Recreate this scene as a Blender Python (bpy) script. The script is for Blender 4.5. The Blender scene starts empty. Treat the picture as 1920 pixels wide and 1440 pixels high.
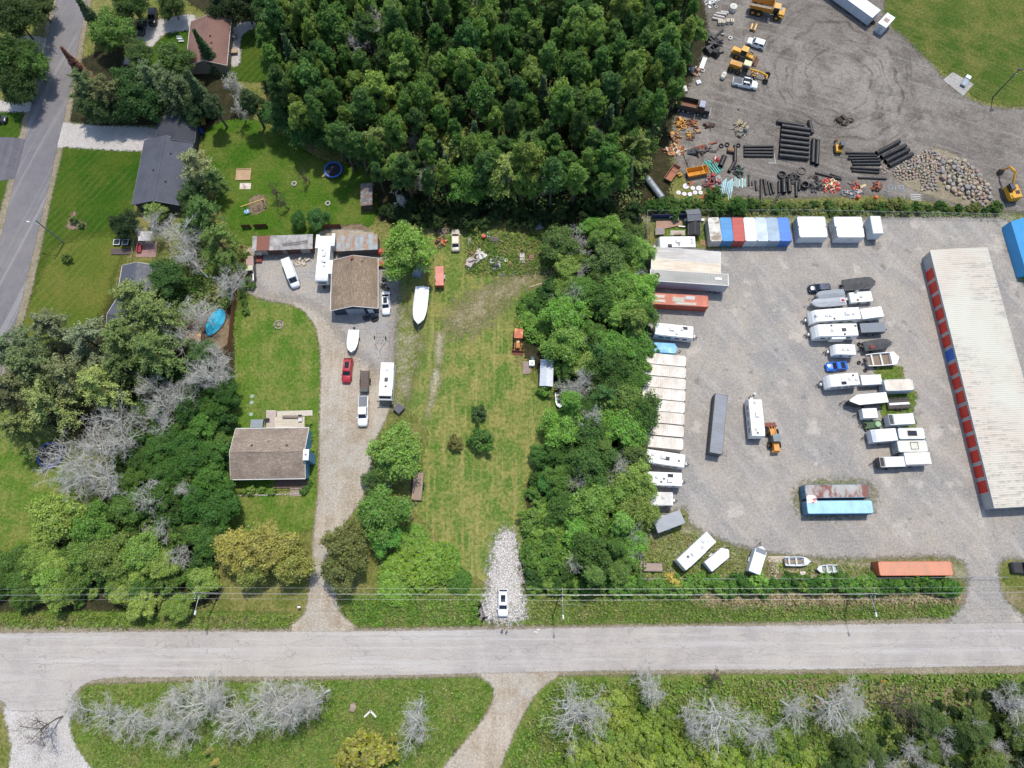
import bpy, bmesh, math, random
import numpy as np
from mathutils import Vector, Matrix

# ------------------------------------------------------------------ camera, sky, sun, exposure
SC = bpy.context.scene
H_CAM, TILT, FPX = 135.0, math.radians(17.0), 1333.0
cam_d = bpy.data.cameras.new('camera'); cam = bpy.data.objects.new('camera', cam_d)
SC.collection.objects.link(cam); SC.camera = cam
cam.location = (0, 0, H_CAM); cam.rotation_euler = (TILT, 0, 0)
cam_d.sensor_width = 36; cam_d.lens = FPX / 1920 * 36
cam_d.clip_start = 1; cam_d.clip_end = 6000

SUN_DIR = Vector((0.13, 0.40, 1.0)).normalized()           # towards the sun
w = bpy.data.worlds.new('World'); SC.world = w; w.use_nodes = True
wn = w.node_tree; bg = wn.nodes['Background']
sky = wn.nodes.new('ShaderNodeTexSky'); sky.sky_type = 'NISHITA'; sky.sun_disc = False
sky.sun_elevation = math.asin(SUN_DIR.z); sky.sun_rotation = math.atan2(SUN_DIR.x, SUN_DIR.y)
wn.links.new(sky.outputs[0], bg.inputs[0]); bg.inputs[1].default_value = 0.15
sl = bpy.data.lights.new('sun', 'SUN'); sl.energy = 2.8; sl.angle = math.radians(1.8); sl.color = (1, 0.95, 0.87)
so = bpy.data.objects.new('sun', sl); SC.collection.objects.link(so)
so.rotation_euler = (-SUN_DIR).to_track_quat('-Z', 'Y').to_euler(); so.location = (20, 60, 200)
vs = SC.view_settings; vs.view_transform = 'Standard'; vs.look = 'None'; vs.gamma = 1; vs.exposure = 0.38
SC.cycles.use_adaptive_sampling = True; SC.cycles.adaptive_threshold = .03; SC.cycles.max_bounces = 4; SC.cycles.transparent_max_bounces = 8
SC.cycles.diffuse_bounces = 2; SC.cycles.transmission_bounces = 2; SC.cycles.glossy_bounces = 2

COL = SC.collection
RND = random.Random(7)
CT, ST = math.cos(TILT), math.sin(TILT)

def P(px, py, z=0.0):
    """the point at height z that the photograph shows at pixel (px, py)"""
    u, v = (px - 960) / FPX, (720 - py) / FPX
    d = (u, ST + v * CT, -CT + v * ST)
    s = (z - H_CAM) / d[2]
    return (d[0] * s, d[1] * s)

def axis(a, b, z):
    p, q = P(*a, z), P(*b, z)
    return ((p[0] + q[0]) / 2, (p[1] + q[1]) / 2), math.atan2(q[1] - p[1], q[0] - p[0]), math.hypot(q[0] - p[0], q[1] - p[1])

# ------------------------------------------------------------------ mesh helpers
class MB:
    def __init__(s): s.v = []; s.f = []
    def add(s, vs, fs):
        o = len(s.v); s.v += [tuple(p) for p in vs]; s.f += [tuple(i + o for i in f) for f in fs]; return s
    def box(s, x, y, z, sx, sy, sz, rz=0, tx=1, ty=1, ry=0, rx=0):
        """centre x, y and BOTTOM z; tx, ty scale the top"""
        a, b = sx / 2, sy / 2
        pts = [(-a, -b, 0), (a, -b, 0), (a, b, 0), (-a, b, 0), (-a * tx, -b * ty, sz), (a * tx, -b * ty, sz), (a * tx, b * ty, sz), (-a * tx, b * ty, sz)]
        if rz or ry or rx:
            m = Matrix.Rotation(rz, 3, 'Z') @ Matrix.Rotation(ry, 3, 'Y') @ Matrix.Rotation(rx, 3, 'X')
            pts = [tuple(m @ Vector(p)) for p in pts]
        return s.add([(p[0] + x, p[1] + y, p[2] + z) for p in pts], [(0, 3, 2, 1), (4, 5, 6, 7), (0, 1, 5, 4), (1, 2, 6, 5), (2, 3, 7, 6), (3, 0, 4, 7)])
    def cyl(s, p, q, r, r2=None, n=10, caps=True):
        p, q = Vector(p), Vector(q); d = (q - p)
        if d.length < 1e-6: return s
        d.normalize(); u = d.orthogonal().normalized(); w_ = d.cross(u); r2 = r if r2 is None else r2
        vs = []
        for c, rr in ((p, r), (q, r2)):
            for i in range(n):
                t = 2 * math.pi * i / n
                vs.append(c + (u * math.cos(t) + w_ * math.sin(t)) * rr)
        fs = [(i, (i + 1) % n, n + (i + 1) % n, n + i) for i in range(n)]
        if caps: fs += [tuple(range(n - 1, -1, -1)), tuple(range(n, 2 * n))]
        return s.add(vs, fs)
    def ring(s, p, d, ro, ri, w_, n=16):
        """a hollow cylinder with its middle at p, along d"""
        p, d = Vector(p), Vector(d).normalized(); u = d.orthogonal().normalized(); k = d.cross(u); vs = []
        for off, r in ((-w_ / 2, ro), (w_ / 2, ro), (w_ / 2, ri), (-w_ / 2, ri)):
            for i in range(n):
                t = 2 * math.pi * i / n; vs.append(p + d * off + (u * math.cos(t) + k * math.sin(t)) * r)
        fs = []
        for j in range(4):
            for i in range(n):
                fs.append((j * n + i, j * n + (i + 1) % n, ((j + 1) % 4) * n + (i + 1) % n, ((j + 1) % 4) * n + i))
        return s.add(vs, fs)
    def tube(s, pts, r, n=6):
        for a, b in zip(pts[:-1], pts[1:]): s.cyl(a, b, r, n=n)
        return s
    def prism(s, prof, y0, y1):
        n = len(prof)
        return s.add([(p[0], y0, p[1]) for p in prof] + [(p[0], y1, p[1]) for p in prof],
                     [(i, (i + 1) % n, n + (i + 1) % n, n + i) for i in range(n)] + [tuple(range(n - 1, -1, -1)), tuple(range(n, 2 * n))])
    def extr(s, poly, z0, z1):
        n = len(poly)
        return s.add([(p[0], p[1], z0) for p in poly] + [(p[0], p[1], z1) for p in poly],
                     [(i, (i + 1) % n, n + (i + 1) % n, n + i) for i in range(n)] + [tuple(range(n - 1, -1, -1)), tuple(range(n, 2 * n))])
    def loft(s, secs, caps=True, closed=True):
        n = len(secs[0]); o = []
        for sec in secs: o += sec
        fs = []
        for k in range(len(secs) - 1):
            for i in range(n if closed else n - 1):
                j = (i + 1) % n
                fs.append((k * n + i, k * n + j, (k + 1) * n + j, (k + 1) * n + i))
        if caps: fs += [tuple(range(n - 1, -1, -1)), tuple(range((len(secs) - 1) * n, len(secs) * n))]
        return s.add(o, fs)
    def slab(s, pts, t):
        """a plate: polygon pts (3D) with thickness t downwards"""
        n = len(pts)
        return s.add(list(pts) + [(p[0], p[1], p[2] - t) for p in pts], [tuple(range(n)), tuple(range(2 * n - 1, n - 1, -1))] + [(i, n + i, n + (i + 1) % n, (i + 1) % n) for i in range(n)])
    def build(s, name, mat, parent=None, smooth=False):
        me = bpy.data.meshes.new(name); me.from_pydata(s.v, [], s.f)
        if smooth: bm = bmesh.new(); bm.from_mesh(me); bmesh.ops.recalc_face_normals(bm, faces=bm.faces); bm.to_mesh(me); bm.free()
        me.materials.append(mat)
        if smooth: me.polygons.foreach_set('use_smooth', [True] * len(me.polygons))
        o = bpy.data.objects.new(name, me); COL.objects.link(o)
        if parent: o.parent = parent
        return o

def np_mesh(name, verts, quads, mat, smooth=False):
    me = bpy.data.meshes.new(name); nv, nf, k = len(verts), len(quads), quads.shape[1]
    me.vertices.add(nv); me.vertices.foreach_set('co', np.asarray(verts, np.float32).ravel())
    me.loops.add(nf * k); me.loops.foreach_set('vertex_index', np.asarray(quads, np.int32).ravel())
    me.polygons.add(nf); me.polygons.foreach_set('loop_start', np.arange(0, nf * k, k, dtype=np.int32))
    me.polygons.foreach_set('loop_total', np.full(nf, k, np.int32))
    if smooth: me.polygons.foreach_set('use_smooth', np.ones(nf, bool))
    me.update(calc_edges=True); me.materials.append(mat); return me

def link(name, me, parent=None):
    o = bpy.data.objects.new(name, me); COL.objects.link(o)
    if parent: o.parent = parent
    return o

def tag(o, label=None, cat=None, group=None, kind=None):
    if label: o['label'] = label
    if cat: o['category'] = cat
    if group: o['group'] = group
    if kind: o['kind'] = kind
    return o

def thing(name, label, cat, loc, rz=0, group=None):
    o = bpy.data.objects.new(name, None); COL.objects.link(o); o.empty_display_size = 0.3
    o.location = (loc[0], loc[1], loc[2] if len(loc) > 2 else 0.0); o.rotation_euler = (0, 0, rz)
    return tag(o, label, cat, group)

def copy_tree(o, parent=None):
    c = o.copy(); COL.objects.link(c)
    if parent is not None: c.parent = parent
    for ch in o.children: copy_tree(ch, c)
    return c

# ------------------------------------------------------------------ materials
def lin(h):
    if isinstance(h, str):
        c = [int(h[i:i + 2], 16) / 255 for i in (0, 2, 4)]
        return tuple(x / 12.92 if x <= 0.04045 else ((x + 0.055) / 1.055) ** 2.4 for x in c)
    return tuple(h)

def N(nt, t, ins=None, **props):
    n = nt.nodes.new('ShaderNode' + t)
    for k, v in props.items(): setattr(n, k, v)
    for k, v in (ins or {}).items():
        sk = n.inputs[k]
        if isinstance(v, bpy.types.NodeSocket): nt.links.new(v, sk)
        else:
            if isinstance(v, tuple) and len(v) == 3 and sk.type == 'RGBA': v = v + (1,)
            sk.default_value = v
    return n

def newmat(name):
    m = bpy.data.materials.new(name); m.use_nodes = True; nt = m.node_tree
    b = nt.nodes['Principled BSDF']; return m, nt, b

def coords(nt, obj=False):
    if obj: return N(nt, 'TexCoord').outputs['Object']
    return N(nt, 'NewGeometry').outputs['Position']

def noise(nt, vec, scale, detail=4, rough=.55, dist=0.0):
    return N(nt, 'TexNoise', {'Vector': vec, 'Scale': scale, 'Detail': detail, 'Roughness': rough, 'Distortion': dist}).outputs['Fac']

def mixc(nt, fac, a, b, mode='MIX'):
    n = nt.nodes.new('ShaderNodeMix'); n.data_type = 'RGBA'; n.blend_type = mode
    for i, v in ((0, fac), (6, a), (7, b)):
        sk = n.inputs[i]
        if isinstance(v, bpy.types.NodeSocket): nt.links.new(v, sk)
        else: sk.default_value = (v + (1,)) if isinstance(v, tuple) else v
    return n.outputs[2]

def rng(nt, val, a, b, c=0.0, d=1.0):
    return N(nt, 'MapRange', {'Value': val, 'From Min': a, 'From Max': b, 'To Min': c, 'To Max': d}).outputs[0]

def mth(nt, op, a, b=0.0):
    n = nt.nodes.new('ShaderNodeMath'); n.operation = op
    for i, v in ((0, a), (1, b)):
        if isinstance(v, bpy.types.NodeSocket): nt.links.new(v, n.inputs[i])
        else: n.inputs[i].default_value = v
    return n.outputs[0]

_M = {}
def pm(c, rough=.5, metal=0.0, dirt=.25, dcol='6b6255', scale=1.2, bump=0.0, c2=None, k2=(.45, .6), stretch=(1, 1, 1), spec=.5):
    """paint, plastic, wood ...: one colour with a second colour in patches, dirt and a little roughness variation"""
    key = (c, rough, metal, dirt, dcol, scale, bump, c2, k2, stretch)
    if key in _M: return _M[key]
    m, nt, b = newmat('paint_%d' % len(_M)); co = N(nt, 'TexCoord').outputs['Object']
    oi = N(nt, 'ObjectInfo').outputs['Random']
    off = N(nt, 'CombineXYZ', {0: mth(nt, 'MULTIPLY', oi, 37.0), 1: mth(nt, 'MULTIPLY', oi, 91.0)}).outputs[0]
    vec = N(nt, 'VectorMath', {0: co, 1: off}, operation='ADD').outputs[0]
    vs_ = N(nt, 'VectorMath', {0: vec, 1: stretch}, operation='MULTIPLY').outputs[0]
    n1 = noise(nt, vs_, scale, 5, .6); n2 = noise(nt, vec, scale * 7, 3, .6)
    col = lin(c)
    if c2: col = mixc(nt, rng(nt, noise(nt, vs_, scale * .8, 6, .65), k2[0], k2[1]), lin(c), lin(c2))
    fac = mth(nt, 'MULTIPLY', rng(nt, mth(nt, 'ADD', mth(nt, 'MULTIPLY', n1, .7), mth(nt, 'MULTIPLY', n2, .3)), .40, .72), dirt)
    nt.links.new(mixc(nt, fac, col, lin(dcol)), b.inputs['Base Color'])
    nt.links.new(rng(nt, n1, .3, .7, max(.05, rough - .1), min(1, rough + .15)), b.inputs['Roughness'])
    b.inputs['Metallic'].default_value = metal
    b.inputs['Specular IOR Level'].default_value = spec
    if bump:
        nt.links.new(N(nt, 'Bump', {'Strength': bump, 'Distance': .05, 'Height': n2}).outputs[0], b.inputs['Normal'])
    _M[key] = m; return m

def glass(c='1a2024'):
    key = ('glass', c)
    if key in _M: return _M[key]
    m, nt, b = newmat('dark_glass'); b.inputs['Base Color'].default_value = lin(c) + (1,)
    b.inputs['Roughness'].default_value = .06; b.inputs['Specular IOR Level'].default_value = .6; _M[key] = m; return m

WHITE = lambda: pm('e6e6e4', .4, dirt=.16, dcol='8d8a82', scale=.7)
BLACK = lambda: pm('16171a', .5, dirt=.3)
RUBBER = lambda: pm('141415', .85, dirt=.5, dcol='4a443c', scale=3)
STEEL = lambda: pm('8d9194', .38, metal=.8, dirt=.35)
GALV = lambda: pm('9aa0a4', .5, metal=.5, dirt=.3)
DARKM = lambda: pm('2a2b2d', .5, metal=.3, dirt=.35)
WOOD = lambda: pm('a38f79', .8, dirt=.5, dcol='6c6055', scale=.9, stretch=(1, 6, 1))

# ------------------------------------------------------------------ ground sheets
def smooth_poly(pts, k=4, closed=True):
    n = len(pts); out = []
    for i in range(n):
        p0, p1, p2, p3 = pts[i - 1], pts[i], pts[(i + 1) % n], pts[(i + 2) % n]
        for j in range(k):
            t = j / k
            out.append(tuple(.5 * ((2 * p1[a]) + (-p0[a] + p2[a]) * t + (2 * p0[a] - 5 * p1[a] + 4 * p2[a] - p3[a]) * t * t + (-p0[a] + 3 * p1[a] - 3 * p2[a] + p3[a]) * t ** 3) for a in (0, 1)))
    return out

def sdist(pts, poly):
    """signed distance (positive inside) of points (n, 2) to a polygon"""
    p = np.asarray(pts, float); q = np.asarray(poly, float); d = np.full(len(p), 1e9); ins = np.zeros(len(p), bool)
    for i in range(len(q)):
        a, b = q[i], q[(i + 1) % len(q)]; e = b - a; L = max(e @ e, 1e-9); w_ = p - a
        t = np.clip((w_ @ e) / L, 0, 1); d = np.minimum(d, np.hypot(*(w_ - t[:, None] * e).T))
        c = ((a[1] <= p[:, 1]) & (b[1] > p[:, 1])) | ((b[1] <= p[:, 1]) & (a[1] > p[:, 1]))
        if c.any():
            x = a[0] + (p[:, 1] - a[1]) / (e[1] if abs(e[1]) > 1e-9 else 1e-9) * e[0]
            ins ^= c & (p[:, 0] < x)
    return np.where(ins, d, -d)

def sheet(name, px, z, mat, cell=1.0, rag=.6, k=3, parent=None, world=False, smooth=True):
    """a thin ground sheet: a grid over the outline, each vertex knowing its distance to the edge, where the material frays"""
    poly = [tuple(p) for p in px] if world else [P(*p) for p in px]
    if smooth: poly = smooth_poly(poly, k)
    q = np.array(poly); lo = q.min(0) - rag - cell; hi = q.max(0) + rag + cell
    nx, ny = [max(2, int((hi[i] - lo[i]) / cell) + 2) for i in (0, 1)]
    gx, gy = np.meshgrid(lo[0] + np.arange(nx) * cell, lo[1] + np.arange(ny) * cell, indexing='ij')
    pts = np.stack([gx.ravel(), gy.ravel()], 1); d = sdist(pts, poly)
    idx = np.arange(nx * ny).reshape(nx, ny)
    qd = np.stack([idx[:-1, :-1].ravel(), idx[1:, :-1].ravel(), idx[1:, 1:].ravel(), idx[:-1, 1:].ravel()], 1)
    qd = qd[d[qd].max(1) > -rag]
    used = np.unique(qd); mp = np.full(nx * ny, -1); mp[used] = np.arange(len(used))
    vs_ = np.column_stack([pts[used], np.full(len(used), z)])
    me = np_mesh(name, vs_, mp[qd], mat)
    me.attributes.new('edge', 'FLOAT', 'POINT').data.foreach_set('value', d[used].astype(np.float32))
    o = link(name, me, parent)
    if not parent: tag(o, kind='structure')
    return o

def frayed(nt, b, m, rag, scale=1.6, soft=.25):
    """cut the sheet's edge with noise"""
    e = N(nt, 'Attribute', attribute_name='edge').outputs['Fac']
    n = mth(nt, 'SUBTRACT', noise(nt, coords(nt), scale, 3, .7), .5)
    a = rng(nt, mth(nt, 'ADD', e, mth(nt, 'MULTIPLY', n, rag * 2.6)), -soft, soft)
    tr = N(nt, 'BsdfTransparent').outputs[0]
    mx = N(nt, 'MixShader', {0: a, 1: tr, 2: b.outputs[0]})
    nt.links.new(mx.outputs[0], nt.nodes['Material Output'].inputs[0])

def gmat(name, c1, c2, c3, s1=.05, s2=.35, s3=2.5, rag=0, k3=.35, speck=None, bump=.3, soft=.25, rough=.95, extra=None, fscale=1.6, k2=(.42, .62), var=.45):
    """ground: c1/c2 in broad patches, c3 in middling patches, fine speckle"""
    m, nt, b = newmat(name); co = coords(nt)
    col = mixc(nt, rng(nt, noise(nt, co, s1, 3, .6), .36, .62), lin(c1), lin(c2))
    col = mixc(nt, mth(nt, 'MULTIPLY', rng(nt, noise(nt, co, s2, 3, .7), *k2), k3), col, lin(c3))
    if extra: col = extra(nt, co, col)
    f = noise(nt, co, s3, 2, .75)
    lum = rng(nt, f, .25, .75, 1 - var, 1 + var)
    col = mixc(nt, 1.0, col, N(nt, 'CombineXYZ', {0: lum, 1: lum, 2: lum}).outputs[0], 'MULTIPLY')
    if speck:
        sc, thr, scol, kk = speck
        col = mixc(nt, mth(nt, 'MULTIPLY', rng(nt, noise(nt, co, sc, 1, .8), thr, thr + .06), kk), col, lin(scol))
    nt.links.new(col, b.inputs['Base Color']); b.inputs['Roughness'].default_value = rough
    b.inputs['Specular IOR Level'].default_value = .15
    if bump: nt.links.new(N(nt, 'Bump', {'Strength': bump, 'Distance': .25, 'Height': f}).outputs[0], b.inputs['Normal'])
    if rag: frayed(nt, b, m, rag, fscale, soft)
    return m
# ================================================================== the ground
def rings(nt, co, col):
    """wheel ruts turning round one point of the dirt yard"""
    c = P(1572, 150); v = N(nt, 'VectorMath', {0: co, 1: (c[0], c[1], 0)}, operation='SUBTRACT').outputs[0]
    v = N(nt, 'VectorMath', {0: v, 1: (1.0, .85, 1)}, operation='MULTIPLY').outputs[0]
    nz = mth(nt, 'MULTIPLY', mth(nt, 'SUBTRACT', noise(nt, co, .10, 2), .5), 7.0)
    d = mth(nt, 'ADD', N(nt, 'VectorMath', {0: v}, operation='LENGTH').outputs['Value'], nz)
    wv = mth(nt, 'SINE', mth(nt, 'MULTIPLY', d, 4.6)); w2 = mth(nt, 'SINE', mth(nt, 'MULTIPLY', d, 1.9))
    s = rng(nt, mth(nt, 'ADD', mth(nt, 'MULTIPLY', wv, .5), mth(nt, 'MULTIPLY', w2, .6)), .1, .9)
    msk = mth(nt, 'MULTIPLY', rng(nt, d, 3.5, 6.5), rng(nt, d, 13, 30, 1, 0))
    msk = mth(nt, 'MULTIPLY', msk, rng(nt, noise(nt, co, .22, 2), .35, .6))
    col = mixc(nt, mth(nt, 'MULTIPLY', s, mth(nt, 'MULTIPLY', msk, .55)), col, lin('39332e'))
    # long streaks from grading, running down to the right
    rot = N(nt, 'VectorRotate', {'Vector': co, 'Angle': .32}, rotation_type='Z_AXIS').outputs[0]
    st = N(nt, 'VectorMath', {0: rot, 1: (.06, .9, 1)}, operation='MULTIPLY').outputs[0]
    return mixc(nt, mth(nt, 'MULTIPLY', rng(nt, noise(nt, st, 1.0, 3, .65), .52, .68), .5), col, lin('8f8a83'))

def mow(ang, freq, c, k):
    def f(nt, co, col):
        r = N(nt, 'VectorRotate', {'Vector': co, 'Angle': ang}, rotation_type='Z_AXIS').outputs[0]
        x = N(nt, 'SeparateXYZ', {0: r}).outputs[0]
        x = mth(nt, 'ADD', x, mth(nt, 'MULTIPLY', noise(nt, co, .15, 3), 1.6))
        s = rng(nt, mth(nt, 'SINE', mth(nt, 'MULTIPLY', x, freq)), -.3, .8)
        msk = rng(nt, noise(nt, co, .09, 3), .38, .6)
        return mixc(nt, mth(nt, 'MULTIPLY', mth(nt, 'MULTIPLY', s, msk), k), col, lin(c))
    return f

def tracks(ang, stretch, c, k, s=1.0):
    def f(nt, co, col):
        rot = N(nt, 'VectorRotate', {'Vector': co, 'Angle': ang}, rotation_type='Z_AXIS').outputs[0]
        st = N(nt, 'VectorMath', {0: rot, 1: stretch}, operation='MULTIPLY').outputs[0]
        return mixc(nt, mth(nt, 'MULTIPLY', rng(nt, noise(nt, st, s, 3, .65), .50, .66), k), col, lin(c))
    return f

def yard_wear(nt, co, col):
    """drifting wheel tracks, pale scraped patches, damp stains"""
    col = tracks(.95, (.07, .4, 1), 'a8a29a', .6)(nt, co, col)
    wp = N(nt, 'VectorMath', {0: co, 1: N(nt, 'VectorMath', {0: N(nt, 'TexNoise', {'Vector': co, 'Scale': .025, 'Detail': 1}).outputs['Color'], 1: (40, 40, 0)}, operation='MULTIPLY').outputs[0]}, operation='ADD').outputs[0]
    x = N(nt, 'SeparateXYZ', {0: wp}).outputs[0]
    s = mth(nt, 'MULTIPLY', rng(nt, mth(nt, 'SINE', mth(nt, 'MULTIPLY', x, 2.1)), .6, .98), rng(nt, noise(nt, co, .09, 2), .5, .62))
    col = mixc(nt, mth(nt, 'MULTIPLY', s, .2), col, lin('7d766e'))
    col = mixc(nt, mth(nt, 'MULTIPLY', rng(nt, noise(nt, co, .2, 3, .6), .60, .68), .6), col, lin('b9b0a4'))
    return mixc(nt, mth(nt, 'MULTIPLY', rng(nt, noise(nt, N(nt, 'VectorMath', {0: co, 1: (91, 17, 0)}, operation='ADD').outputs[0], .3, 2, .6), .66, .72), .5), col, lin('6a645e'))

def road_wear(edge_dark, lane):
    def f(nt, co, col):
        # pale wheel tracks follow the road; patches and long hairline cracks
        col = tracks(0, (.03, 1.3, 1), lane, .55, .8)(nt, co, col) if lane else col
        v = N(nt, 'VectorMath', {0: co, 1: (.16, 1.0, 1)}, operation='MULTIPLY').outputs[0]
        vor = N(nt, 'TexVoronoi', {'Vector': N(nt, 'VectorMath', {0: v, 1: N(nt, 'TexNoise', {'Vector': co, 'Scale': .6}).outputs['Color']}, operation='ADD').outputs[0], 'Scale': .55}, feature='DISTANCE_TO_EDGE').outputs[0]
        return mixc(nt, rng(nt, vor, .004, .02, .35, 0), col, lin(edge_dark))
    return f

G_GRASS = gmat('rough_grass', '566428', '6a6c36', '8a8052', .05, .3, 1.8, k3=.6, var=.5, speck=(3.5, .62, '8b8a55', .5), bump=.6)
G_LUSH = gmat('lush_grass', '4a6220', '586e2c', '7d7a46', .07, .3, 1.7, rag=1.2, k3=.5, var=.5, bump=.5, speck=(2.6, .60, '8ea250', .5))
G_DEEP = gmat('mown_lawn', '274a0a', '345410', '56601f', .04, .12, 2.0, rag=.8, k3=.5, bump=.3, var=.3, extra=mow(.62, 4.4, '56602a', .5))
G_FIELD = gmat('field_grass', '3c541a', '4a5c22', '706c38', .03, .12, 1.8, rag=1.2, k3=.6, bump=.35, extra=tracks(.55, (.05, .9, 1), '6f6a3c', .45))
G_DRY = gmat('dry_lawn', '4c6c26', '5e7232', '888249', .06, .2, 1.6, rag=1.0, k3=.85, bump=.45, var=.38, speck=(2.4, .60, 'a0966a', .45), extra=tracks(1.57, (.05, .9, 1), '8f8850', .75))
G_YARD_LAWN = gmat('house_lawn', '46681c', '567026', '7c7c42', .08, .2, 1.8, rag=.9, k3=.8, bump=.4, var=.42, extra=tracks(1.5, (.08, .5, 1), '4a6420', .6), speck=(2.6, .60, '98905e', .4))
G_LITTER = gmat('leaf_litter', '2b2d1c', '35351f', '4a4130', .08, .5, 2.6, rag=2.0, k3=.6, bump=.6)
G_ROAD = gmat('pale_asphalt', 'ada69d', 'a19a94', 'b3aca2', .04, .22, 5, rag=.32, k3=.6, var=.16, bump=.08, soft=.12, extra=road_wear('6d6968', 'bcb8b5'), speck=(9, .66, '8e8b89', .4))
G_SIDE = gmat('grey_asphalt', '757274', '7e7a78', '69666a', .06, .3, 5, rag=.25, var=.2, k3=.4, bump=.08, soft=.1, extra=tracks(-1.305, (.012, .85, 1), '9b9896', .75, .55), speck=(9, .66, '5a5860', .4))
G_TAR = gmat('dark_asphalt', '5f5e63', '68666b', '55545a', .08, .5, 6, rag=.2, k3=.5, bump=.08, soft=.1, extra=tracks(1.57, (.05, .9, 1), '77757a', .5))
G_SHOULDER = gmat('sandy_shoulder', '968a78', '857a66', '716d4c', .1, .7, 3.5, rag=.55, k3=.7, bump=.4, speck=(5, .6, 'b4aa9b', .5))
G_DRIVE = gmat('dirt_drive', 'a89c8a', 'a49e93', '92826c', .06, .22, 2.6, rag=.5, k3=.75, bump=.25, var=.25, speck=(3.5, .60, 'cfc6b8', .5), extra=tracks(1.57, (.06, .5, 1), 'b8ac9c', .6))
G_STONY = gmat('white_stones', 'b6afa9', 'a8a19a', '85836a', .15, .5, 4.0, rag=2.4, k3=.6, bump=.5, speck=(4.0, .52, 'ded8d4', .75), soft=.7, fscale=1.3)
G_GRAVEL = gmat('grey_gravel', '938d85', '8a8783', 'a1988c', .035, .12, 2.2, rag=.9, k3=.9, bump=.25, var=.22, speck=(3.2, .58, 'b3aca2', .5), extra=yard_wear, soft=.5)
G_PALE = gmat('pale_gravel', 'bbb6b0', 'b0aaa4', 'a49c90', .12, .5, 4.5, rag=.7, k3=.5, bump=.3, speck=(5, .6, 'd0ccc6', .5))
G_DIRT = gmat('yard_dirt', '716a63', '8b847b', '5a544d', .04, .16, 1.9, rag=1.6, k3=.75, bump=.45, var=.3, speck=(2.8, .60, '968e84', .45), extra=rings, soft=.5)
G_WEEDY = gmat('weedy_gravel', '7c7a5a', '66702f', '9a917c', .14, .5, 2.2, rag=2.4, k3=.7, bump=.5, soft=1.2)
G_SOIL = gmat('brown_soil', '70604c', '806f5b', '8f8168', .2, .8, 4, rag=.6, k3=.5, bump=.4)
G_DEADW = gmat('dead_grass', '84765a', '6f6a42', '9a8c70', .2, .5, 2.6, rag=.9, k3=.6, bump=.7)
G_CONC = gmat('concrete', 'a09d98', '94918c', 'b0aca6', .3, .8, 6, rag=.05, k3=.5, bump=.1, soft=.03)

me = bpy.data.meshes.new('ground')
g = 3000; me.from_pydata([(-g, -g, 0), (g, -g, 0), (g, g, 0), (-g, g, 0)], [], [(0, 1, 2, 3)]); me.materials.append(G_GRASS)
tag(link('ground', me), kind='structure')

# lawns (1 to 2 cm up), each its own sheet
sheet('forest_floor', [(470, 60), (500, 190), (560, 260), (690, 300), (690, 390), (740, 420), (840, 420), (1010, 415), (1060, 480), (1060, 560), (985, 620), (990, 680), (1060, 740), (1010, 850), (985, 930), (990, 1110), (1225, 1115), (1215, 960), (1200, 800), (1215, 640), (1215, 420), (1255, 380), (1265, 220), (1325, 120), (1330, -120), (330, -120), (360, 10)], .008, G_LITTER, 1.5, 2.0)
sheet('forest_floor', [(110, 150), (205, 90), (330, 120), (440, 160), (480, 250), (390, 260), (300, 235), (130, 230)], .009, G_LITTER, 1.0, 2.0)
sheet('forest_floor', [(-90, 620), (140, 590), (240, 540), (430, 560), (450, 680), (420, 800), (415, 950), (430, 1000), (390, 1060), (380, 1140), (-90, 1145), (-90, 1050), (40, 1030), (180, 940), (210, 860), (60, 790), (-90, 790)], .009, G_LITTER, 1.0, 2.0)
sheet('lawn', [(105, 275), (262, 283), (250, 385), (240, 440), (215, 520), (190, 590), (110, 640), (30, 640), (60, 520), (88, 400)], .016, G_DEEP, 1.0, .8)
G_MID = gmat('olive_lawn', '425a16', '526220', '6c6a30', .05, .14, 2.2, rag=1.6, k3=.7, bump=.3, var=.32, soft=1.2, extra=mow(.62, 4.4, '6a6a36', .5))
G_BACK = gmat('back_lawn', '385a12', '47651a', '6a6e34', .06, .16, 2.0, rag=1.0, k3=.6, bump=.35, var=.38, speck=(2.6, .62, '74843c', .4))
sheet('lawn', [(112, 455), (235, 440), (215, 520), (190, 590), (110, 640), (30, 640), (70, 520)], .0175, G_MID, 1.0, 1.6)
sheet('lawn', [(385, 245), (480, 225), (600, 300), (690, 320), (700, 420), (600, 445), (455, 460), (420, 410), (395, 330)], .016, G_BACK, 1.0, .8)
sheet('lawn', [(455, 60), (520, 40), (530, 110), (520, 150), (440, 150), (430, 120)], .016, G_DEEP, .8, .8)
sheet('lawn', [(300, 75), (345, 50), (350, 110), (290, 140), (262, 120)], .016, G_DEEP, .8, .8)
sheet('lawn', [(-60, 205), (50, 207), (52, 230), (38, 262), (-60, 262)], .016, G_DEEP, .8, .8)
sheet('lawn', [(-60, 335), (22, 335), (25, 350), (0, 440), (-60, 500)], .016, G_DEEP, .8, .8)
sheet('lawn', [(440, 545), (480, 560), (560, 575), (592, 620), (600, 700), (600, 790), (592, 900), (590, 990), (430, 1000), (420, 900), (425, 800), (440, 700)], .016, G_YARD_LAWN, 1.0, .9)
sheet('lawn', [(740, 490), (830, 430), (1000, 440), (1070, 480), (1050, 540), (975, 570), (968, 680), (1050, 760), (1035, 860), (985, 900), (985, 1010), (930, 1090), (870, 1070), (820, 1010), (770, 940), (790, 870), (800, 800), (750, 760), (735, 700), (735, 560)], .016, G_DRY, 1.2, 1.0)
sheet('lawn', [(-80, 760), (60, 790), (120, 860), (170, 900), (190, 930), (60, 1030), (-80, 1060)], .016, G_YARD_LAWN, 1.2, .9)
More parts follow.
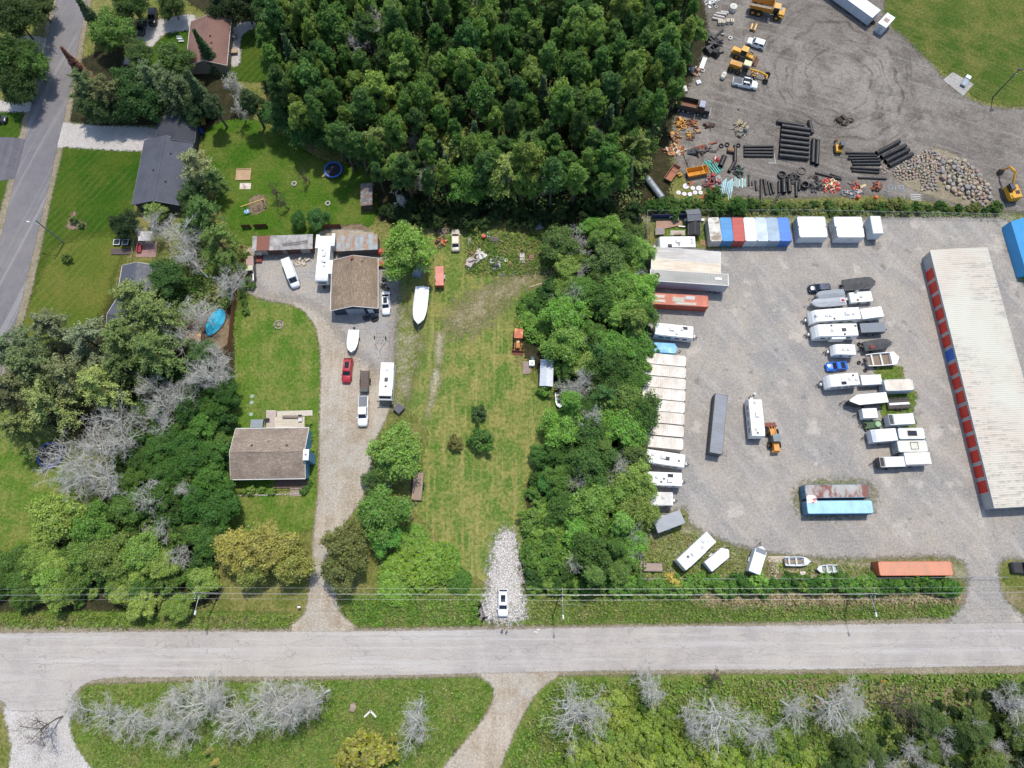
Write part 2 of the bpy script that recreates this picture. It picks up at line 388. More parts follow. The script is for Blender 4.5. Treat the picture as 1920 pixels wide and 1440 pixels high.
sheet('field', [(1640, -120), (1665, 35), (1715, 90), (1790, 150), (1845, 190), (1950, 200), (2300, 190), (2300, -120)], .016, G_FIELD, 1.5, 1.2)
sheet('verge', [(-90, 1150), (560, 1150), (550, 1190), (-90, 1195)], .012, G_LUSH, 1.2, 1.2)
sheet('verge', [(640, 1120), (905, 1100), (905, 1184), (665, 1186)], .012, G_LUSH, 1.0, 1.2)
sheet('verge', [(985, 1112), (1810, 1100), (1800, 1170), (985, 1180)], .012, G_LUSH, 1.2, 1.2)
sheet('meadow', [(140, 1280), (400, 1270), (900, 1262), (925, 1300), (900, 1350), (820, 1460), (175, 1460), (130, 1360)], .012, G_LUSH, 1.2, 1.2)
sheet('meadow', [(1040, 1264), (1500, 1258), (2000, 1250), (2000, 1470), (925, 1470), (985, 1340)], .012, G_LUSH, 1.2, 1.2)
sheet('dead_grass_strip', [(1320, 1112), (1560, 1112), (1800, 1110), (1805, 1135), (1550, 1142), (1320, 1140)], .02, G_DEADW, .6, .9)
sheet('dead_grass_strip', [(1885, 1108), (1990, 1105), (1990, 1150), (1905, 1140)], .02, G_DEADW, .6, .9)
sheet('dead_grass_strip', [(1420, 1280), (1560, 1275), (1750, 1290), (1900, 1290), (1800, 1330), (1500, 1325)], .018, G_DEADW, .8, .9)

def Z_(x, y): return (1440 + x / 4, y / 4)
# bare and gravelled ground (2.4 cm up and more)
sheet('weedy_verge', [(1190, 980), (1290, 985), (1340, 1010), (1440, 1040), (1640, 1050), (1815, 1050), (1815, 1090), (1200, 1095)], .022, G_WEEDY, .8, 2.2)
sheet('weedy_verge', [(1215, 400), (1500, 398), (1890, 400), (1890, 425), (1640, 430), (1500, 425), (1215, 425)], .022, G_WEEDY, .8, 2.2)
sheet('gravel_yard', [(1212, 465), (1325, 470), (1400, 460), (1500, 430), (1640, 408), (1760, 408), (1888, 412), (1905, 470), (1925, 540), (2100, 560), (2100, 1040), (1900, 1046), (1872, 1062), (1882, 1120), (1925, 1172), (1778, 1172), (1806, 1135), (1814, 1075), (1785, 1044), (1640, 1046), (1540, 1044), (1440, 1036), (1390, 1024), (1330, 1002), (1290, 975), (1285, 950), (1215, 960), (1200, 840), (1212, 650)], .030, G_GRAVEL, 1.2, .9)
sheet('dirt_yard', [(1335, -120), (1328, 50), (1312, 120), (1290, 165), (1268, 215), (1262, 290), (1300, 345), (1380, 368), (1480, 372), (1620, 366), (1720, 374), (1800, 388), (1900, 398), (2200, 400), (2200, 190), (1925, 203), (1858, 200), (1800, 175), (1740, 115), (1690, 65), (1655, 30), (1640, -120)], .030, G_DIRT, 1.5, 1.6)
sheet('driveway', [(538, 1186), (570, 1152), (580, 1100), (588, 1000), (597, 900), (599, 790), (601, 680), (592, 615), (560, 577), (505, 563), (470, 552), (458, 535), (460, 485), (475, 462), (590, 470), (600, 432), (700, 436), (712, 470), (748, 505), (745, 560), (738, 650), (738, 730), (722, 790), (702, 830), (692, 900), (682, 930), (640, 1000), (628, 1100), (640, 1150), (668, 1186)], .030, G_DRIVE, 1.0, .5)
G_GREYD = gmat('grey_drive', '9c9891', '928f8b', 'a99e90', .06, .25, 2.6, rag=2.0, k3=.7, bump=.25, var=.25, soft=1.6, speck=(3.5, .6, 'bcb6ae', .5))
sheet('gravel_apron', [(470, 480), (590, 478), (620, 470), (715, 478), (742, 510), (738, 600), (728, 690), (690, 680), (650, 640), (610, 590), (560, 560), (490, 550)], .034, G_GREYD, .8, 2.0)
sheet('weedy_verge', [(738, 590), (765, 580), (790, 640), (775, 700), (760, 760), (735, 770), (732, 680)], .026, G_WEEDY, .7, 2.2)
sheet('stone_track', [(908, 1160), (914, 1100), (922, 1040), (935, 1000), (962, 996), (974, 1050), (980, 1110), (982, 1162)], .028, G_STONY, .7, 2.4)
sheet('worn_patch', [(885, 560), (930, 535), (1010, 500), (1040, 505), (1000, 530), (950, 560), (900, 610), (850, 620), (850, 590)], .024, gmat('worn_earth', '7f7850', '8f856a', '746f42', .2, .5, 2, rag=4.0, k3=.6, soft=2.6, fscale=.7, speck=(2.6, .57, 'b5aa94', .6)), .8, 3.0)
for q in ([(818, 625), (830, 628), (829, 660), (824, 690), (818, 665)], [(812, 700), (822, 690), (824, 720), (815, 745), (806, 770), (799, 785), (803, 760)]):
    sheet('pale_patch', q, .026, gmat('bare_streak_%d' % q[0][1], 'aaa38c', '98916f', '858255', .3, .8, 2, rag=1.1, k3=.5, soft=.6), .35, .8)
sheet('house_driveway', [(112, 230), (180, 236), (292, 240), (290, 260), (268, 283), (130, 276), (102, 276), (108, 250)], .028, G_PALE, .7, .7)
sheet('house_driveway', [(232, 118), (258, 66), (272, 44), (330, 30), (366, 30), (358, 54), (312, 62), (290, 82), (266, 116)], .028, G_PALE, .7, .7)
sheet('patio', [(436, 55), (470, 40), (480, 50), (452, 70), (450, 118), (432, 120)], .026, G_PALE, .5, .7)
sheet('lane_mouth', [(40, 68), (92, 74), (82, 104), (55, 96)], .026, G_DRIVE, .5, .5)
sheet('lane_mouth', [(-60, 187), (62, 192), (60, 210), (-60, 204)], .026, G_PALE, .5, .7)
sheet('paved_driveway', [(-60, 264), (52, 262), (40, 300), (30, 334), (-60, 333)], .024, G_TAR, .6, .2)
sheet('road_shoulder', [(-120, 1181), (300, 1178), (600, 1178), (900, 1174), (1440, 1167), (2050, 1158), (2050, 1254), (1440, 1263), (960, 1268), (600, 1275), (190, 1282), (150, 1300), (60, 1330), (-120, 1320)], .022, G_SHOULDER, .9, .55)
sheet('lane', [(895, 1255), (922, 1285), (924, 1312), (906, 1348), (868, 1395), (815, 1470), (915, 1470), (965, 1372), (986, 1332), (1012, 1292), (1052, 1255)], .027, G_DRIVE, .7, .5)
sheet('lane', [(14, 1315), (140, 1315), (130, 1350), (142, 1400), (170, 1440), (180, 1480), (25, 1480), (22, 1400)], .027, G_PALE, .7, .7)
sheet('road', [(-120, 1188), (0, 1187), (300, 1184), (600, 1184), (900, 1180), (1200, 1175), (1440, 1173), (1700, 1169), (1920, 1167), (2050, 1165), (2050, 1244), (1920, 1248), (1700, 1252), (1440, 1256), (1200, 1257), (960, 1261), (800, 1265), (600, 1268), (300, 1270), (190, 1273), (148, 1290), (132, 1312), (120, 1330), (20, 1332), (0, 1312), (-120, 1290)], .036, G_ROAD, 1.0, .18, k=4)
sheet('side_road', [(115, -80), (107, 0), (86, 82), (75, 130), (59, 197), (47, 262), (27, 340), (20, 372), (0, 450), (-40, 600), (-90, 780), (-30, 800), (10, 670), (32, 597), (55, 505), (75, 420), (90, 358), (107, 275), (125, 200), (148, 80), (163, 0), (172, -80)], .036, G_SIDE, 1.0, .25, k=4)
sheet('road_shoulder', [(102, -60), (96, 0), (60, 150), (35, 260), (10, 360), (-20, 470), (-110, 800), (-20, 800), (45, 600), (70, 500), (98, 365), (135, 205), (172, 0), (182, -80)], .020, G_SHOULDER, 1.0, .55)
sheet('rubble_ground', [Z_(930, 1300), Z_(1080, 1190), Z_(1230, 1110), Z_(1420, 1170), Z_(1600, 1330), Z_(1680, 1480), Z_(1590, 1560), Z_(1150, 1450), Z_(980, 1360)], .034, G_SHOULDER, .7, .8)
sheet('concrete_pad', [(1768, 150), (1786, 135), (1826, 158), (1806, 180)], .045, G_CONC, .4, .05, smooth=False)
sheet('soil_bed', [(132, 402), (142, 396), (144, 412), (161, 418), (158, 428), (127, 429), (127, 418)], .024, G_SOIL, .4, .6)
sheet('bare_ground', [(350, 560), (400, 570), (428, 590), (430, 640), (400, 660), (345, 650), (335, 600)], .018, G_SOIL, .7, .6)
sheet('bare_ground', [(468, 372), (495, 366), (498, 392), (472, 402)], .024, G_SOIL, .4, .6)
sheet('bare_ground', [(690, 445), (640, 440), (600, 448), (610, 430), (680, 420)], .024, G_SOIL, .4, .6)
sheet('grass_island', [(1640, 690), (1690, 688), (1696, 712), (1720, 740), (1712, 770), (1716, 800), (1700, 805), (1655, 790), (1650, 730)], .034, G_LUSH, .5, 1.2)
sheet('grass_island', [(1500, 915), (1560, 905), (1630, 910), (1636, 950), (1600, 962), (1504, 962)], .034, G_WEEDY, .5, 2.2)
# white survey paint at the road's edge
m = MB()
for a, b in (((1001, 1185), (1008, 1184)), ((1007, 1181), (1012, 1180)), ((1007, 1184), (1007, 1188))):
    c, r, L = axis(a, b, 0); m.box(c[0], c[1], .041, L, .16, .002, r)
tag(m.build('road_paint', pm('d8d6d0', .8)), kind='structure')
# ================================================================== builders for things
def wheel_parts(t, spots, r=.33, w_=.22, rim='9a9c9e'):
    """spots: (x, y) of wheel centres; y sign tells the outer side"""
    for x, y in spots:
        m = MB(); m.cyl((x, y - w_ / 2, r), (x, y + w_ / 2, r), r, n=14); o = m.build('wheel', RUBBER(), t)
        s = 1 if y > 0 else -1
        MB().cyl((x, y + s * w_ * .5, r), (x, y + s * (w_ * .5 + .02), r), r * .58, n=10).build('rim', pm(rim, .4, metal=.5), o)

def corr(L, h, pitch=.30, dep=.04):
    """profile points along a corrugated sheet: (along, depth)"""
    n = max(2, int(round(L / pitch))); p = L / n; out = []
    for i in range(n):
        x = -L / 2 + i * p; out += [(x, 0), (x + p * .35, 0), (x + p * .5, -dep), (x + p * .85, -dep)]
    return out + [(L / 2, 0)]

def container(label, a, b, z=2.6, W=2.44, col='d8d8d4', roof=None, door=+1, group=None, name='shipping_container', smooth=False, c2=None, roof2=None, pitch=.3, plan=True, cat='container'):
    """a box container; a, b: pixels of the roof's centre line ends; door: -1 at a, +1 at b"""
    c, rz, L = axis(a, b, z); t = thing(name, label, cat, c, rz, group)
    mt = pm(col, .5, dirt=.35, dcol='5f5750', scale=.8, c2=c2, k2=(.5, .6)); mr = pm(roof or col, .55, dirt=.45, dcol='857d70', scale=.7, c2=roof2, k2=(.46, .58), stretch=(1, .5, 1)); zb = .14
    x, y = L / 2, W / 2
    m = MB()                                                                                  # corner posts and rails
    for sx in (-1, 1):
        for sy in (-1, 1): m.box(sx * (x - .08), sy * (y - .08), zb, .16, .16, z - zb - .002)
    for sy in (-1, 1): m.box(0, sy * (y - .04), z - .12, L - .32, .08, .116); m.box(0, sy * (y - .05), zb, L - .32, .1, .16)
    for sx in (-1, 1): m.box(sx * (x - .05), 0, z - .12, .1, W - .32, .114); m.box(sx * (x - .05), 0, zb, .1, W - .32, .16)
    m.build('frame', mt, t)
    for sy in (-1, 1):
        pr = [(p[0], sy * (y - .035 + p[1])) for p in corr(L - .32, 0, pitch)] if not smooth else [(-x + .16, sy * (y - .035)), (x - .16, sy * (y - .035))]
        vs_ = [(p[0], p[1], zb + .12) for p in pr] + [(p[0], p[1], z - .1) for p in pr]; n = len(pr)
        MB().add(vs_, [(i, i + 1, n + i + 1, n + i) for i in range(n - 1)]).build('side_wall', mt, t)
    pr = corr(L - .2, 0, pitch, .03) if not smooth else [(-x + .1, 0), (-x * .3, 0), (x * .3, 0), (x - .1, 0)]
    n = len(pr); MB().add([(p[0], -y + .07, z - .015 + p[1]) for p in pr] + [(p[0], y - .07, z - .015 + p[1]) for p in pr], [(i, i + 1, n + i + 1, n + i) for i in range(n - 1)]).build('roof', mr, t)
    if plan: MB().box(0, 0, zb + .16, L - .2, W - .2, .05).build('floor', WOOD(), t)
    MB().box(-door * (x - .03), 0, zb + .16, .04, W - .3, z - zb - .3).build('end_wall', mt, t)
    for sy in (-1, 1):
        d = MB().box(door * (x - .04), sy * (W / 4 - .05), zb + .17, .06, W / 2 - .16, z - zb - .31).build('door', mt, t)
        bars = MB()
        for k in (-.25, .22): bars.cyl((door * (x + .015), sy * (W / 4 + k), zb + .2), (door * (x + .015), sy * (W / 4 + k), z - .16), .022, n=6); bars.box(door * (x + .01), sy * (W / 4 + k), zb + 1.05, .05, .3, .05)
        bars.build('locking_bar', GALV(), d)
    cm = MB()
    for sx in (-1, 1):
        for sy in (-1, 1):
            for zz in (zb - .1, z - .1): cm.box(sx * (x - .085), sy * (y - .075), zz, .18, .16, .12)
    cm.build('corner_casting', DARKM(), t)
    return t

def roof_gear(t, z, items, L, W):
    """items: (kind, x fraction -1..1, y fraction -1..1)"""
    for k, fx, fy in items:
        x, y = fx * L / 2, fy * W / 2
        if k == 'ac': MB().box(x, y, z, 1.05, .75, .34, tx=.82, ty=.78).build('air_conditioner', pm('d2d3d0', .5, dirt=.2), t)
        elif k == 'acd': MB().box(x, y, z, .85, .7, .28, tx=.8, ty=.75).build('air_conditioner', pm('37393b', .6), t)
        elif k == 'vent': MB().box(x, y, z, .55, .55, .2, tx=.85, ty=.85).build('roof_vent', pm('c4c4c0', .5, dirt=.3), t)
        elif k == 'ventd': MB().box(x, y, z, .42, .42, .1, tx=.85, ty=.85).build('roof_vent', pm('3b3d40', .4), t)
        elif k == 'pipe': MB().cyl((x, y, z), (x, y, z + .16), .07, n=8).build('vent_pipe', pm('c9c9c6', .5), t)
        elif k == 'panel': MB().box(x, y, z + .03, 1.0, .62, .03).build('solar_panel', glass('20252e'), t)
        elif k == 'dome': MB().cyl((x, y, z), (x, y, z + .22), .3, .16, n=12).build('antenna_dome', pm('efefed', .4), t)

def rv(label, a, b, z=3.0, W=2.45, gear=(), nose=.35, stripe='6b7480', col='ecece9', roof='e9e9e6', name='travel_trailer', cat='trailer', slide=0, dirty=.14, hitch=True, group=None, rear=.06):
    """a travel trailer; the tow end is at b"""
    c, rz, L = axis(a, b, z); t = thing(name, label, cat, c, rz, group); x = L / 2; zb = .48
    prof = [(-x, zb), (x - nose * .9, zb), (x - .02, zb + .35), (x, z * .5), (x - nose * .45, z * .78), (x - nose, z - .12), (x - nose - .22, z - .03), (-x + rear + .2, z - .03), (-x + rear, z - .14), (-x, z * .6)]
    MB().prism(prof, -W / 2, W / 2).build('body', pm(col, .35, dirt=dirty, dcol='8a8578', scale=.6), t)
    MB().box((rear - nose) / 2 - .05, 0, z - .03, L - nose - rear - .2, W - .1, .03).build('roof', pm(roof, .6, dirt=dirty + .08, dcol='8f897b', scale=.6), t)
    roof_gear(t, z, gear, L, W)
    for sy in (-1, 1):
        for i, f in enumerate((-.62, -.25, .2, .55)):
            if L < 5.5 and i in (1, 3): continue
            MB().box(f * x, sy * W / 2, z * .5, min(1.0, L * .13), .03, .55).build('window', glass(), t)
        MB().box(0, sy * (W / 2 + .004), z * .36, L - nose - .3, .012, .16).build('stripe', pm(stripe, .4), t)
    d = MB().box(.38 * x, -W / 2 - .012, zb + .1, .66, .03, 1.75).build('door', pm('dededb', .4), t); MB().box(.38 * x + .25, -W / 2 - .04, zb + .9, .06, .04, .14).build('handle', BLACK(), d)
    MB().cyl((-.75 * x, -W / 2 - .06, z - .22), (.3 * x, -W / 2 - .06, z - .22), .07, n=8).build('awning_roll', pm('c9cbcc', .5), t)
    MB().box(-x - .05, 0, zb - .06, .1, W * .95, .14).build('bumper', DARKM(), t)
    wheel_parts(t, [(xx, sy * (W / 2 - .12)) for xx in ((-.5, .35) if L > 5.5 else (0,)) for sy in (-1, 1)])
    if hitch:
        m = MB(); m.cyl((x - .3, .75, .5), (x + 1.15, 0, .5), .05, n=6); m.cyl((x - .3, -.75, .5), (x + 1.15, 0, .5), .05, n=6); m.cyl((x + 1.0, 0, 0), (x + 1.0, 0, .8), .04, n=6); m.build('tow_bar', DARKM(), t)
        MB().box(x + .38, 0, .5, .36, .62, .55, tx=.8, ty=.85).build('gas_bottle_cover', pm('d5d5d2', .5), t)
    if slide: MB().box(-.1 * x, slide * (W / 2 + .22), zb + .25, L * .32, .46, z * .62).build('slide_out', pm(col, .4, dirt=.15), t)
    return t

def cargo(label, a, b, z=2.3, W=2.1, col='dddddb', roof=None, nose=0.0, cap=None, name='cargo_trailer', ribs=True, group=None, front=None, cat='trailer', gear=(), panel=None, hitch=True):
    """an enclosed box trailer; tow end at b; nose > 0 makes a V front"""
    c, rz, L = axis(a, b, z); t = thing(name, label, cat, c, rz, group); x, y = L / 2, W / 2; zb = .5
    mt = pm(col, .4, dirt=.25, dcol='6f6a62', scale=.7); mr = pm(roof or col, .45, dirt=.3, dcol='8a8479', scale=.7)
    pl = [(-x, -y), (x - nose, -y), (x, -.15 if nose else -y), (x, .15 if nose else y), (x - nose, y), (-x, y)]
    MB().extr(pl, zb, z - .03).build('body', mt, t)
    MB().extr([(p[0] * .995, p[1] * .985) for p in pl], z - .03, z).build('roof', mr, t)
    if ribs:
        n = max(3, int(L / .75))
        for i in range(1, n): MB().box(-x + (L - nose) * i / n, 0, z, .05, W * .96, .022).build('roof_rib', mr, t)
    if cap: MB().box(x - nose * .5 - .5, 0, z, .9, W * .9, .012).build('front_cap', pm(cap, .35), t)
    if front: MB().add([(x - nose + .02, -y * .98, z - .1), (x + .02, -.16, z - .1), (x + .02, -.16, zb), (x - nose + .02, -y * .98, zb)], [(0, 1, 2, 3)]).build('nose_panel', pm(front, .4), t)
    for sy in (-1, 1): MB().box(-x - .02, sy * y / 2, zb + .08, .04, y - .08, z - zb - .2).build('rear_door', mt, t)
    for sy in (-1, 1): MB().box(-.05 * L, sy * (y + .1), .5, 1.1, .2, .2, tx=.75).build('fender', GALV(), t)
    wheel_parts(t, [(xx, sy * (y + .08)) for xx in ((-.45, .32) if L > 4.6 else (-.05,)) for sy in (-1, 1)], .3, .18)
    roof_gear(t, z, gear, L, W)
    if hitch:
        m = MB(); m.cyl((x - .3, .6, .46), (x + 1.1, 0, .46), .05, n=6); m.cyl((x - .3, -.6, .46), (x + 1.1, 0, .46), .05, n=6); m.cyl((x + .9, 0, 0), (x + .9, 0, .75), .04, n=6); m.build('tow_bar', DARKM(), t)
    return t

def flat_trailer(label, a, b, W=2.0, z=.62, deck='a2907a', sides=0.0, name='flat_trailer', group=None, dark='2c2b2a'):
    c, rz, L = axis(a, b, z); t = thing(name, label, 'trailer', c, rz, group); x, y = L / 2, W / 2
    fr = MB(); fr.box(0, y - .05, z - .16, L, .1, .14); fr.box(0, -y + .05, z - .16, L, .1, .14); fr.box(x - .05, 0, z - .16, .1, W - .2, .138); fr.box(-x + .05, 0, z - .16, .1, W - .2, .138)
    if sides:
        for sy in (-1, 1):
            fr.box(0, sy * (y - .03), z + sides - .06, L, .06, .06)
            for i in range(5): fr.box(-x + .1 + (L - .2) * i / 4, sy * (y - .03), z - .02, .05, .05, sides)
    fr.build('frame', pm(dark, .6, dirt=.4), t); n = max(6, int(W / .19)); mt = pm(deck, .85, dirt=.5, dcol='5c5249', scale=.8, stretch=(.4, 5, 1))
    for i in range(n):
        MB().box(RND.uniform(-.02, .02), -y + .1 + (W - .2) * (i + .5) / n, z - .02, L - .22, (W - .2) / n - .02, .04 + RND.uniform(0, .008)).build('plank', mt, t)
    wheel_parts(t, [(xx, sy * (y + .12)) for xx in (-.4, .3) for sy in (-1, 1)] if L > 4 else [(0, y + .12), (0, -y - .12)], .3, .18)
    m = MB(); m.cyl((x, .5, .45), (x + .95, 0, .45), .045, n=6); m.cyl((x, -.5, .45), (x + .95, 0, .45), .045, n=6); m.cyl((x + .85, 0, 0), (x + .85, 0, .7), .035, n=6); m.build('tow_bar', DARKM(), t)
    return t

CARS = {'sedan': (1.8, 1.45, .93, .14, .28, .60, .75), 'suv': (1.9, 1.68, 1.05, .02, .10, .58, .74), 'hatch': (1.75, 1.5, .98, .03, .12, .56, .74), 'sports': (1.85, 1.28, .86, .10, .36, .52, .70), 'van': (2.0, 2.35, 1.25, .0, .015, .74, .87), 'pickup': (2.0, 1.85, 1.12, .385, .41, .64, .76), 'oldpick': (1.95, 1.75, 1.05, .40, .43, .60, .68)}
def car(label, a, b, kind, col, name='parked_car', cat='car', bed=None, L=None, roofc=None, sunroof=False, z=.9, group=None, dirt=.12, hood=None):
    W, H, sh, r0, r1, f1, f0 = CARS[kind]; c, rz, LL = axis(a, b, z); L = L or LL
    t = thing(name, label, cat, c, rz, group); y = W / 2; X = lambda f: -L / 2 + f * L
    secs = []
    st = [(0, .80, .80), (.015, .93, .92), (.06, .985, 1), (.3, 1, 1), (.62, 1, 1), (f0, 1, 1.0), (.9, .97, .93 if kind not in ('pickup', 'oldpick', 'van') else .97), (.965, .90, .86 if kind != 'oldpick' else .95), (1, .72, .70 if kind != 'oldpick' else .9)]
    for f, kw, kz in st:
        w_, zt = y * kw, sh * kz; xx = X(f)
        secs.append([(xx, -w_ * .93, .24), (xx, -w_, .5), (xx, -w_ * .985, zt - .16), (xx, -w_ * .9, zt - .015), (xx, -w_ * .45, zt + .025), (xx, w_ * .45, zt + .025), (xx, w_ * .9, zt - .015), (xx, w_ * .985, zt - .16), (xx, w_, .5), (xx, w_ * .93, .24)])
    paint = pm(col, .22, dirt=dirt, dcol='7d776c', scale=.6, spec=.7); MB().loft(secs).build('body', paint, t, True)
    ins = .8 if kind != 'van' else .9
    yb, yt = y * .9, y * ins; zb = sh - .02
    bot = [(X(r0), -yb), (X(f0), -yb * .95), (X(f0), yb * .95), (X(r0), yb)]; top = [(X(r1), -yt), (X(f1), -yt), (X(f1), yt), (X(r1), yt)]
    mid = [(p[0] * .96 + 0 * q[0], p[1] * 1.0) for p, q in zip(top, bot)]
    m = MB(); m.add([(p[0], p[1], zb) for p in bot] + [(p[0], p[1], H - .05) for p in top] + [(p[0] + (.08 if i in (0, 3) else -.08), p[1] * .93, H) for i, p in enumerate(top)], [(0, 1, 5, 4), (1, 2, 6, 5), (2, 3, 7, 6), (3, 0, 4, 7), (4, 5, 9, 8), (5, 6, 10, 9), (6, 7, 11, 10), (7, 4, 8, 11), (8, 9, 10, 11)])
    m.build('cabin', pm(roofc, .3, dirt=dirt) if roofc else paint, t)
    def pane(nm, p0, p1, p2, p3, off, k0=.06, k1=.9):
        lo0, lo1, hi1, hi0 = [Vector(p) for p in (p0, p1, p2, p3)]; o = Vector(off)
        u = .07; A = lo0 + (hi0 - lo0) * k0; B = lo1 + (hi1 - lo1) * k0; Cc = lo1 + (hi1 - lo1) * k1; D = lo0 + (hi0 - lo0) * k1
        q = [A + (B - A) * u, B + (A - B) * u, Cc + (D - Cc) * u, D + (Cc - D) * u]; q = [p + o for p in q]
        MB().add(q + [p - o * 1.8 for p in q], [(0, 1, 2, 3), (7, 6, 5, 4), (0, 4, 5, 1), (1, 5, 6, 2), (2, 6, 7, 3), (3, 7, 4, 0)]).build(nm, glass(), t)
    B3 = [(p[0], p[1], zb) for p in bot]; T3 = [(p[0], p[1], H - .05) for p in top]
    pane('windshield', B3[1], B3[2], T3[2], T3[1], (.012, 0, .012))
    if kind not in ('van',): pane('rear_window', B3[3], B3[0], T3[0], T3[3], (-.012, 0, .012))
    for i, j, s in ((0, 1, -1), (3, 2, 1)):
        lerp = lambda p, q, f: tuple(p[k] + (q[k] - p[k]) * f for k in range(3))
        cuts = ((0, .5), (.5, 1)) if kind not in ('van', 'sports', 'oldpick') else (((.62, 1),) if kind == 'van' else ((0, 1),))
        for f0_, f1_ in cuts: pane('side_window', lerp(B3[i], B3[j], f0_ + .03), lerp(B3[i], B3[j], f1_ - .03), lerp(T3[i], T3[j], f1_ - .02), lerp(T3[i], T3[j], f0_ + .02), (0, s * .012, .004), .15, .88)
    if sunroof: MB().box(X((r1 + f1) / 2), 0, H + .002, L * .26, yt * 1.1, .012).build('sunroof', glass('14181c'), t)
    if bed:
        MB().box(X(.2), 0, sh + .015, L * .345, W * .80, .035).build('bed_cover', pm(bed, .6, dirt=.3), t)
        MB().box(X(.012), 0, .62, .04, W * .8, sh - .68).build('tailgate', paint, t)
    if hood: MB().box(X(.86), 0, sh + .02, L * .17, W * .8, .03, tx=.95, ty=.95).build('hood', pm(hood, .4, dirt=.3), t)
    for s in (-1, 1):
        MB().box(X(.972), s * y * .6, sh * .66, .10, y * .35, .14).build('headlight', pm('cfd4d8', .15, dirt=.05), t)
        MB().box(X(.02), s * y * .74, sh * .68, .08, y * .2, .2).build('taillight', pm('8a1a16', .2, dirt=.1), t)
        MB().box(X(f0 - .03), s * (y + .08), sh - .05, .14, .2, .15).build('mirror', paint if kind != 'van' else BLACK(), t)
    r = .33 if kind in ('sedan', 'hatch', 'sports') else .38
    wheel_parts(t, [(X(fx), s * (y - .09)) for fx in (.19, .81) for s in (-1, 1)], r, .22)
    return t

def hull(L, W, z0, zs, bow=.42, n=9, sheer=.25, flare=.75, stern=.9):
    """hull sections from stern to bow; returns list of (x, half width, sheer z)"""
    st = []
    for i in range(n):
        f = i / (n - 1); x = -L / 2 + f * L; k = stern + (1 - stern) * min(1, f / .3) if f < 1 - bow else math.sqrt(max(0.0, 1 - ((f - (1 - bow)) / bow) ** 2.0)); st.append((x, max(.02, W / 2 * k), zs + sheer * max(0, (f - .4) / .6) ** 2))
    return st

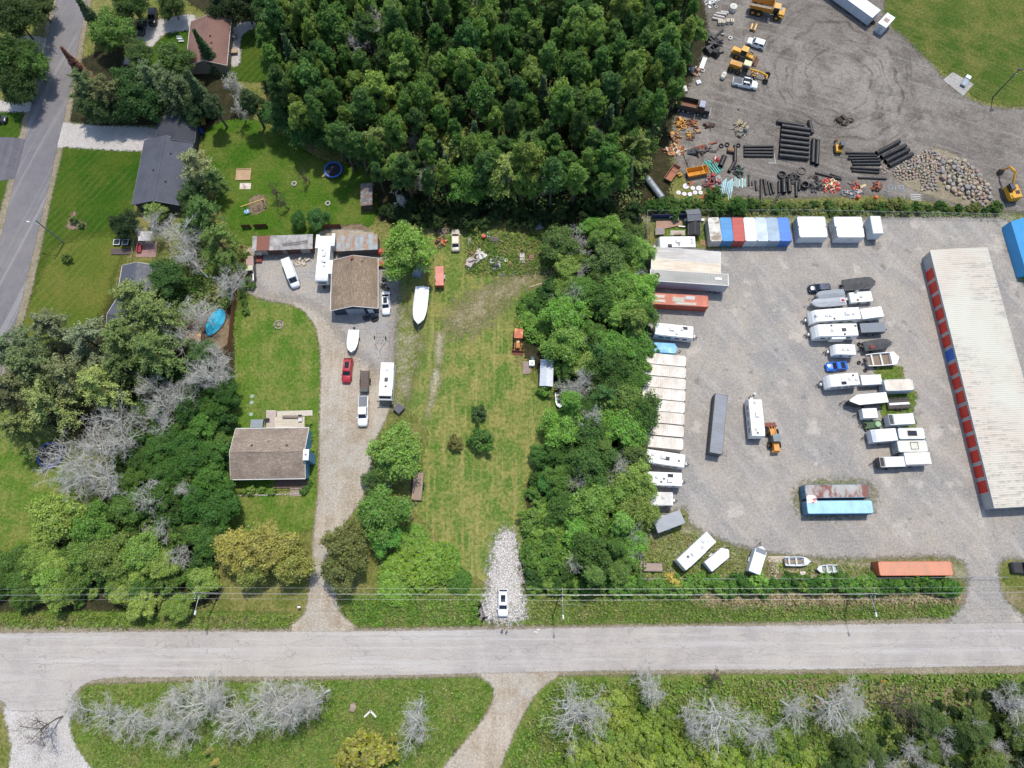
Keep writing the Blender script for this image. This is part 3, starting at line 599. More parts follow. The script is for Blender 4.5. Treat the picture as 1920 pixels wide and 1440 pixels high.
def boat(label, a, b, W=2.2, z=1.5, zk=.55, col='e9e9e6', deck='dcdcd6', cover=None, name='motor_boat', cat='boat', peak=.0, inside=None, seats=0, motor=True, windshield=False, trailer=True, tlabel=None, bow=.45, group=None, seatcol='c9c4ba', stern=.9):
    """bow at b; z is the height of the gunwale"""
    c, rz, L = axis(a, b, z); t = thing(name, label, cat, (c[0], c[1], 0), rz, group); st = hull(L, W, zk, z, bow, stern=stern); secs = []
    for i, (x, w_, zs) in enumerate(st):
        zz = zk + (.35 * (z - zk)) * max(0, (i / 8 - .6) / .4) ** 2; secs.append([(x, -w_, zs), (x, -w_ * .86, zz + (zs - zz) * .35), (x, 0, zz), (x, w_ * .86, zz + (zs - zz) * .35), (x, w_, zs)])
    MB().loft(secs, caps=True, closed=False).build('hull', pm(col, .3, dirt=.2, dcol='777067', scale=.7), t)
    gl = MB()
    for (x0, w0, z0), (x1, w1, z1) in zip(st[:-1], st[1:]):
        for s in (-1, 1): gl.add([(x0, s * w0, z0 + .02), (x1, s * w1, z1 + .02), (x1, s * max(0, w1 - .14), z1 + .02), (x0, s * (w0 - .14), z0 + .02), (x0, s * w0, z0 - .08), (x1, s * w1, z1 - .08)], [(0, 1, 2, 3), (0, 4, 5, 1)])
    gl.build('gunwale', pm(deck, .4, dirt=.2), t)
    if cover:
        cv = []
        for i, (x, w_, zs) in enumerate(st):
            pk = peak * (1 - abs(i / 8 - .4) * 1.1); cv.append([(x, -w_ - .03, zs - .12), (x, -w_ * .98, zs + .05), (x, -w_ * .5, zs + .05 + pk * .6 + RND.uniform(-.04, .04)), (x, 0, zs + .08 + pk + RND.uniform(-.03, .03)), (x, w_ * .5, zs + .05 + pk * .6 + RND.uniform(-.04, .04)), (x, w_ * .98, zs + .05), (x, w_ + .03, zs - .12)])
        MB().loft(cv, caps=True, closed=False).build('cover', pm(cover, .65, dirt=.3, dcol='9a958c', scale=1.0, bump=.2), t)
    else:
        fl = z - (.5 if inside else .12); m = MB()
        pts = [(x, w_ - .1, fl) for x, w_, _ in st[:-1]]; m.slab([(x, -y, zz) for x, y, zz in pts] + [(x, y, zz) for x, y, zz in reversed(pts)], .04); m.build('floor', pm(inside or deck, .6, dirt=.3, dcol='6f675c'), t)
        MB().add([(st[k][0], s * (st[k][1] - .02), st[k][2] + .01) for k in (6, 7, 8) for s in (-1, 1)], [(0, 1, 3, 2), (2, 3, 5, 4)]).build('foredeck', pm(deck, .4, dirt=.2), t)
        for i in range(seats):
            x = -L * .32 + L * .58 * i / max(1, seats - 1); w_ = np.interp(x, [s_[0] for s_ in st], [s_[1] for s_ in st]); MB().box(x, 0, fl + .02, .32, 2 * w_ - .25, .32).build('seat', pm(seatcol, .6, dirt=.25), t)
        if windshield:
            w_ = st[5][1]; MB().add([(L * .12, -w_ * .85, z + .02), (L * .12, w_ * .85, z + .02), (L * .05, w_ * .8, z + .42), (L * .05, -w_ * .8, z + .42)], [(0, 1, 2, 3)]).build('windshield', glass(), t)
    if motor:
        m = MB(); m.box(-L / 2 - .28, 0, z - .35, .45, .38, .6, tx=.8, ty=.75); m.box(-L / 2 - .25, 0, zk, .18, .12, z - .35 - zk); m.build('outboard_motor', BLACK(), t)
    if trailer:
        tt = thing('boat_trailer', tlabel or ('trailer under the ' + label), 'trailer', (c[0], c[1], 0), rz)
        m = MB()
        for s in (-1, 1): m.cyl((-L * .46, s * W * .3, .42), (L * .25, s * W * .3, .42), .045, n=6); m.cyl((L * .25, s * W * .3, .42), (L * .5, 0, .42), .045, n=6)
        m.cyl((L * .48, 0, .42), (L * .5 + 1.0, 0, .42), .05, n=6); m.cyl((L * .5 + .6, 0, 0), (L * .5 + .6, 0, .85), .04, n=6)
        for xx in (-.4, -.1, .2): m.cyl((L * xx, -W * .3, .42), (L * xx, W * .3, .42), .035, n=6)
        m.build('frame', GALV(), tt); wheel_parts(tt, [(-L * .18, s * W * .46) for s in (-1, 1)], .28, .18)
        rest = MB()
        for s in (-1, 1): rest.box(-L * .1, s * W * .22, .42, L * .6, .12, max(.06, zk - .33 + .06))
        rest.build('bunk', pm('4a4a4c', .9), tt)
    return t

def pipe(label, a, b, z, r, col='17181a', group=None, name='drain_pipe', th=.12, ribs=True, cat='pipe', rim=None):
    """an open pipe along the pixel axis, lying with its middle at height z"""
    c, rz, L = axis(a, b, z); t = thing(name, label, cat, (c[0], c[1], z), rz, group)
    MB().ring((0, 0, 0), (1, 0, 0), r, r * (1 - th), L, 18).build('barrel', pm(col, .45, dirt=.35, dcol='55504a', scale=1.5), t)
    if ribs:
        n = max(3, int(L / .9)); m = MB()
        for i in range(n): m.ring((-L / 2 + L * (i + .5) / n, 0, 0), (1, 0, 0), r * 1.025, r * .99, .12, 18)
        m.ring((-L / 2 + .12, 0, 0), (1, 0, 0), r * 1.07, r * .99, .26, 18)
        m.build('rib', pm(rim or col, .5, dirt=.4, dcol='6a645c'), t)
    return t

def gable(t, L, W, eave, ridge, over=.35, roofm=None, wallm=None, ridge_along='x', vents=(), fascia='e4e4e0', ox=None):
    """walls and a gable roof on local axes, ridge along x; returns roof halves"""
    x, y = L / 2, W / 2; th = .14; ox = over if ox is None else ox
    w_ = MB()
    for sx in (-1, 1): w_.prism([(0, 0), (0, 0)], 0, 0) if False else w_.add([(sx * x, -y, 0), (sx * x, y, 0), (sx * x, y, eave), (sx * x, 0, ridge - .12), (sx * x, -y, eave)], [(0, 1, 2, 3, 4)])
    for sy in (-1, 1): w_.add([(-x, sy * y, 0), (x, sy * y, 0), (x, sy * y, eave), (-x, sy * y, eave)], [(0, 1, 2, 3)])
    w_.build('wall', wallm, t)
    sl = (ridge - eave) / y; yo = y + over; ze = ridge - sl * yo
    for sy in (-1, 1):
        pts = [(-x - ox, 0, ridge), (x + ox, 0, ridge), (x + ox, sy * yo, ze), (-x - ox, sy * yo, ze)]
        MB().slab([(p[0], p[1], p[2] + th) for p in pts], th).build('roof', roofm, t)
        MB().box(0, sy * (yo + .06), ze, L + 2 * ox, .10, .13).build('gutter', pm(fascia, .5, dirt=.2), t)
    MB().box(0, 0, ridge + th - .02, L + 2 * ox - .02, .3, .05).build('ridge_cap', roofm, t)
    for sx in (-1, 1):
        for sy in (-1, 1):
            e = sx * (x + ox + .025); MB().add([(e - .03, 0, ridge + th + .015), (e + .03, 0, ridge + th + .015), (e + .03, sy * yo, ze + th + .015), (e - .03, sy * yo, ze + th + .015), (e - .03, 0, ridge - .06), (e + .03, 0, ridge - .06), (e + .03, sy * yo, ze - .06), (e - .03, sy * yo, ze - .06)], [(0, 1, 2, 3), (4, 7, 6, 5), (0, 4, 5, 1), (1, 5, 6, 2), (2, 6, 7, 3), (3, 7, 4, 0)]).build('barge_board', pm(fascia, .5, dirt=.2), t)
    for fx, fy in vents:
        yy = fy * yo; z = ridge + th - sl * abs(yy); MB().box(fx * x, yy, z - .05, .38, .38, .28, tx=.75, ty=.75).build('roof_vent', pm('3b332e', .7), t)
    return sl

def shingles(c, c2, lines, scale=.6):
    """asphalt shingles: blotchy courses"""
    m, nt, b = newmat('shingles'); co = N(nt, 'TexCoord').outputs['Object']
    st = N(nt, 'VectorMath', {0: co, 1: (1.2, 3.2, 3.2)}, operation='MULTIPLY').outputs[0]
    n1 = noise(nt, st, .8, 5, .75); n2 = noise(nt, co, .3, 4)
    br = N(nt, 'TexBrick', {'Vector': co, 'Color1': lin(c), 'Color2': lin(c2), 'Mortar': lin(lines), 'Scale': 1.0, 'Mortar Size': .015, 'Brick Width': .32, 'Row Height': .16, 'Bias': -.1}).outputs[0]
    col = mixc(nt, rng(nt, n1, .4, .6), br, lin(c2)); col = mixc(nt, mth(nt, 'MULTIPLY', rng(nt, n2, .45, .7), .5), col, lin(lines))
    nt.links.new(col, b.inputs['Base Color']); b.inputs['Roughness'].default_value = .95; b.inputs['Specular IOR Level'].default_value = .1
    nt.links.new(N(nt, 'Bump', {'Strength': .4, 'Distance': .05, 'Height': n1}).outputs[0], b.inputs['Normal']); return m

def board_run(name, label, pts, h, col, cat='fence', post=2.4, group=None, w_=.14, gap=.012):
    """an upright board fence: every board its own part"""
    p0 = pts[0]; t = thing(name, label, cat, p0, 0, group); mt = pm(col, .8, dirt=.45, dcol='4f3d31', scale=1.3)
    me = MB().box(0, 0, 0, w_, .025, h).build('board', mt); first = True; base = me.data
    for (a, b) in zip(pts[:-1], pts[1:]):
        d = Vector((b[0] - a[0], b[1] - a[1], 0)); L = d.length; d.normalize(); ang = math.atan2(d.y, d.x); n = int(L / (w_ + gap)); s = L / n
        for i in range(n):
            o = me if first else link('board', base, None); first = False; o.parent = t
            q = Vector((a[0] - p0[0], a[1] - p0[1], 0)) + d * s * (i + .5); o.location = (q.x, q.y, .04 + RND.uniform(-.02, .02)); o.rotation_euler = (0, 0, ang)
        m = MB()
        for zz in (.35, h - .3): m.box((a[0] + b[0]) / 2 - p0[0] + d.y * .045, (a[1] + b[1]) / 2 - p0[1] - d.x * .045, zz, L, .05, .09, ang)
        m.build('rail', mt, t); k = max(1, int(L / post))
        for i in range(k + 1):
            q = Vector((a[0] - p0[0], a[1] - p0[1], 0)) + d * L * i / k; MB().box(q.x + d.y * .12, q.y - d.x * .12, 0, .1, .1, h + .05, ang).build('post', mt, t)
    return t

def chain_link(label, pts, h=1.9, name='chain_link_fence'):
    p0 = pts[0]; t = thing(name, label, 'fence', p0)
    m_, nt, b = newmat('wire_mesh'); b.inputs['Base Color'].default_value = lin('9aa09c') + (1,); b.inputs['Metallic'].default_value = .6; b.inputs['Roughness'].default_value = .5
    q = N(nt, 'VectorRotate', {'Vector': coords(nt), 'Angle': .785}, rotation_type='Z_AXIS').outputs[0]
    tr = N(nt, 'BsdfTransparent').outputs[0]
    # a woven net: two sets of thin wires
    sp = N(nt, 'SeparateXYZ', {0: coords(nt)}); al = mth(nt, 'ADD', sp.outputs[0], sp.outputs[1])
    w1 = rng(nt, mth(nt, 'ABSOLUTE', mth(nt, 'SINE', mth(nt, 'MULTIPLY', mth(nt, 'ADD', al, sp.outputs[2]), 42.0))), .06, .12, 1, 0); w2 = rng(nt, mth(nt, 'ABSOLUTE', mth(nt, 'SINE', mth(nt, 'MULTIPLY', mth(nt, 'SUBTRACT', al, sp.outputs[2]), 42.0))), .06, .12, 1, 0)
    nt.links.new(N(nt, 'MixShader', {0: mth(nt, 'MAXIMUM', w1, w2), 1: tr, 2: b.outputs[0]}).outputs[0], nt.nodes['Material Output'].inputs[0])
    for (a, b_) in zip(pts[:-1], pts[1:]):
        d = Vector((b_[0] - a[0], b_[1] - a[1], 0)); L = d.length; d.normalize(); A = Vector((a[0] - p0[0], a[1] - p0[1], 0)); B = A + d * L
        MB().add([A, B, B + Vector((0, 0, h)), A + Vector((0, 0, h))], [(0, 1, 2, 3)]).build('mesh', m_, t)
        MB().cyl(A + Vector((0, 0, h)), B + Vector((0, 0, h)), .03, n=6).build('top_rail', GALV(), t); k = max(1, int(L / 3))
        for i in range(k + 1): MB().cyl(A + d * L * i / k, A + d * L * i / k + Vector((0, 0, h + .05)), .035, n=6).build('post', GALV(), t)
    return t
# ================================================================== buildings
def frame_of(r0, r1, zr, e0, e1, ze, over=.35):
    """centre, heading, wall length and width from ridge ends and the two eave middles (pixels)"""
    c, rz, L = axis(r0, r1, zr); d = Vector((math.cos(rz), math.sin(rz))); n = Vector((-d.y, d.x))
    a, b = Vector(P(*e0, ze)), Vector(P(*e1, ze)); m = (a + b) / 2; cc = Vector(c); cc = cc + n * ((m - cc) @ n)
    return (cc.x, cc.y), rz, L - 2 * over, abs((a - b) @ n) - 2 * over

def opening(t, x, y, z, w_, h, side, frame='e6e6e2', name='window', pane=None):
    """a window or door on a wall; side: 'y+','y-','x+','x-'"""
    s = 1 if side[1] == '+' else -1
    def bx(m, off, ww, hh, zz, th, du=0.0):
        return m.box(x + du, y + s * off, zz, ww, th, hh) if side[0] == 'y' else m.box(x + s * off, y + du, zz, th, ww, hh)
    f = bx(MB(), .02, w_ + .16, h + .16, z - .08, .05).build(name, pm(frame, .5, dirt=.15), t)
    g = bx(MB(), .05, w_, h, z, .03).build('pane' if pane is None else 'panel', glass() if pane is None else pm(pane, .5, dirt=.2), f)
    return f

# ---- the brown roofed bungalow
SH_BROWN = shingles('b8a591', '85786c', '5f554d')
c, rz, L, W = frame_of((430, 848), (571, 846), 4.75, (507, 803), (500, 898), 2.95)
h = thing('bungalow', 'bungalow with brown shingle roof and teal walls beside the dirt driveway', 'house', c, rz)
TEAL = pm('4a819c', .6, dirt=.2, scale=.6)
gable(h, L + .5, W, 2.95, 4.6, .35, SH_BROWN, TEAL, vents=((-.45, .26), (.5, .24)), ox=.08)
MB().cyl((0, W * .22, 3.9), (0, W * .22, 4.6), .05, n=8).build('vent_pipe', BLACK(), h)
for yy in (-W * .25, W * .2): opening(h, L / 2, yy, 1.1, 1.2, 1.1, 'x+')
for xx in (-L * .3, L * .02): opening(h, xx, -W / 2, 1.0, 1.5, 1.2, 'y-')
opening(h, L * .22, -W / 2, .25, .95, 2.0, 'y-', name='door', pane='5d3b2c')
ch = MB().box(L / 2 + .75, -W * .09, 0, .9, 1.9, 5.0).build('chimney', pm('4a819c', .7, dirt=.25), h); MB().box(L / 2 + .75, -W * .09, 5.0, 1.05, 2.05, .12).build('chimney_cap', pm('e9e7e0', .6, dirt=.15), ch); MB().box(L / 2 + .75, -W * .09, 5.12, .3, .12, .25).build('flue', BLACK(), ch)
po = MB().box(L * .27, -W / 2 - .85, .1, L * .46, 1.7, .14).build('porch', pm('6d5648', .8, dirt=.4), h)
for i in range(5): MB().box(L * .34, -W / 2 - 1.85 - i * .3, .0, 2.2, .28, .24 - i * .045).build('step', pm('9b8a7a', .8, dirt=.3), h)
for i in range(6): MB().box(L * .06 + i * L * .085, -W / 2 - 1.65, .24, .07, .07, .9).build('baluster_post', pm('6d5648', .8), h)
MB().box(L * .27, -W / 2 - 1.65, 1.12, L * .46, .09, .06).build('handrail', pm('6d5648', .8), h)
# flower bed stones in front
bx_, by_ = P(480, 928); e = thing('stone_border', 'row of pale stones edging the flower bed before the bungalow', 'border', P(448, 928), 0)
for i in range(26):
    q = P(447 + i * 4.9, 929.5 - i * .15 + RND.uniform(-1, 1)); MB().box(q[0] - e.location.x, q[1] - e.location.y, -.03, .46, .34, .24, RND.uniform(-.3, .3), .8, .75).build('stone', pm('b3ada2', .9, dirt=.4, c2='8f877c'), e)
# back deck of the bungalow
def deck(name, label, px, z, col, dirx=True, cat='deck', w_=.16, legs=True):
    q = [P(*p, z) for p in px]; c = (sum(p[0] for p in q) / 4, sum(p[1] for p in q) / 4); t = thing(name, label, cat, c, 0); l = [Vector((p[0] - c[0], p[1] - c[1])) for p in q]
    mt = pm(col, .85, dirt=.45, dcol='6f6358', scale=.9, stretch=(.5, 4, 1)); a, b, cc, d = l if dirx else (l[1], l[2], l[3], l[0])
    n = max(3, int(min(60, (d - a).length / w_)))
    for i in range(n):
        f0, f1 = (i + .06) / n, (i + .94) / n; p = [a + (d - a) * f0, b + (cc - b) * f0, b + (cc - b) * f1, a + (d - a) * f1]; dz = RND.uniform(-.005, .005)
        MB().slab([(v.x, v.y, z + dz) for v in p], .05).build('board', mt, t)
    for v in l: MB().box(v.x * .96, v.y * .96, 0, .1, .1, z - .06).build('post', mt, t)
    return t
deck('back_deck', 'pale wooden deck against the back of the bungalow', [(515, 782), (571, 781), (571, 801), (515, 802)], .55, 'd6c9b3')
deck('side_deck', 'narrow weathered deck ramp beside the back deck', [(499, 769), (518, 769), (517, 802), (499, 803)], .5, 'c2b2a4', False)
deck('boardwalk', 'pale boardwalk leading to the driveway from the deck', [(519, 771), (586, 769), (586, 779), (519, 782)], .14, 'd3c9b6', False)
t = thing('deck_bench', 'long wooden bench on the back deck', 'bench', P(549, 782, .55) + (.55,), 0); MB().box(0, 0, .4, 3.8, .45, .07).build('seat', pm('8a7868', .8), t)
for xx in (-1.7, 0, 1.7): MB().box(xx, 0, 0, .08, .4, .4).build('leg', pm('6d5d50', .8), t)
t = thing('barbecue', 'black barbecue on the weathered deck ramp', 'barbecue', P(502, 788, .5) + (.5,), 0); MB().box(0, 0, .45, .9, .5, .3).build('firebox', BLACK(), t); MB().box(0, .05, .75, .86, .44, .2, tx=.9, ty=.6).build('lid', DARKM(), t)
for sx in (-.38, .38):
    for sy in (-.2, .2): MB().box(sx, sy, 0, .05, .05, .45).build('leg', BLACK(), t)
t = thing('garden_box', 'grey lidded box against the back wall of the bungalow', 'box', P(484, 796), 0); MB().box(0, 0, 0, 2.3, 1.5, .8).build('body', pm('7d848a', .6), t); MB().box(0, 0, .8, 2.4, 1.6, .07).build('lid', pm('868d92', .6), t)
t = thing('deck_chair', 'grey patio chair at the right end of the back deck', 'chair', P(564, 786, .55) + (.55,), 0); MB().box(0, 0, .35, .7, 1.1, .08).build('seat', pm('c9c9c6', .6), t); MB().box(0, .5, .4, .7, .1, .55, rx=-.3).build('backrest', pm('6f7072', .6), t)
for sx in (-.3, .3):
    for sy in (-.45, .45): MB().box(sx, sy, 0, .05, .05, .36).build('leg', GALV(), t)

# ---- the garage
c, rz, L, W = frame_of((663, 478), (662, 574), 4.9, (621, 528), (709, 528), 3.1)
h = thing('garage', 'large garage with brown shingle roof and dark blue front wall', 'garage', c, rz)
NAVY = pm('2c3b50', .6, dirt=.2); gable(h, L, W, 3.1, 4.75, .3, shingles('b59f8a', '81725f', '5c5047'), NAVY)
f = MB().box(L / 2 + .03, -.1, 0, .08, 3.6, 2.75).build('garage_door', pm('9aa3ac', .5, dirt=.2), h)
for i in range(1, 4): MB().box(L / 2 + .075, -.1, .68 * i, .02, 3.5, .04).build('panel_joint', pm('747c85', .5), f)
opening(h, L / 2, W * .33, .05, .9, 2.0, 'x+', name='door', pane='e0e0dc')
MB().cyl((-L * .42, W * .2, 4.0), (-L * .42, W * .2, 5.0), .09, n=8).build('stove_pipe', STEEL(), h); MB().box(-L * .46, -W * .02, 4.6, .55, .5, .7).build('chimney', pm('8a4a3a', .9, dirt=.3), h)
# rusty lean-to behind it
q0, q1 = P(631, 455, 2.7), P(708, 455, 2.7); m_ = Vector(q0).lerp(Vector(q1), .5)
t = thing('lean_to', 'rusty tin lean-to behind the garage', 'shed', (m_.x, m_.y), rz + math.pi / 2); LW = (Vector(q0) - Vector(q1)).length
MB().box(0, 0, 0, LW, 3.0, 2.5).build('wall', pm('77706a', .8, dirt=.4), t)
for i in range(9): MB().slab([(-LW / 2 + LW * i / 9, -1.75, 2.65), (-LW / 2 + LW * (i + .97) / 9, -1.75, 2.65), (-LW / 2 + LW * (i + .97) / 9, 1.6, 3.0), (-LW / 2 + LW * i / 9, 1.6, 3.0)], .04).build('roof_sheet', pm('98a2a6', .6, metal=.1, dirt=.45, dcol='7d735f', c2='a07a5c', k2=(.5, .62) if i % 3 else (.4, .55), scale=.7), t)

# ---- the long shed
c, rz, L = axis((473, 456), (586.5, 452), 2.75); h = thing('long_shed', 'long low brown shed with weathered grey and rusty roof', 'shed', c, rz); W = 2.9
WB = pm('5a3d34', .8, dirt=.35, c2='6d4a3e'); MB().box(0, 0, 0, L - .4, W - .3, 2.5).build('wall', WB, h)
n = 14
for i in range(n):
    x0, x1 = -L / 2 + L * i / n, -L / 2 + L * (i + .985) / n; rust = 1 <= i <= 3
    MB().slab([(x0, -W / 2 - .25, 2.62), (x1, -W / 2 - .25, 2.62), (x1, W / 2 + .1, 2.85), (x0, W / 2 + .1, 2.85)], .05).build('roof_sheet', pm('7d4632' if rust else 'aaa7a2', .6, metal=.1, dirt=.5, dcol='6a6460', c2=None if rust else '8a8580', scale=.9), h)
for xx, pc in ((-L * .36, 'a8a29a'), (L * .35, 'a8a29a'), (0.0, '8d8780')): opening(h, xx, -W / 2 + .15, .1, 1.9 if xx else .9, 1.9, 'y-', name='door', pane=pc, frame='6a4a3e')
t = thing('ladder', 'black ladder lying on the long shed roof', 'ladder', P(553, 456, 2.9) + (2.82,), rz + .12); m = MB()
for s in (-.22, .22): m.box(0, s, 0, 5.2, .05, .07)
for i in range(14): m.box(-2.4 + i * .37, 0, .02, .04, .44, .03)
m.build('frame', BLACK(), t)

# ---- dark grey long house at the left with its garage wing
SH_GREY = shingles('63656d', '565860', '46484f'); SH_DK = shingles('4f5056', '46474d', '393a40')
c, rz, L, W = frame_of((308, 254), (285, 376), 4.6, (259, 325), (352, 325), 2.8)
h = thing('long_house', 'long house with dark grey shingle roof beside the left lawn', 'house', c, rz); gable(h, L, W, 2.8, 4.45, .35, SH_GREY, pm('3e4552', .7, dirt=.2), vents=((-.5, .3), (.4, .3), (.05, -.25)), fascia='5f636b')
for k in (-.3, .05, .35): opening(h, k * L, W / 2, 1.0, 1.4, 1.1, 'y+'); opening(h, k * L, -W / 2, 1.0, 1.2, 1.1, 'y-')
opening(h, L / 2, -W * .15, 1.0, 1.3, 1.1, 'x+')
c, rz, L, W = frame_of((328, 211), (322, 262), 4.3, (294, 237), (368, 240), 2.8)
h = thing('garage_wing', 'darker gabled wing at the driveway end of the long grey house', 'garage', c, rz); gable(h, L, W, 2.8, 4.2, .3, SH_DK, pm('3a404c', .7, dirt=.2), fascia='50535a')
opening(h, -L * .1, -W / 2, .05, 2.6, 2.1, 'y-', name='garage_door', pane='c9ccd0')
t = thing('woodpile_box', 'yellow timber stack beside the wing of the long grey house', 'timber', P(381, 226), -1.3)
for i in range(6): MB().box(0, -.4 + .16 * i, .0, 2.4, .14, .5 + .05 * (i % 2)).build('plank', pm('c9a552', .8, dirt=.25), t)
t = thing('water_barrel', 'blue plastic barrel at the corner of the long grey house', 'barrel', P(379, 248), 0); MB().cyl((0, 0, 0), (0, 0, .95), .42, .42, 16).build('body', pm('2440a8', .4), t); MB().cyl((0, 0, .95), (0, 0, 1.0), .44, .38, 16).build('lid', pm('2a49b8', .4), t)
# ---- brown roofed house at the top
c, rz, L, W = frame_of((392, 27), (383, 112), 4.7, (354, 70), (430, 70), 2.8)
h = thing('top_house', 'house with reddish brown roof near the top of the picture', 'house', c, rz); gable(h, L, W, 2.8, 4.5, .35, shingles('8f7068', '80645a', '66504a'), pm('8d8378', .7, dirt=.2), vents=((-.1, .2), (.2, .28)), fascia='cfcac2')
for k in (-.3, .1): opening(h, k * L, W / 2, 1.0, 1.3, 1.1, 'y+'); opening(h, k * L, -W / 2, 1.0, 1.3, 1.1, 'y-')
for x, y, lb in ((381, 57, 'left white skylight on the reddish brown roof'), (399, 58, 'right white skylight on the reddish brown roof')):
    pass
for i, (x, y) in enumerate(((338, 74), (341, 79))):
    t = thing('garden_bench', ('upper' if i == 0 else 'lower') + ' white bench on the small front lawn at the top', 'bench', P(x, y), 0); MB().box(0, 0, .4, 1.2, .4, .05).build('seat', WHITE(), t); MB().box(0, .2, .45, 1.2, .05, .4).build('backrest', WHITE(), t)
    for s in (-.5, .5): MB().box(s, 0, 0, .06, .36, .4).build('leg', WHITE(), t)
for x, y, lb, cc in ((439, 72, 'folded patio umbrella and table behind the brown roofed house', '8e8a86'), (440, 100, 'tan garden table behind the brown roofed house', 'b09678')):
    t = thing('patio_table', lb, 'table', P(x, y), .1); MB().box(0, 0, .7, 1.7, 1.0, .06).build('top', pm(cc, .7), t)
    for sx in (-.7, .7):
        for sy in (-.4, .4): MB().box(sx, sy, 0, .07, .07, .7).build('leg', pm('5d5750', .7), t)
# ---- small grey garage and the half hidden house at left
c, rz, L, W = frame_of((264, 491), (255, 548), 4.0, (225, 520), (292, 518), 2.6)
h = thing('small_garage', 'small gabled garage with smooth dark grey roof among the trees', 'garage', c, rz); gable(h, L, W, 2.6, 3.9, .25, pm('4d5059', .6, dirt=.2, dcol='6a6c70'), pm('50545c', .7), fascia='c9c9c6')
opening(h, -L / 2, 0, .05, 2.4, 2.0, 'x-', name='garage_door', pane='d5d5d2')
c, rz, L = axis((205, 590), (300, 600), 4.0); h = thing('hidden_house', 'grey roofed house half hidden under the yellow green pines', 'house', c, rz); gable(h, L, 8.0, 2.6, 4.1, .35, SH_GREY, pm('8a8c90', .7)); opening(h, -L / 2, 0, 1, 1.3, 1.1, 'x-')
# ---- little sheds
t = thing('rusty_shed', 'narrow brown shed half under the trees by the back lawn', 'shed', P(691, 375), -1.52); L, W = 5.4, 2.4
MB().box(0, 0, 0, L, W, 2.1).build('wall', pm('4a3f3a', .8, dirt=.3), t)
for i in range(6): MB().slab([(-L / 2 + L * i / 6, -W / 2 - .1, 2.15), (-L / 2 + L * (i + .97) / 6, -W / 2 - .1, 2.15), (-L / 2 + L * (i + .97) / 6, W / 2 + .1, 2.4), (-L / 2 + L * i / 6, W / 2 + .1, 2.4)], .05).build('roof_sheet', pm('6f5a50' if i % 2 else '5f5c5c', .7, dirt=.4, c2='8a8480'), t)
opening(t, 0, -W / 2, .05, .9, 1.8, 'y-', name='door', pane='c79a4a', frame='6a5040')
c, rz, L = axis((1026, 674), (1024, 724), 2.5); t = thing('tin_shed', 'small white corrugated tin shed at the edge of the wooded strip', 'shed', c, rz); W = 2.5
MB().box(0, 0, 0, L - .2, W - .15, 2.3).build('wall', pm('7d828a', .6, dirt=.3), t)
for s in (-1, 1):
    n = 16
    for i in range(n): MB().slab([(-L / 2 + L * i / n, 0, 2.72), (-L / 2 + L * (i + .96) / n, 0, 2.72), (-L / 2 + L * (i + .96) / n, s * (W / 2 + .05), 2.4 + .0), (-L / 2 + L * i / n, s * (W / 2 + .05), 2.4)], .03).build('roof_sheet', pm('bfc5cc', .45, metal=.3, dirt=.3, dcol='7d828a'), t)
opening(t, L / 2 - .1, 0, .05, 1.0, 1.8, 'x+', name='door', pane='4a4f55')

# ---- the storage unit building on the right
a, b, d = Vector(P(1744, 469, 3.3)), Vector(P(1852, 469, 3.3)), Vector(P(1865, 953, 3.3))
Ls, Ws = (d - a).length, (b - a).length; rz = math.atan2((d - a).y, (d - a).x); nrm = Vector((-(d - a).normalized().y, (d - a).normalized().x)); c = (a + d) / 2 + nrm * Ws / 2
h = thing('storage_building', 'long storage building with pale ribbed roof and red roll-up doors', 'building', (c.x, c.y), rz)
GREYW = pm('a9aaa8', .6, dirt=.25, scale=.5)
m = MB(); x, y = Ls / 2 - .12, Ws / 2 - .12
for sy in (-1, 1): m.add([(-x, sy * y, 0), (x, sy * y, 0), (x, sy * y, 3.12), (-x, sy * y, 3.12)], [(0, 1, 2, 3)])
for sx in (-1, 1): m.add([(sx * x, -y, 0), (sx * x, y, 0), (sx * x, y, 3.12), (sx * x, 0, 3.3), (sx * x, -y, 3.12)], [(0, 1, 2, 3, 4)])
m.build('wall', GREYW, h)
def streaky():
    m_, nt, b_ = newmat('streaked_roof'); co = N(nt, 'TexCoord').outputs['Object']
    sp = N(nt, 'SeparateXYZ', {0: co}); st = N(nt, 'CombineXYZ', {0: mth(nt, 'MULTIPLY', mth(nt, 'FLOOR', mth(nt, 'MULTIPLY', sp.outputs[0], 2.38)), 3.7), 1: mth(nt, 'MULTIPLY', sp.outputs[1], .22)}).outputs[0]; n1 = noise(nt, st, 1.0, 4, .7); n2 = noise(nt, co, .06, 4); n3 = noise(nt, co, .11, 3)
    col = mixc(nt, rng(nt, n3, .4, .65), lin('c6c3b4'), lin('c4b9aa'))
    k = mth(nt, 'MULTIPLY', rng(nt, n1, .50, .60), rng(nt, n2, .40, .56))
    col = mixc(nt, mth(nt, 'MULTIPLY', k, .42), col, lin('6f726a'))
    nt.links.new(col, b_.inputs['Base Color']); b_.inputs['Roughness'].default_value = .6; b_.inputs['Metallic'].default_value = .05; return m_
SRO = streaky()
for s in (-1, 1):
    pr = corr(Ls, 0, .42, .05); n = len(pr)
    MB().add([(p[0], 0, 3.50 + p[1]) for p in pr] + [(p[0], s * Ws / 2, 3.34 + p[1]) for p in pr], [(i, i + 1, n + i + 1, n + i) for i in range(n - 1)]).build('roof', SRO, h)
    MB().box(0, s * (Ws / 2 + .02), 3.14, Ls, .08, .2).build('eave_trim', pm('c5c6c2', .5, dirt=.3), h)
west = -1 if nrm.x > 0 else 1
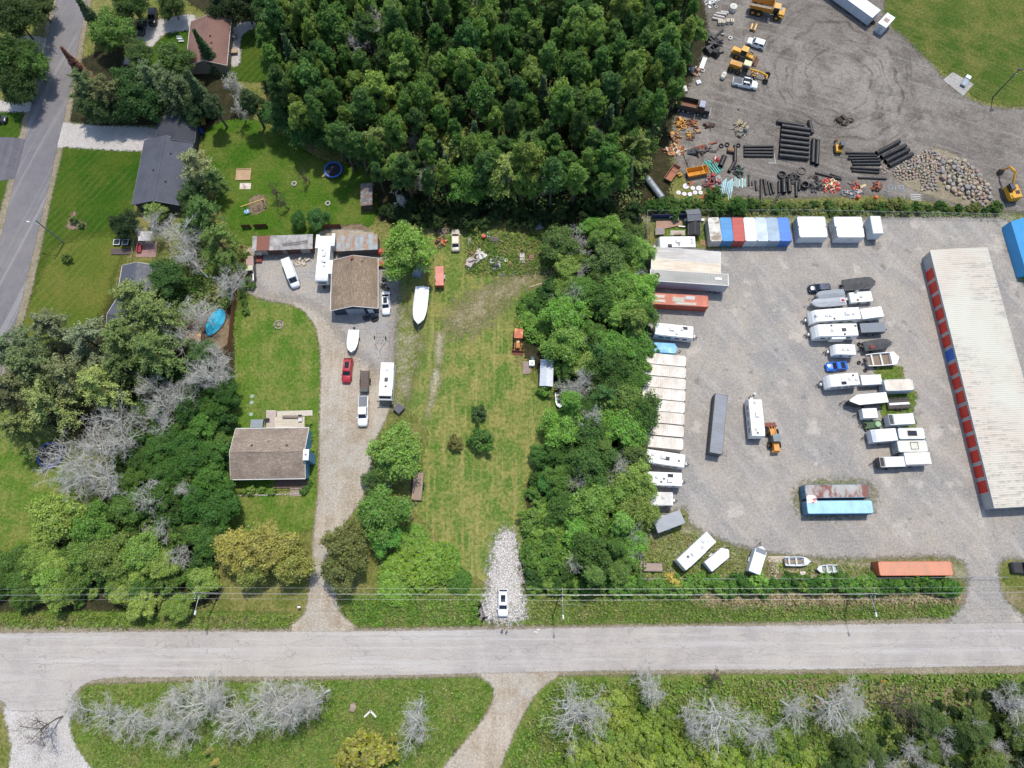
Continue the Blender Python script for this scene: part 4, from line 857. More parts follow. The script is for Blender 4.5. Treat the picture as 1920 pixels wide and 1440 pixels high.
for i in range(16):
    xx = -Ls / 2 + Ls * (.060 + .0555 * (i + .5)); cc = '2a62b8' if i == 6 else 'cf3324'; dw = Ls * .0555 * .78
    f = MB().box(xx, west * (y + .0), 0, dw + .2, .10, 2.75).build('door_frame', pm('c9c9c4', .5, dirt=.2), h)
    g = MB().box(xx, west * (y + .055), .03, dw, .06, 2.6).build('roll_up_door', pm(cc, .45, dirt=.18, dcol='6a3a34' if i != 6 else '2a3a5a', scale=.8), f)
    if i == 6: g['label'] = 'the one blue roll-up door'

# ---- blue fabric shelter at the right edge
c, rz, L = axis((1936, 404), (1966, 500), 4.6); h = thing('fabric_shelter', 'bright blue tarpaulin shelter cut by the right edge', 'shelter', c, rz); W = 6.4
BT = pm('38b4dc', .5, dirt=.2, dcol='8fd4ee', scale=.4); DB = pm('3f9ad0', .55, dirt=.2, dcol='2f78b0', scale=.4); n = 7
for s in (-1, 1):
    for i in range(n):
        x0, x1 = -L / 2 + L * i / n, -L / 2 + L * (i + 1) / n
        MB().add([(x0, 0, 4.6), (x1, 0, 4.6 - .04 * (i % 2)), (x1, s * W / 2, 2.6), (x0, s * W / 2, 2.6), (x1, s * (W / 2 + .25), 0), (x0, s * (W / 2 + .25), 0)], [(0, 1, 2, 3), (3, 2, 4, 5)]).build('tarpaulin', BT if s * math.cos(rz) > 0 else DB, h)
for sx in (-1, 1): MB().add([(sx * L / 2, -W / 2 - .25, 0), (sx * L / 2, W / 2 + .25, 0), (sx * L / 2, W / 2, 2.6), (sx * L / 2, 0, 4.6), (sx * L / 2, -W / 2, 2.6)], [(0, 1, 2, 3, 4)]).build('end_wall', BT, h)
# ================================================================== trees and plants
def leaf_mat(name, transl=.28, vary=.35):
    m, nt, b = newmat(name)
    oi = N(nt, 'ObjectInfo'); r = N(nt, 'NewGeometry').outputs['Random Per Island']
    co = N(nt, 'TexCoord').outputs['Object']
    nz = noise(nt, co, .9, 3)
    v = mth(nt, 'ADD', rng(nt, r, 0, 1, 1 - vary, 1 + vary), rng(nt, nz, .3, .7, -.22, .22))
    hs = N(nt, 'HueSaturation', {'Hue': rng(nt, mth(nt, 'FRACT', mth(nt, 'MULTIPLY', r, 7.3)), 0, 1, .478, .522), 'Saturation': rng(nt, mth(nt, 'FRACT', mth(nt, 'MULTIPLY', r, 3.7)), 0, 1, .8, 1.1), 'Value': v, 'Color': oi.outputs['Color']}).outputs[0]
    nt.links.new(hs, b.inputs['Base Color']); b.inputs['Roughness'].default_value = .7; b.inputs['Specular IOR Level'].default_value = .08
    tr = N(nt, 'BsdfTranslucent', {'Color': hs}).outputs[0]
    nt.links.new(N(nt, 'MixShader', {0: transl, 1: b.outputs[0], 2: tr}).outputs[0], nt.nodes['Material Output'].inputs[0])
    return m
LEAF = leaf_mat('leaves', .33); NEEDLE = leaf_mat('needles', .12, .4)
WEED, _nt, _b = (lambda m: (m, m.node_tree, m.node_tree.nodes['Principled BSDF']))(leaf_mat('weeds', .2, .4))
_hs = [n for n in _nt.nodes if n.type == 'HUE_SAT'][0]; _oi = [n for n in _nt.nodes if n.type == 'OBJECT_INFO'][0]
_nt.links.new(mixc(_nt, mth(_nt, 'MULTIPLY', rng(_nt, noise(_nt, coords(_nt), .22, 3, .7), .45, .62), .55), _oi.outputs['Color'], lin('978b5c')), _hs.inputs['Color'])
BARK = pm('5a5148', .9, dirt=.4, dcol='2e2a25', scale=3, bump=.4)
GREY_BARK = pm('cbc8be', .85, dirt=.4, dcol='8a857b', scale=1.2, c2='d8d5cb')
BROWN_TWIG = pm('6d6053', .9, dirt=.4, dcol='4a4038', scale=2)
BIRCH = pm('a7a598', .8, dirt=.4, dcol='4c4a44', scale=3)

def leaf_quads(rs, pos, nrm, size, asp=1.5):
    """two-triangle leaf sprays at pos facing nrm"""
    n = len(pos); nrm = nrm / np.linalg.norm(nrm, axis=1, keepdims=True)
    a = rs.normal(size=(n, 3)); u = np.cross(nrm, a); u /= np.linalg.norm(u, axis=1, keepdims=True) + 1e-9; w_ = np.cross(nrm, u)
    s = size[:, None] * .5
    p0, p1, p2, p3 = pos - u * s * asp, pos - w_ * s * .8 + nrm * s * .25, pos + u * s * asp, pos + w_ * s * .8 + nrm * s * .25
    v = np.stack([p0, p1, p2, p3], 1).reshape(-1, 3)
    return v, np.arange(4 * n).reshape(n, 4)

def limb_mesh(name, segs, mat, n=5):
    """segs: list of (p, q, r0, r1)"""
    k = len(segs); p = np.array([s[0] for s in segs], float); q = np.array([s[1] for s in segs], float)
    r0 = np.array([s[2] for s in segs])[:, None]; r1 = np.array([s[3] for s in segs])[:, None]
    d = q - p; d /= np.linalg.norm(d, axis=1, keepdims=True) + 1e-9
    ref = np.where(np.abs(d[:, 2:3]) > .9, np.array([[1., 0, 0]]), np.array([[0, 0, 1.]])); u = np.cross(d, ref); u /= np.linalg.norm(u, axis=1, keepdims=True); w_ = np.cross(d, u)
    rows = []
    for c, r in ((p, r0), (q, r1)):
        for i in range(n):
            t = 2 * math.pi * i / n; rows.append(c + (u * math.cos(t) + w_ * math.sin(t)) * r)
    v = np.stack(rows, 1).reshape(-1, 3); base = np.arange(k)[:, None] * 2 * n; f = []
    for i in range(n):
        j = (i + 1) % n; f.append(np.concatenate([base + i, base + j, base + n + j, base + n + i], 1))
    return np_mesh(name, v, np.concatenate(f, 0), mat)

def broadleaf(seed, R, Ht, n=7000, leaf=.42, lumps=26, z0=.22, tall=1.0, cone=.0):
    """boughs spread through an uneven crown, each carrying loose sprays of leaves"""
    rs = np.random.RandomState(seed); zc = Ht * (z0 + (1 - z0) * .5); hz = Ht * (1 - z0) * .5 * tall
    lob = rs.uniform(0, 6.28, 4); amp = rs.uniform(.06, .17, 4)
    def rad(a): return 1 + sum(amp[i] * np.sin((i + 2) * a + lob[i]) for i in range(4))
    c = []
    while len(c) < lumps:
        d = rs.normal(size=3); d /= np.linalg.norm(d)
        if d[2] < -.5: continue
        k = rs.uniform(.35, .92) ** .8; a = math.atan2(d[1], d[0]); q = R * k * rad(a)
        z = d[2] * k * rs.uniform(.8, 1.1); t_ = 1 - cone * (z * .5 + .35); c.append((d[0] * q * t_, d[1] * q * t_, z * hz))
    c = np.array(c); rl = R * rs.uniform(.12, .27, lumps); wgt = rl ** 2 * rs.uniform(.4, 1.3, lumps); wgt /= wgt.sum()
    out = c / (np.linalg.norm(c, axis=1, keepdims=True) + 1e-6)
    k = rs.choice(lumps, n, p=wgt); d = rs.normal(size=(n, 3)); d /= np.linalg.norm(d, axis=1, keepdims=True)
    d[:, 2] = np.where(d[:, 2] < -.3, -d[:, 2], d[:, 2])
    shell = .35 + .9 * rs.rand(n) ** .7
    pos = c[k] + d * (rl[k] * shell)[:, None] * np.array([1.1, 1.1, .7]) + out[k] * (rs.rand(n) ** 3 * rl[k] * 1.0)[:, None]
    nrm = d * .45 + out[k] * .25 + np.array([.0, .0, .6]) + rs.normal(size=d.shape) * .6
    pos[:, 2] += zc; v, f = leaf_quads(rs, pos, nrm, leaf * rs.uniform(.5, 1.4, len(pos)), 1.5 + cone)
    crown = np_mesh('crown', v, f, LEAF)
    segs = []; th = Ht * (z0 + .3); r = .026 * Ht
    b = [np.array([0, 0, -.1]), np.array([rs.uniform(-.2, .2), rs.uniform(-.2, .2), th * .5]), np.array([rs.uniform(-.3, .3), rs.uniform(-.3, .3), th])]
    segs += [(b[0], b[1], r, r * .8), (b[1], b[2], r * .8, r * .55)]
    for i in range(min(lumps, 22)):
        e = c[i] + np.array([0, 0, zc]); st = b[1] * (1 - (s := rs.uniform(.1, 1))) + b[2] * s; mid = (st + e) / 2 + rs.normal(size=3) * .25 + np.array([0, 0, -.2])
        segs += [(st, mid, r * .4, r * .26), (mid, e, r * .26, r * .08)]
    return limb_mesh('trunk', segs, BARK, 6), crown

def aspen(seed, R, Ht, n=4200, leaf=.36):
    return broadleaf(seed, R, Ht, n, leaf, 62, .3, 1.0, .75)

def spruce(seed, R, Ht, n=5200, colr=None):
    rs = np.random.RandomState(seed); L = int(Ht * 2.4); P_, N_, S_ = [], [], []; segs = [(np.array([0, 0, -.1]), np.array([0, 0, Ht * .6]), .02 * Ht, .011 * Ht), (np.array([0, 0, Ht * .6]), np.array([0, 0, Ht]), .011 * Ht, .01)]
    for i in range(L):
        t = i / L; z = Ht * (.08 + .92 * t); rr = R * (1 - t) ** .85 * rs.uniform(.82, 1.1) + .12; nb = max(5, int(11 * (1 - t) + 4))
        for j in range(nb):
            a = 2 * math.pi * (j + rs.rand()) / nb; q = rr * rs.uniform(.75, 1.1); steps = max(2, int(q / .22))
            e = np.array([math.cos(a), math.sin(a), 0])
            if i % 2 == 0: segs.append((np.array([0, 0, z]), np.array([0, 0, z - q * .16]) + e * q * .8, .035, .012))
            for s in range(steps):
                f = (s + .6) / steps; w_ = .16 + .24 * (1 - abs(f - .55))
                for side in (-1, 0, 1):
                    o = np.array([-e[1], e[0], 0]) * side * w_ * rs.uniform(.6, 1.2)
                    P_.append(e * q * f + o + np.array([0, 0, z - q * .32 * f * f + rs.normal() * .05])); N_.append(np.array([0, 0, 1.]) + e * .45 + rs.normal(size=3) * .4); S_.append(rs.uniform(.24, .44))
    P_, N_, S_ = np.array(P_), np.array(N_), np.array(S_)
    if len(P_) > n * 1.6: k = rs.permutation(len(P_))[:int(n * 1.6)]; P_, N_, S_ = P_[k], N_[k], S_[k]
    v, f = leaf_quads(rs, P_, N_, S_, 1.7)
    return limb_mesh('trunk', segs, BARK, 5), np_mesh('crown', v, f, NEEDLE)

def pine(seed, R, Ht, n=10000):
    """white pine: whorls of long limbs, each ending in flat plumes of needles"""
    rs = np.random.RandomState(seed); segs = []; P_, N_, S_ = [], [], []
    top = np.array([rs.uniform(-.5, .5), rs.uniform(-.5, .5), Ht]); segs += [(np.array([0, 0, -.1]), top * .55, .022 * Ht, .014 * Ht), (top * .55, top, .014 * Ht, .02)]
    W = int(Ht * .75); plumes = []
    for i in range(W):
        t = .3 + .7 * i / W; c = top * t; rr = R * (1.12 - ((t - .3) / .7) ** 1.4) * rs.uniform(.7, 1.1); nb = rs.randint(4, 7)
        for j in range(nb):
            a = rs.uniform(0, 6.283); e = np.array([math.cos(a), math.sin(a), 0]); tip = c + e * rr + np.array([0, 0, rr * rs.uniform(.05, .35)])
            segs.append((c, (c + tip) / 2, .075, .05)); segs.append(((c + tip) / 2, tip, .05, .018))
            for f in (.45, .62, .8, 1.0):
                if f < .6 and rs.rand() < .5: continue
                pc = c + (tip - c) * f + rs.normal(size=3) * .25 + np.array([0, 0, .12]); plumes.append((pc, e, rs.uniform(.45, .95) * (.75 + .5 * rr / R)))
    per = max(8, n // len(plumes))
    for pc, e, s in plumes:
        pp = np.array([-e[1], e[0], 0]); d = (rs.normal(size=(per, 1)) * e * .75 + rs.normal(size=(per, 1)) * pp * .3 + rs.normal(size=(per, 1)) * np.array([0, 0, .16])) * s; P_.append(pc + d); nn = np.tile(np.array([0, 0, 1.]), (per, 1)) + rs.normal(size=(per, 3)) * .6 + d * .5; N_.append(nn); S_.append(rs.uniform(.16, .34, per))
    v, f = leaf_quads(rs, np.concatenate(P_), np.concatenate(N_), np.concatenate(S_), 1.6)
    return limb_mesh('trunk', segs, BARK, 5), np_mesh('crown', v, f, NEEDLE)

def dead(seed, R, Ht, mat, limbs=9, levels=4, tw=.015, up=.5, split=(6, 6, 5)):
    """a bare tree: trunk, limbs, branches and very many fine twigs"""
    rs = np.random.RandomState(seed); trunk, fine = [], []
    def grow(p, d, L, r, lv):
        n = 3 if lv < 2 else 2; pts = [p]; dd = d
        for i in range(n):
            dd = dd + rs.normal(size=3) * (.16 + .05 * lv) + np.array([0, 0, .07]); dd = dd / np.linalg.norm(dd); pts.append(pts[-1] + dd * L / n)
        for i in range(n):
            ra, rb = r * (1 - .55 * i / n), r * (1 - .55 * (i + 1) / n); (trunk if lv < 1 else fine).append((pts[i], pts[i + 1], max(ra, tw), max(rb, tw * .8)))
        if lv >= levels: return
        k = split[min(lv - 1, len(split) - 1)] if lv else limbs
        for i in range(k):
            f = rs.uniform(.35 if lv == 0 else .2, 1.0) * n; j = min(int(f), n - 1); s = pts[j] + (pts[j + 1] - pts[j]) * (f - j)
            a = rs.normal(size=3); a -= a @ dd * dd; a /= np.linalg.norm(a); sp = rs.uniform(.65, 1.15)
            nd = dd * math.cos(sp) + a * math.sin(sp); nd[2] = nd[2] * .8 + up * .25; nd /= np.linalg.norm(nd)
            grow(s, nd, (R * 1.0 if lv == 0 else L * rs.uniform(.42, .68)) * rs.uniform(.75, 1.1), r * rs.uniform(.36, .52), lv + 1)
    grow(np.array([0, 0, -.1]), np.array([rs.normal() * .08, rs.normal() * .08, 1.]), Ht * .72, .026 * Ht, 0)
    return limb_mesh('trunk', trunk, mat, 6), limb_mesh('branches', fine, mat, 3)

def sumac(seed, R, Ht, n=5200):
    """low dome of star-shaped leaf rosettes"""
    rs = np.random.RandomState(seed); m_ = n // 9; a = rs.uniform(0, 6.283, m_); q = R * np.sqrt(rs.rand(m_)); lump = .9 * np.sin(q * np.cos(a) * 2.1 + 1) * np.cos(q * np.sin(a) * 1.8) + .4 * np.sin(q * np.sin(a) * 4)
    z = Ht * np.sqrt(np.clip(1.02 - (q / R) ** 2.4, 0, 1)) * (.84 + .16 * lump) - rs.rand(m_) ** 2 * 1.1
    c = np.stack([q * np.cos(a), q * np.sin(a), np.maximum(z, .3)], 1); pos, nr, sz = [], [], []
    for i in range(9):
        t = 2 * math.pi * i / 9 + rs.rand(m_); o = np.stack([np.cos(t), np.sin(t), np.full(m_, -.25)], 1) * rs.uniform(.16, .34, m_)[:, None]
        pos.append(c + o); nr.append(np.stack([np.cos(t) * .35, np.sin(t) * .35, np.ones(m_)], 1) + rs.normal(size=(m_, 3)) * .28); sz.append(rs.uniform(.24, .42, m_))
    v, f = leaf_quads(rs, np.concatenate(pos), np.concatenate(nr), np.concatenate(sz), 1.5)
    segs = [(np.array([x * .5, y * .5, 0]), np.array([x, y, zz - .25]), .05, .02) for x, y, zz in c[:60]]
    return limb_mesh('stems', segs, BARK, 4), np_mesh('crown', v, f, LEAF)

def weeds(name, px, n, size, h, col, seed, mat=None):
    """leafy ground cover nobody could count"""
    rs = np.random.RandomState(seed); poly = [P(*p) for p in px]; q = np.array(poly); lo, hi = q.min(0), q.max(0)
    p = lo + (hi - lo) * rs.rand(n * 3, 2); d = sdist(p, poly); d += rs.normal(size=len(d)) * .3; p = p[d > .5][:n]; k = len(p)
    # clumpy heights
    hh = h * (.45 + .55 * np.abs(np.sin(p[:, 0] * 1.3 + 2 * np.sin(p[:, 1] * .7)) * np.cos(p[:, 1] * 1.1 + np.sin(p[:, 0])))) * rs.rand(k) ** .5
    pos = np.column_stack([p, hh + .05]); nr = np.array([0, 0, 1.]) + rs.normal(size=(k, 3)) * .5
    v, f = leaf_quads(rs, pos, nr, size * rs.uniform(.5, 1.4, k), 1.6)
    o = link(name, np_mesh(name, v, f, mat or WEED)); o.color = tuple(x * 1.35 for x in lin(col)) + (1,)
    return tag(o, kind='stuff')

PROTO = {}
def proto(key, fn):
    t, c = fn; PROTO[key] = (t, c)
for i in range(3): proto('oak%d' % i, broadleaf(10 + i, 4.3, 9.5, 12000, .29, 95))
for i in range(5): proto('asp%d' % i, aspen(30 + i, 3.2, 15.5, 8000, .26))
for i in range(3): proto('bush%d' % i, broadleaf(50 + i, 1.9, 3.1, 2600, .27, 34, .05, 1.05))
for i in range(2): proto('spr%d' % i, spruce(60 + i, 2.3, 14.0))
proto('ced0', spruce(66, 1.7, 8.0, 4200))
for i in range(3): proto('pin%d' % i, pine(70 + i, 4.6, 16.0))
for i in range(3): proto('dead%d' % i, dead(80 + i, 4.6, 10.0, GREY_BARK, limbs=12, split=(6, 5, 4), tw=.0135))
for i in range(2): proto('snag%d' % i, dead(90 + i, 3.0, 14.0, GREY_BARK, limbs=14, split=(5, 5, 4), tw=.016))
proto('bare0', dead(97, 5.2, 9.0, BROWN_TWIG, limbs=8, split=(5, 4, 3)))
proto('bare1', dead(98, 3.6, 12.0, BROWN_TWIG, limbs=10, split=(5, 4, 3)))
for i in range(3): proto('sum%d' % i, sumac(100 + i, 4.2, 3.2))
HTS = {'oak': 9.5, 'asp': 15, 'bush': 3.1, 'spr': 14, 'ced': 8, 'pin': 16, 'dead': 10, 'snag': 14, 'bare': 10, 'sum': 3.2}
CROWNF = {'oak': .66, 'asp': .74, 'bush': .6, 'spr': .5, 'ced': .5, 'pin': .68, 'dead': .6, 'snag': .65, 'bare': .6, 'sum': .8}
NTREE = [0]
LEAF_GAIN = (1.62, 1.46, 1.18)
def plant(kind, px, py, s, col, name, label, cat='tree', group=None, sx=1.0, at=None, rot=None):
    """a tree whose crown's middle shows at pixel (px, py); s scales it"""
    NTREE[0] += 1; fam = kind.rstrip('0123456789')
    if fam == kind:
        ks = [k for k in PROTO if k.rstrip('0123456789') == fam]; kind = RND.choice(ks)
    t, c = PROTO[kind]; h = HTS[fam] * s
    xy = at or P(px, py, h * CROWNF[fam])
    r = thing(name, label, cat, xy, RND.uniform(0, 6.28) if rot is None else rot, group); r.scale = (s * sx, s * sx, s)
    r.rotation_euler[0] = RND.uniform(-.04, .04); r.rotation_euler[1] = RND.uniform(-.04, .04)
    a = link(t.name.split('.')[0], t, r); b = link(c.name.split('.')[0], c, r)
    if col:
        u_ = RND.uniform(.85, 1.15) * (.8 if fam == 'sum' else .85 if fam == 'bush' else 1.1); c0 = lin(col); l0 = .3 * c0[0] + .6 * c0[1] + .1 * c0[2]; ds = .06 if name == 'forest_tree' else .16; k = [(x * (1 - ds) + l0 * ds) * RND.uniform(.95, 1.05) * g_ * u_ * (1.25 if name == 'forest_tree' else .97) for x, g_ in zip(c0, LEAF_GAIN)]; b.color = (k[0], k[1], k[2], 1)
    return r

def scatter(poly, n, mind, seed, z):
    """points inside a pixel polygon (seen at height z) no nearer to each other than mind metres"""
    rs = random.Random(seed); q = [P(*p, z) for p in poly]; xs, ys = [p[0] for p in q], [p[1] for p in q]; out = []; qa = np.array(q); tries = 0
    while len(out) < n and tries < 40:
        tries += 1
        c = np.array([[rs.uniform(min(xs), max(xs)), rs.uniform(min(ys), max(ys))] for _ in range(n * 4)]); c = c[sdist(c, qa) > 0]
        for p in c:
            if len(out) >= n: break
            if all((p[0] - o[0]) ** 2 + (p[1] - o[1]) ** 2 > mind * mind for o in out): out.append((float(p[0]), float(p[1])))
    return out
# ---- the wood at the top
WOODG = 'trees of the dense wood'
FOREST = [(470, -60), (500, 150), (560, 225), (660, 275), (700, 315), (800, 345), (1000, 350), (1140, 345), (1195, 300), (1222, 240), (1290, 130), (1310, 60), (1310, -60)]
GREENS = ['3c5c28', '44662a', '38592e', '4b6c2e', '40632e', '536e30', '365028', '5c7430']
for i, p in enumerate(scatter(FOREST, 310, 3.0, 3, 10)):
    k = RND.random()
    if k < .86: plant('asp', 0, 0, RND.uniform(.75, 1.25), RND.choice(GREENS), 'forest_tree', 'green leafy tree in the dense wood at the top of the picture', group=WOODG, sx=RND.uniform(.55, .95), at=p)
    elif k < .90: plant('oak', 0, 0, RND.uniform(.9, 1.2), RND.choice(GREENS), 'forest_tree', 'green leafy tree in the dense wood at the top of the picture', group=WOODG, at=p, sx=.8)
    elif k < .97: plant('spr', 0, 0, RND.uniform(.7, 1.05), '3f5a38', 'spruce_tree', 'dark spruce among the leafy trees of the dense wood', group='spruces in the wood', at=p)
    else: plant('snag', 0, 0, RND.uniform(.8, 1.05), None, 'dead_tree', 'bare grey dead tree among the green crowns of the wood', group='dead trees in the wood', at=p)
for x, y, s in ((700, 50, 1.15), (590, 175, .9), (1135, 195, 1.0), (1110, 255, .8), (775, 265, .7), (805, 325, .7), (1020, 340, .6), (745, 370, .5)):
    plant('snag', x, y, s, None, 'dead_tree', 'bare grey dead tree among the green crowns of the wood', group='dead trees in the wood')
# bright pines on the wood's south edge
for x, y, s, c in ((710, 265, .85, '5f7a33'), (755, 310, .7, '667f35'), (860, 290, .75, '6d8238'), (950, 318, .9, '6a8436'), (1190, 275, .8, '6b7f38'), (1205, 20, .6, '65792f'), (1080, 180, .7, '52702f'), (845, 260, .7, '7b8c48'), (630, 250, .7, '3a5c30'), (525, 210, .75, '33552d'), (570, 235, .75, '2f5329'), (610, 200, .8, '3a5a33'), (985, 265, .7, '4b6a33'), (1040, 318, .7, '4d6b37'), (1130, 330, .75, '486837')):
    if x in (710, 755, 860, 950, 1190, 1205, 1080): plant('pin', x, y, s, c, 'pine_tree', 'bright green pine at the edge of the dense wood', group='pines at the edge of the wood')
    else: plant('oak', x, y, s * 1.25, c, 'forest_tree', 'green leafy tree in the dense wood at the top of the picture', group=WOODG)
for i, p in enumerate(scatter([(700, 395), (800, 420), (1010, 418), (1190, 412), (1195, 385), (1000, 380), (760, 380)], 34, 2.4, 9, 1.5)):
    plant('bush', 0, 0, RND.uniform(.7, 1.1), RND.choice(['35502a', '2f4a27', '425c2c']), 'bush', 'low green bush in the shade at the foot of the wood', 'bush', 'bushes at the foot of the wood', at=p)

# ---- top left: houses among trees
for x, y, kind, s, c, nm, lb in (
    (205, 55, 'oak', .95, '547a2a', 'maple_tree', 'bright green maple beside the side road near the top corner'),
    (245, 5, 'oak', .9, '41612c', 'maple_tree', 'green tree cut by the top edge left of the pale driveway'),
    (170, 30, 'spr0', .95, '3d5232', 'spruce_tree', 'tall dark spruce leaning over the side road at the top'),
    (385, 92, 'spr1', .85, '33502f', 'spruce_tree', 'dark narrow spruce in front of the brown roofed house'),
    (25, 30, 'oak', 1.1, '395229', 'maple_tree', 'dark green tree in the top left corner of the picture'),
    (70, 10, 'oak', .8, '465c2d', 'maple_tree', 'tree at the top edge left of the side road'),
    (20, 105, 'oak', 1.1, '3d5f26', 'maple_tree', 'broad dark tree left of the sandy lane mouth'),
    (55, 120, 'oak', .9, '466b2a', 'maple_tree', 'green tree on the left roadside below the sandy lane mouth'),
    (30, 160, 'oak', .9, '345029', 'maple_tree', 'dark tree just above the pale lane on the left edge'),
    (455, 5, 'oak', 1.0, '33492b', 'maple_tree', 'dark tree at the top edge above the brown roofed house'),
    (415, 12, 'oak', .7, '2f472a', 'maple_tree', 'dark tree right behind the brown roofed house'),
    (320, 8, 'oak', .7, '3f5a2a', 'maple_tree', 'tree at the top edge beside the black parked car'),
    (495, 30, 'spr0', .9, '34482d', 'spruce_tree', 'dark conifer right of the small back lawn at the top'),
    (530, 60, 'spr1', 1.0, '2f4429', 'spruce_tree', 'tall conifer where the wood meets the small back lawn')):
    plant(kind, x, y, s, c, nm, lb)
plant('spr0', 140, 120, .75, '6b4a3e', 'spruce_tree', 'spruce with a rust brown dying top leaning over the side road')
for i, (x, y, s, c, k) in enumerate(((160, 160, .75, '4f6440', 'pin'), (200, 170, .75, '5a663c', 'pin'), (245, 165, 1.0, '35582b', 'oak'), (290, 140, .75, '566a48', 'pin'), (330, 165, .8, '4c6040', 'pin'), (370, 170, 1.0, '41593a', 'spr'), (270, 190, .9, '2f5228', 'oak'), (400, 195, .7, '3e5636', 'asp'), (180, 200, .8, '3a5730', 'oak'), (320, 115, .9, '4a6a35', 'oak'), (260, 100, .7, '4a6a35', 'oak'), (470, 190, .8, '3a5632', 'asp'), (235, 205, .7, '30502c', 'oak'), (360, 205, .7, '32502d', 'oak'))):
    plant(k, x, y, s, c, 'maple_tree', 'green tree in the grove between the two house driveways', group='grove between the house driveways')
plant('snag', 440, 165, .75, None, 'dead_tree', 'bare dead tree beside the grove right of the dark grey house')
plant('snag', 445, 195, .6, None, 'dead_tree', 'smaller bare dead tree below the one beside the grove')
plant('pin0', 365, 305, .75, '7a8b5a', 'pine_tree', 'tall open pine beside the long dark grey house')
for x, y, s, c, lb in ((395, 335, .55, '4a6a34', 'pine with its leaning trunk over the back lawn'), (380, 395, .7, '4a6c30', 'dark pine behind the dark grey house'), (405, 450, .75, '54762e', 'broad green pine against the brown board fence'), (355, 430, .5, '4a6a34', 'smaller pine beside the bare pale tree'), (430, 490, .5, '5a7a30', 'light green pine leaning on the fence above the pool')): plant('pin', x, y, s, c, 'pine_tree', lb)
for x, y, s, c, lb in ((235, 420, .62, '2f4a2c', 'round dark green shrub tree on the lawn beside the dark grey house'), (360, 390, .5, '3c5a2e', 'leafy green tree below the dark grey house'), (360, 360, .6, '46683a', 'small tree touching the gable of the dark grey house'), (310, 520, .75, '3f6b33', 'green tree between the small grey garage and the bare trees'), (290, 395, .5, '6f8c45', 'small pale green tree at the corner of the dark grey house')):
    plant('oak', x, y, s, c, 'maple_tree', lb)
for x, y, s, lb in ((335, 640, .8, 'bare tree left of the wooden platform'), (400, 655, .6, 'bare tree below the blue pool'), (330, 455, .95, 'large bare pale tree above the small grey garage'), (370, 500, .85, 'bare grey tree beside the brown board fence'), (420, 548, .8, 'bare grey tree just above the blue pool'), (300, 425, .7, 'small bare tree beside the white shade sail'), (365, 600, .8, 'bare brownish tree over the wooden platform')):
    plant('dead', x, y, s, None, 'dead_tree', lb)
# left-hand pines and bare trees
PG = 'pines at the left of the picture'
for x, y, s, c in ((250, 560, .95, '6c7f40'), (285, 590, .95, '667c3e'), (225, 640, 1.0, '5d743a'), (290, 655, .95, '556e38'), (160, 640, .95, '66785a'), (95, 620, .9, '6c7a56'), (60, 690, 1.05, '556a44'), (20, 730, 1.05, '5c6c44'), (130, 700, .95, '607046'), (185, 720, .9, '7a8c44'), (85, 760, .95, '6c7f40'), (20, 650, .9, '52684a'), (40, 800, .8, '6c7f42'), (235, 690, .8, '526c3a')):
    plant('pin', x, y, s, c, 'pine_tree', 'broad yellow green pine in the stand by the left road', group=PG)
DG = 'bare grey trees left of the house'
for x, y, s in ((230, 680, .75), (270, 735, .8), (365, 715, .9), (395, 690, .8), (330, 745, .7), (290, 780, .8), (205, 800, .95), (140, 850, 1.0), (185, 850, 1.0), (235, 840, .9), (150, 890, .8), (215, 885, .9), (320, 800, .6), (345, 915, .6), (270, 930, .7), (310, 990, .6), (330, 1040, .5)):
    plant('dead', x, y, s, None, 'dead_tree', 'bare grey dead tree in the thicket left of the house', group=DG)
TG = 'green trees of the left thicket'
for x, y, s, c in ((250, 900, .5, '4a7426'), (260, 860, .45, '40692a'), (300, 830, .55, '44702a'), (235, 950, .6, '4c7828'), (310, 890, .55, '3f6c24'), (260, 780, .5, '46682f'), (400, 770, .55, '3f6b22'), (380, 800, .6, '4a7a25'), (400, 850, .65, '3d6d20'), (360, 860, .7, '39681f'), (395, 900, .7, '44741f'), (330, 880, .6, '3b6a20'), (410, 960, .75, '386622'), (370, 940, .7, '35621f'), (340, 830, .6, '386423'), (350, 770, .6, '2f5622'), (420, 930, .55, '3f6f26'), (300, 930, .6, '3e6a24'), (390, 1010, .7, '466f28'), (290, 850, .5, '3b6822'), (300, 680, .6, '36592c'), (420, 735, .6, '3a6526'), (375, 660, .6, '476a3a')):
    plant('oak', x, y, s, c, 'maple_tree', 'dense green tree in the thicket left of the house', group=TG)
for x, y, s, c, lb in ((105, 965, .95, '7d9a35', 'bright yellow green tree beside the left lawn'), (85, 1010, .55, '84a035', 'small bright tree at the edge of the left lawn'), (170, 985, .8, '57852a', 'green tree right of the bright one by the left lawn'), (205, 1040, .8, '5f8030', 'mid green round tree above the left roadside hedge'), (160, 1030, .7, '587b2c', 'green tree left of the round one above the roadside'), (265, 1035, .75, '668a30', 'light green tree among bare twigs above the roadside'), (300, 1060, .6, '7c983a', 'small yellow green tree by the first power pole')):
    plant('oak', x, y, s, c, 'maple_tree', lb)
HG = 'roadside trees on the left'
for i, p in enumerate(scatter([(-40, 1055), (60, 1050), (200, 1060), (330, 1065), (390, 1085), (380, 1120), (330, 1140), (290, 1150), (240, 1130), (150, 1130), (60, 1135), (-40, 1130)], 34, 2.6, 15, 2.5)):
    plant(RND.choice(['oak', 'bush']), 0, 0, 1, RND.choice(['6f9434', '587f2b', '7d9c3a', '4a7328']), 'roadside_tree', 'light green leafy tree in the hedge along the left roadside', group=HG, at=p).scale = (lambda s: (s, s, s * .9))(RND.uniform(.45, .62) if RND.random() < 2 else 1)
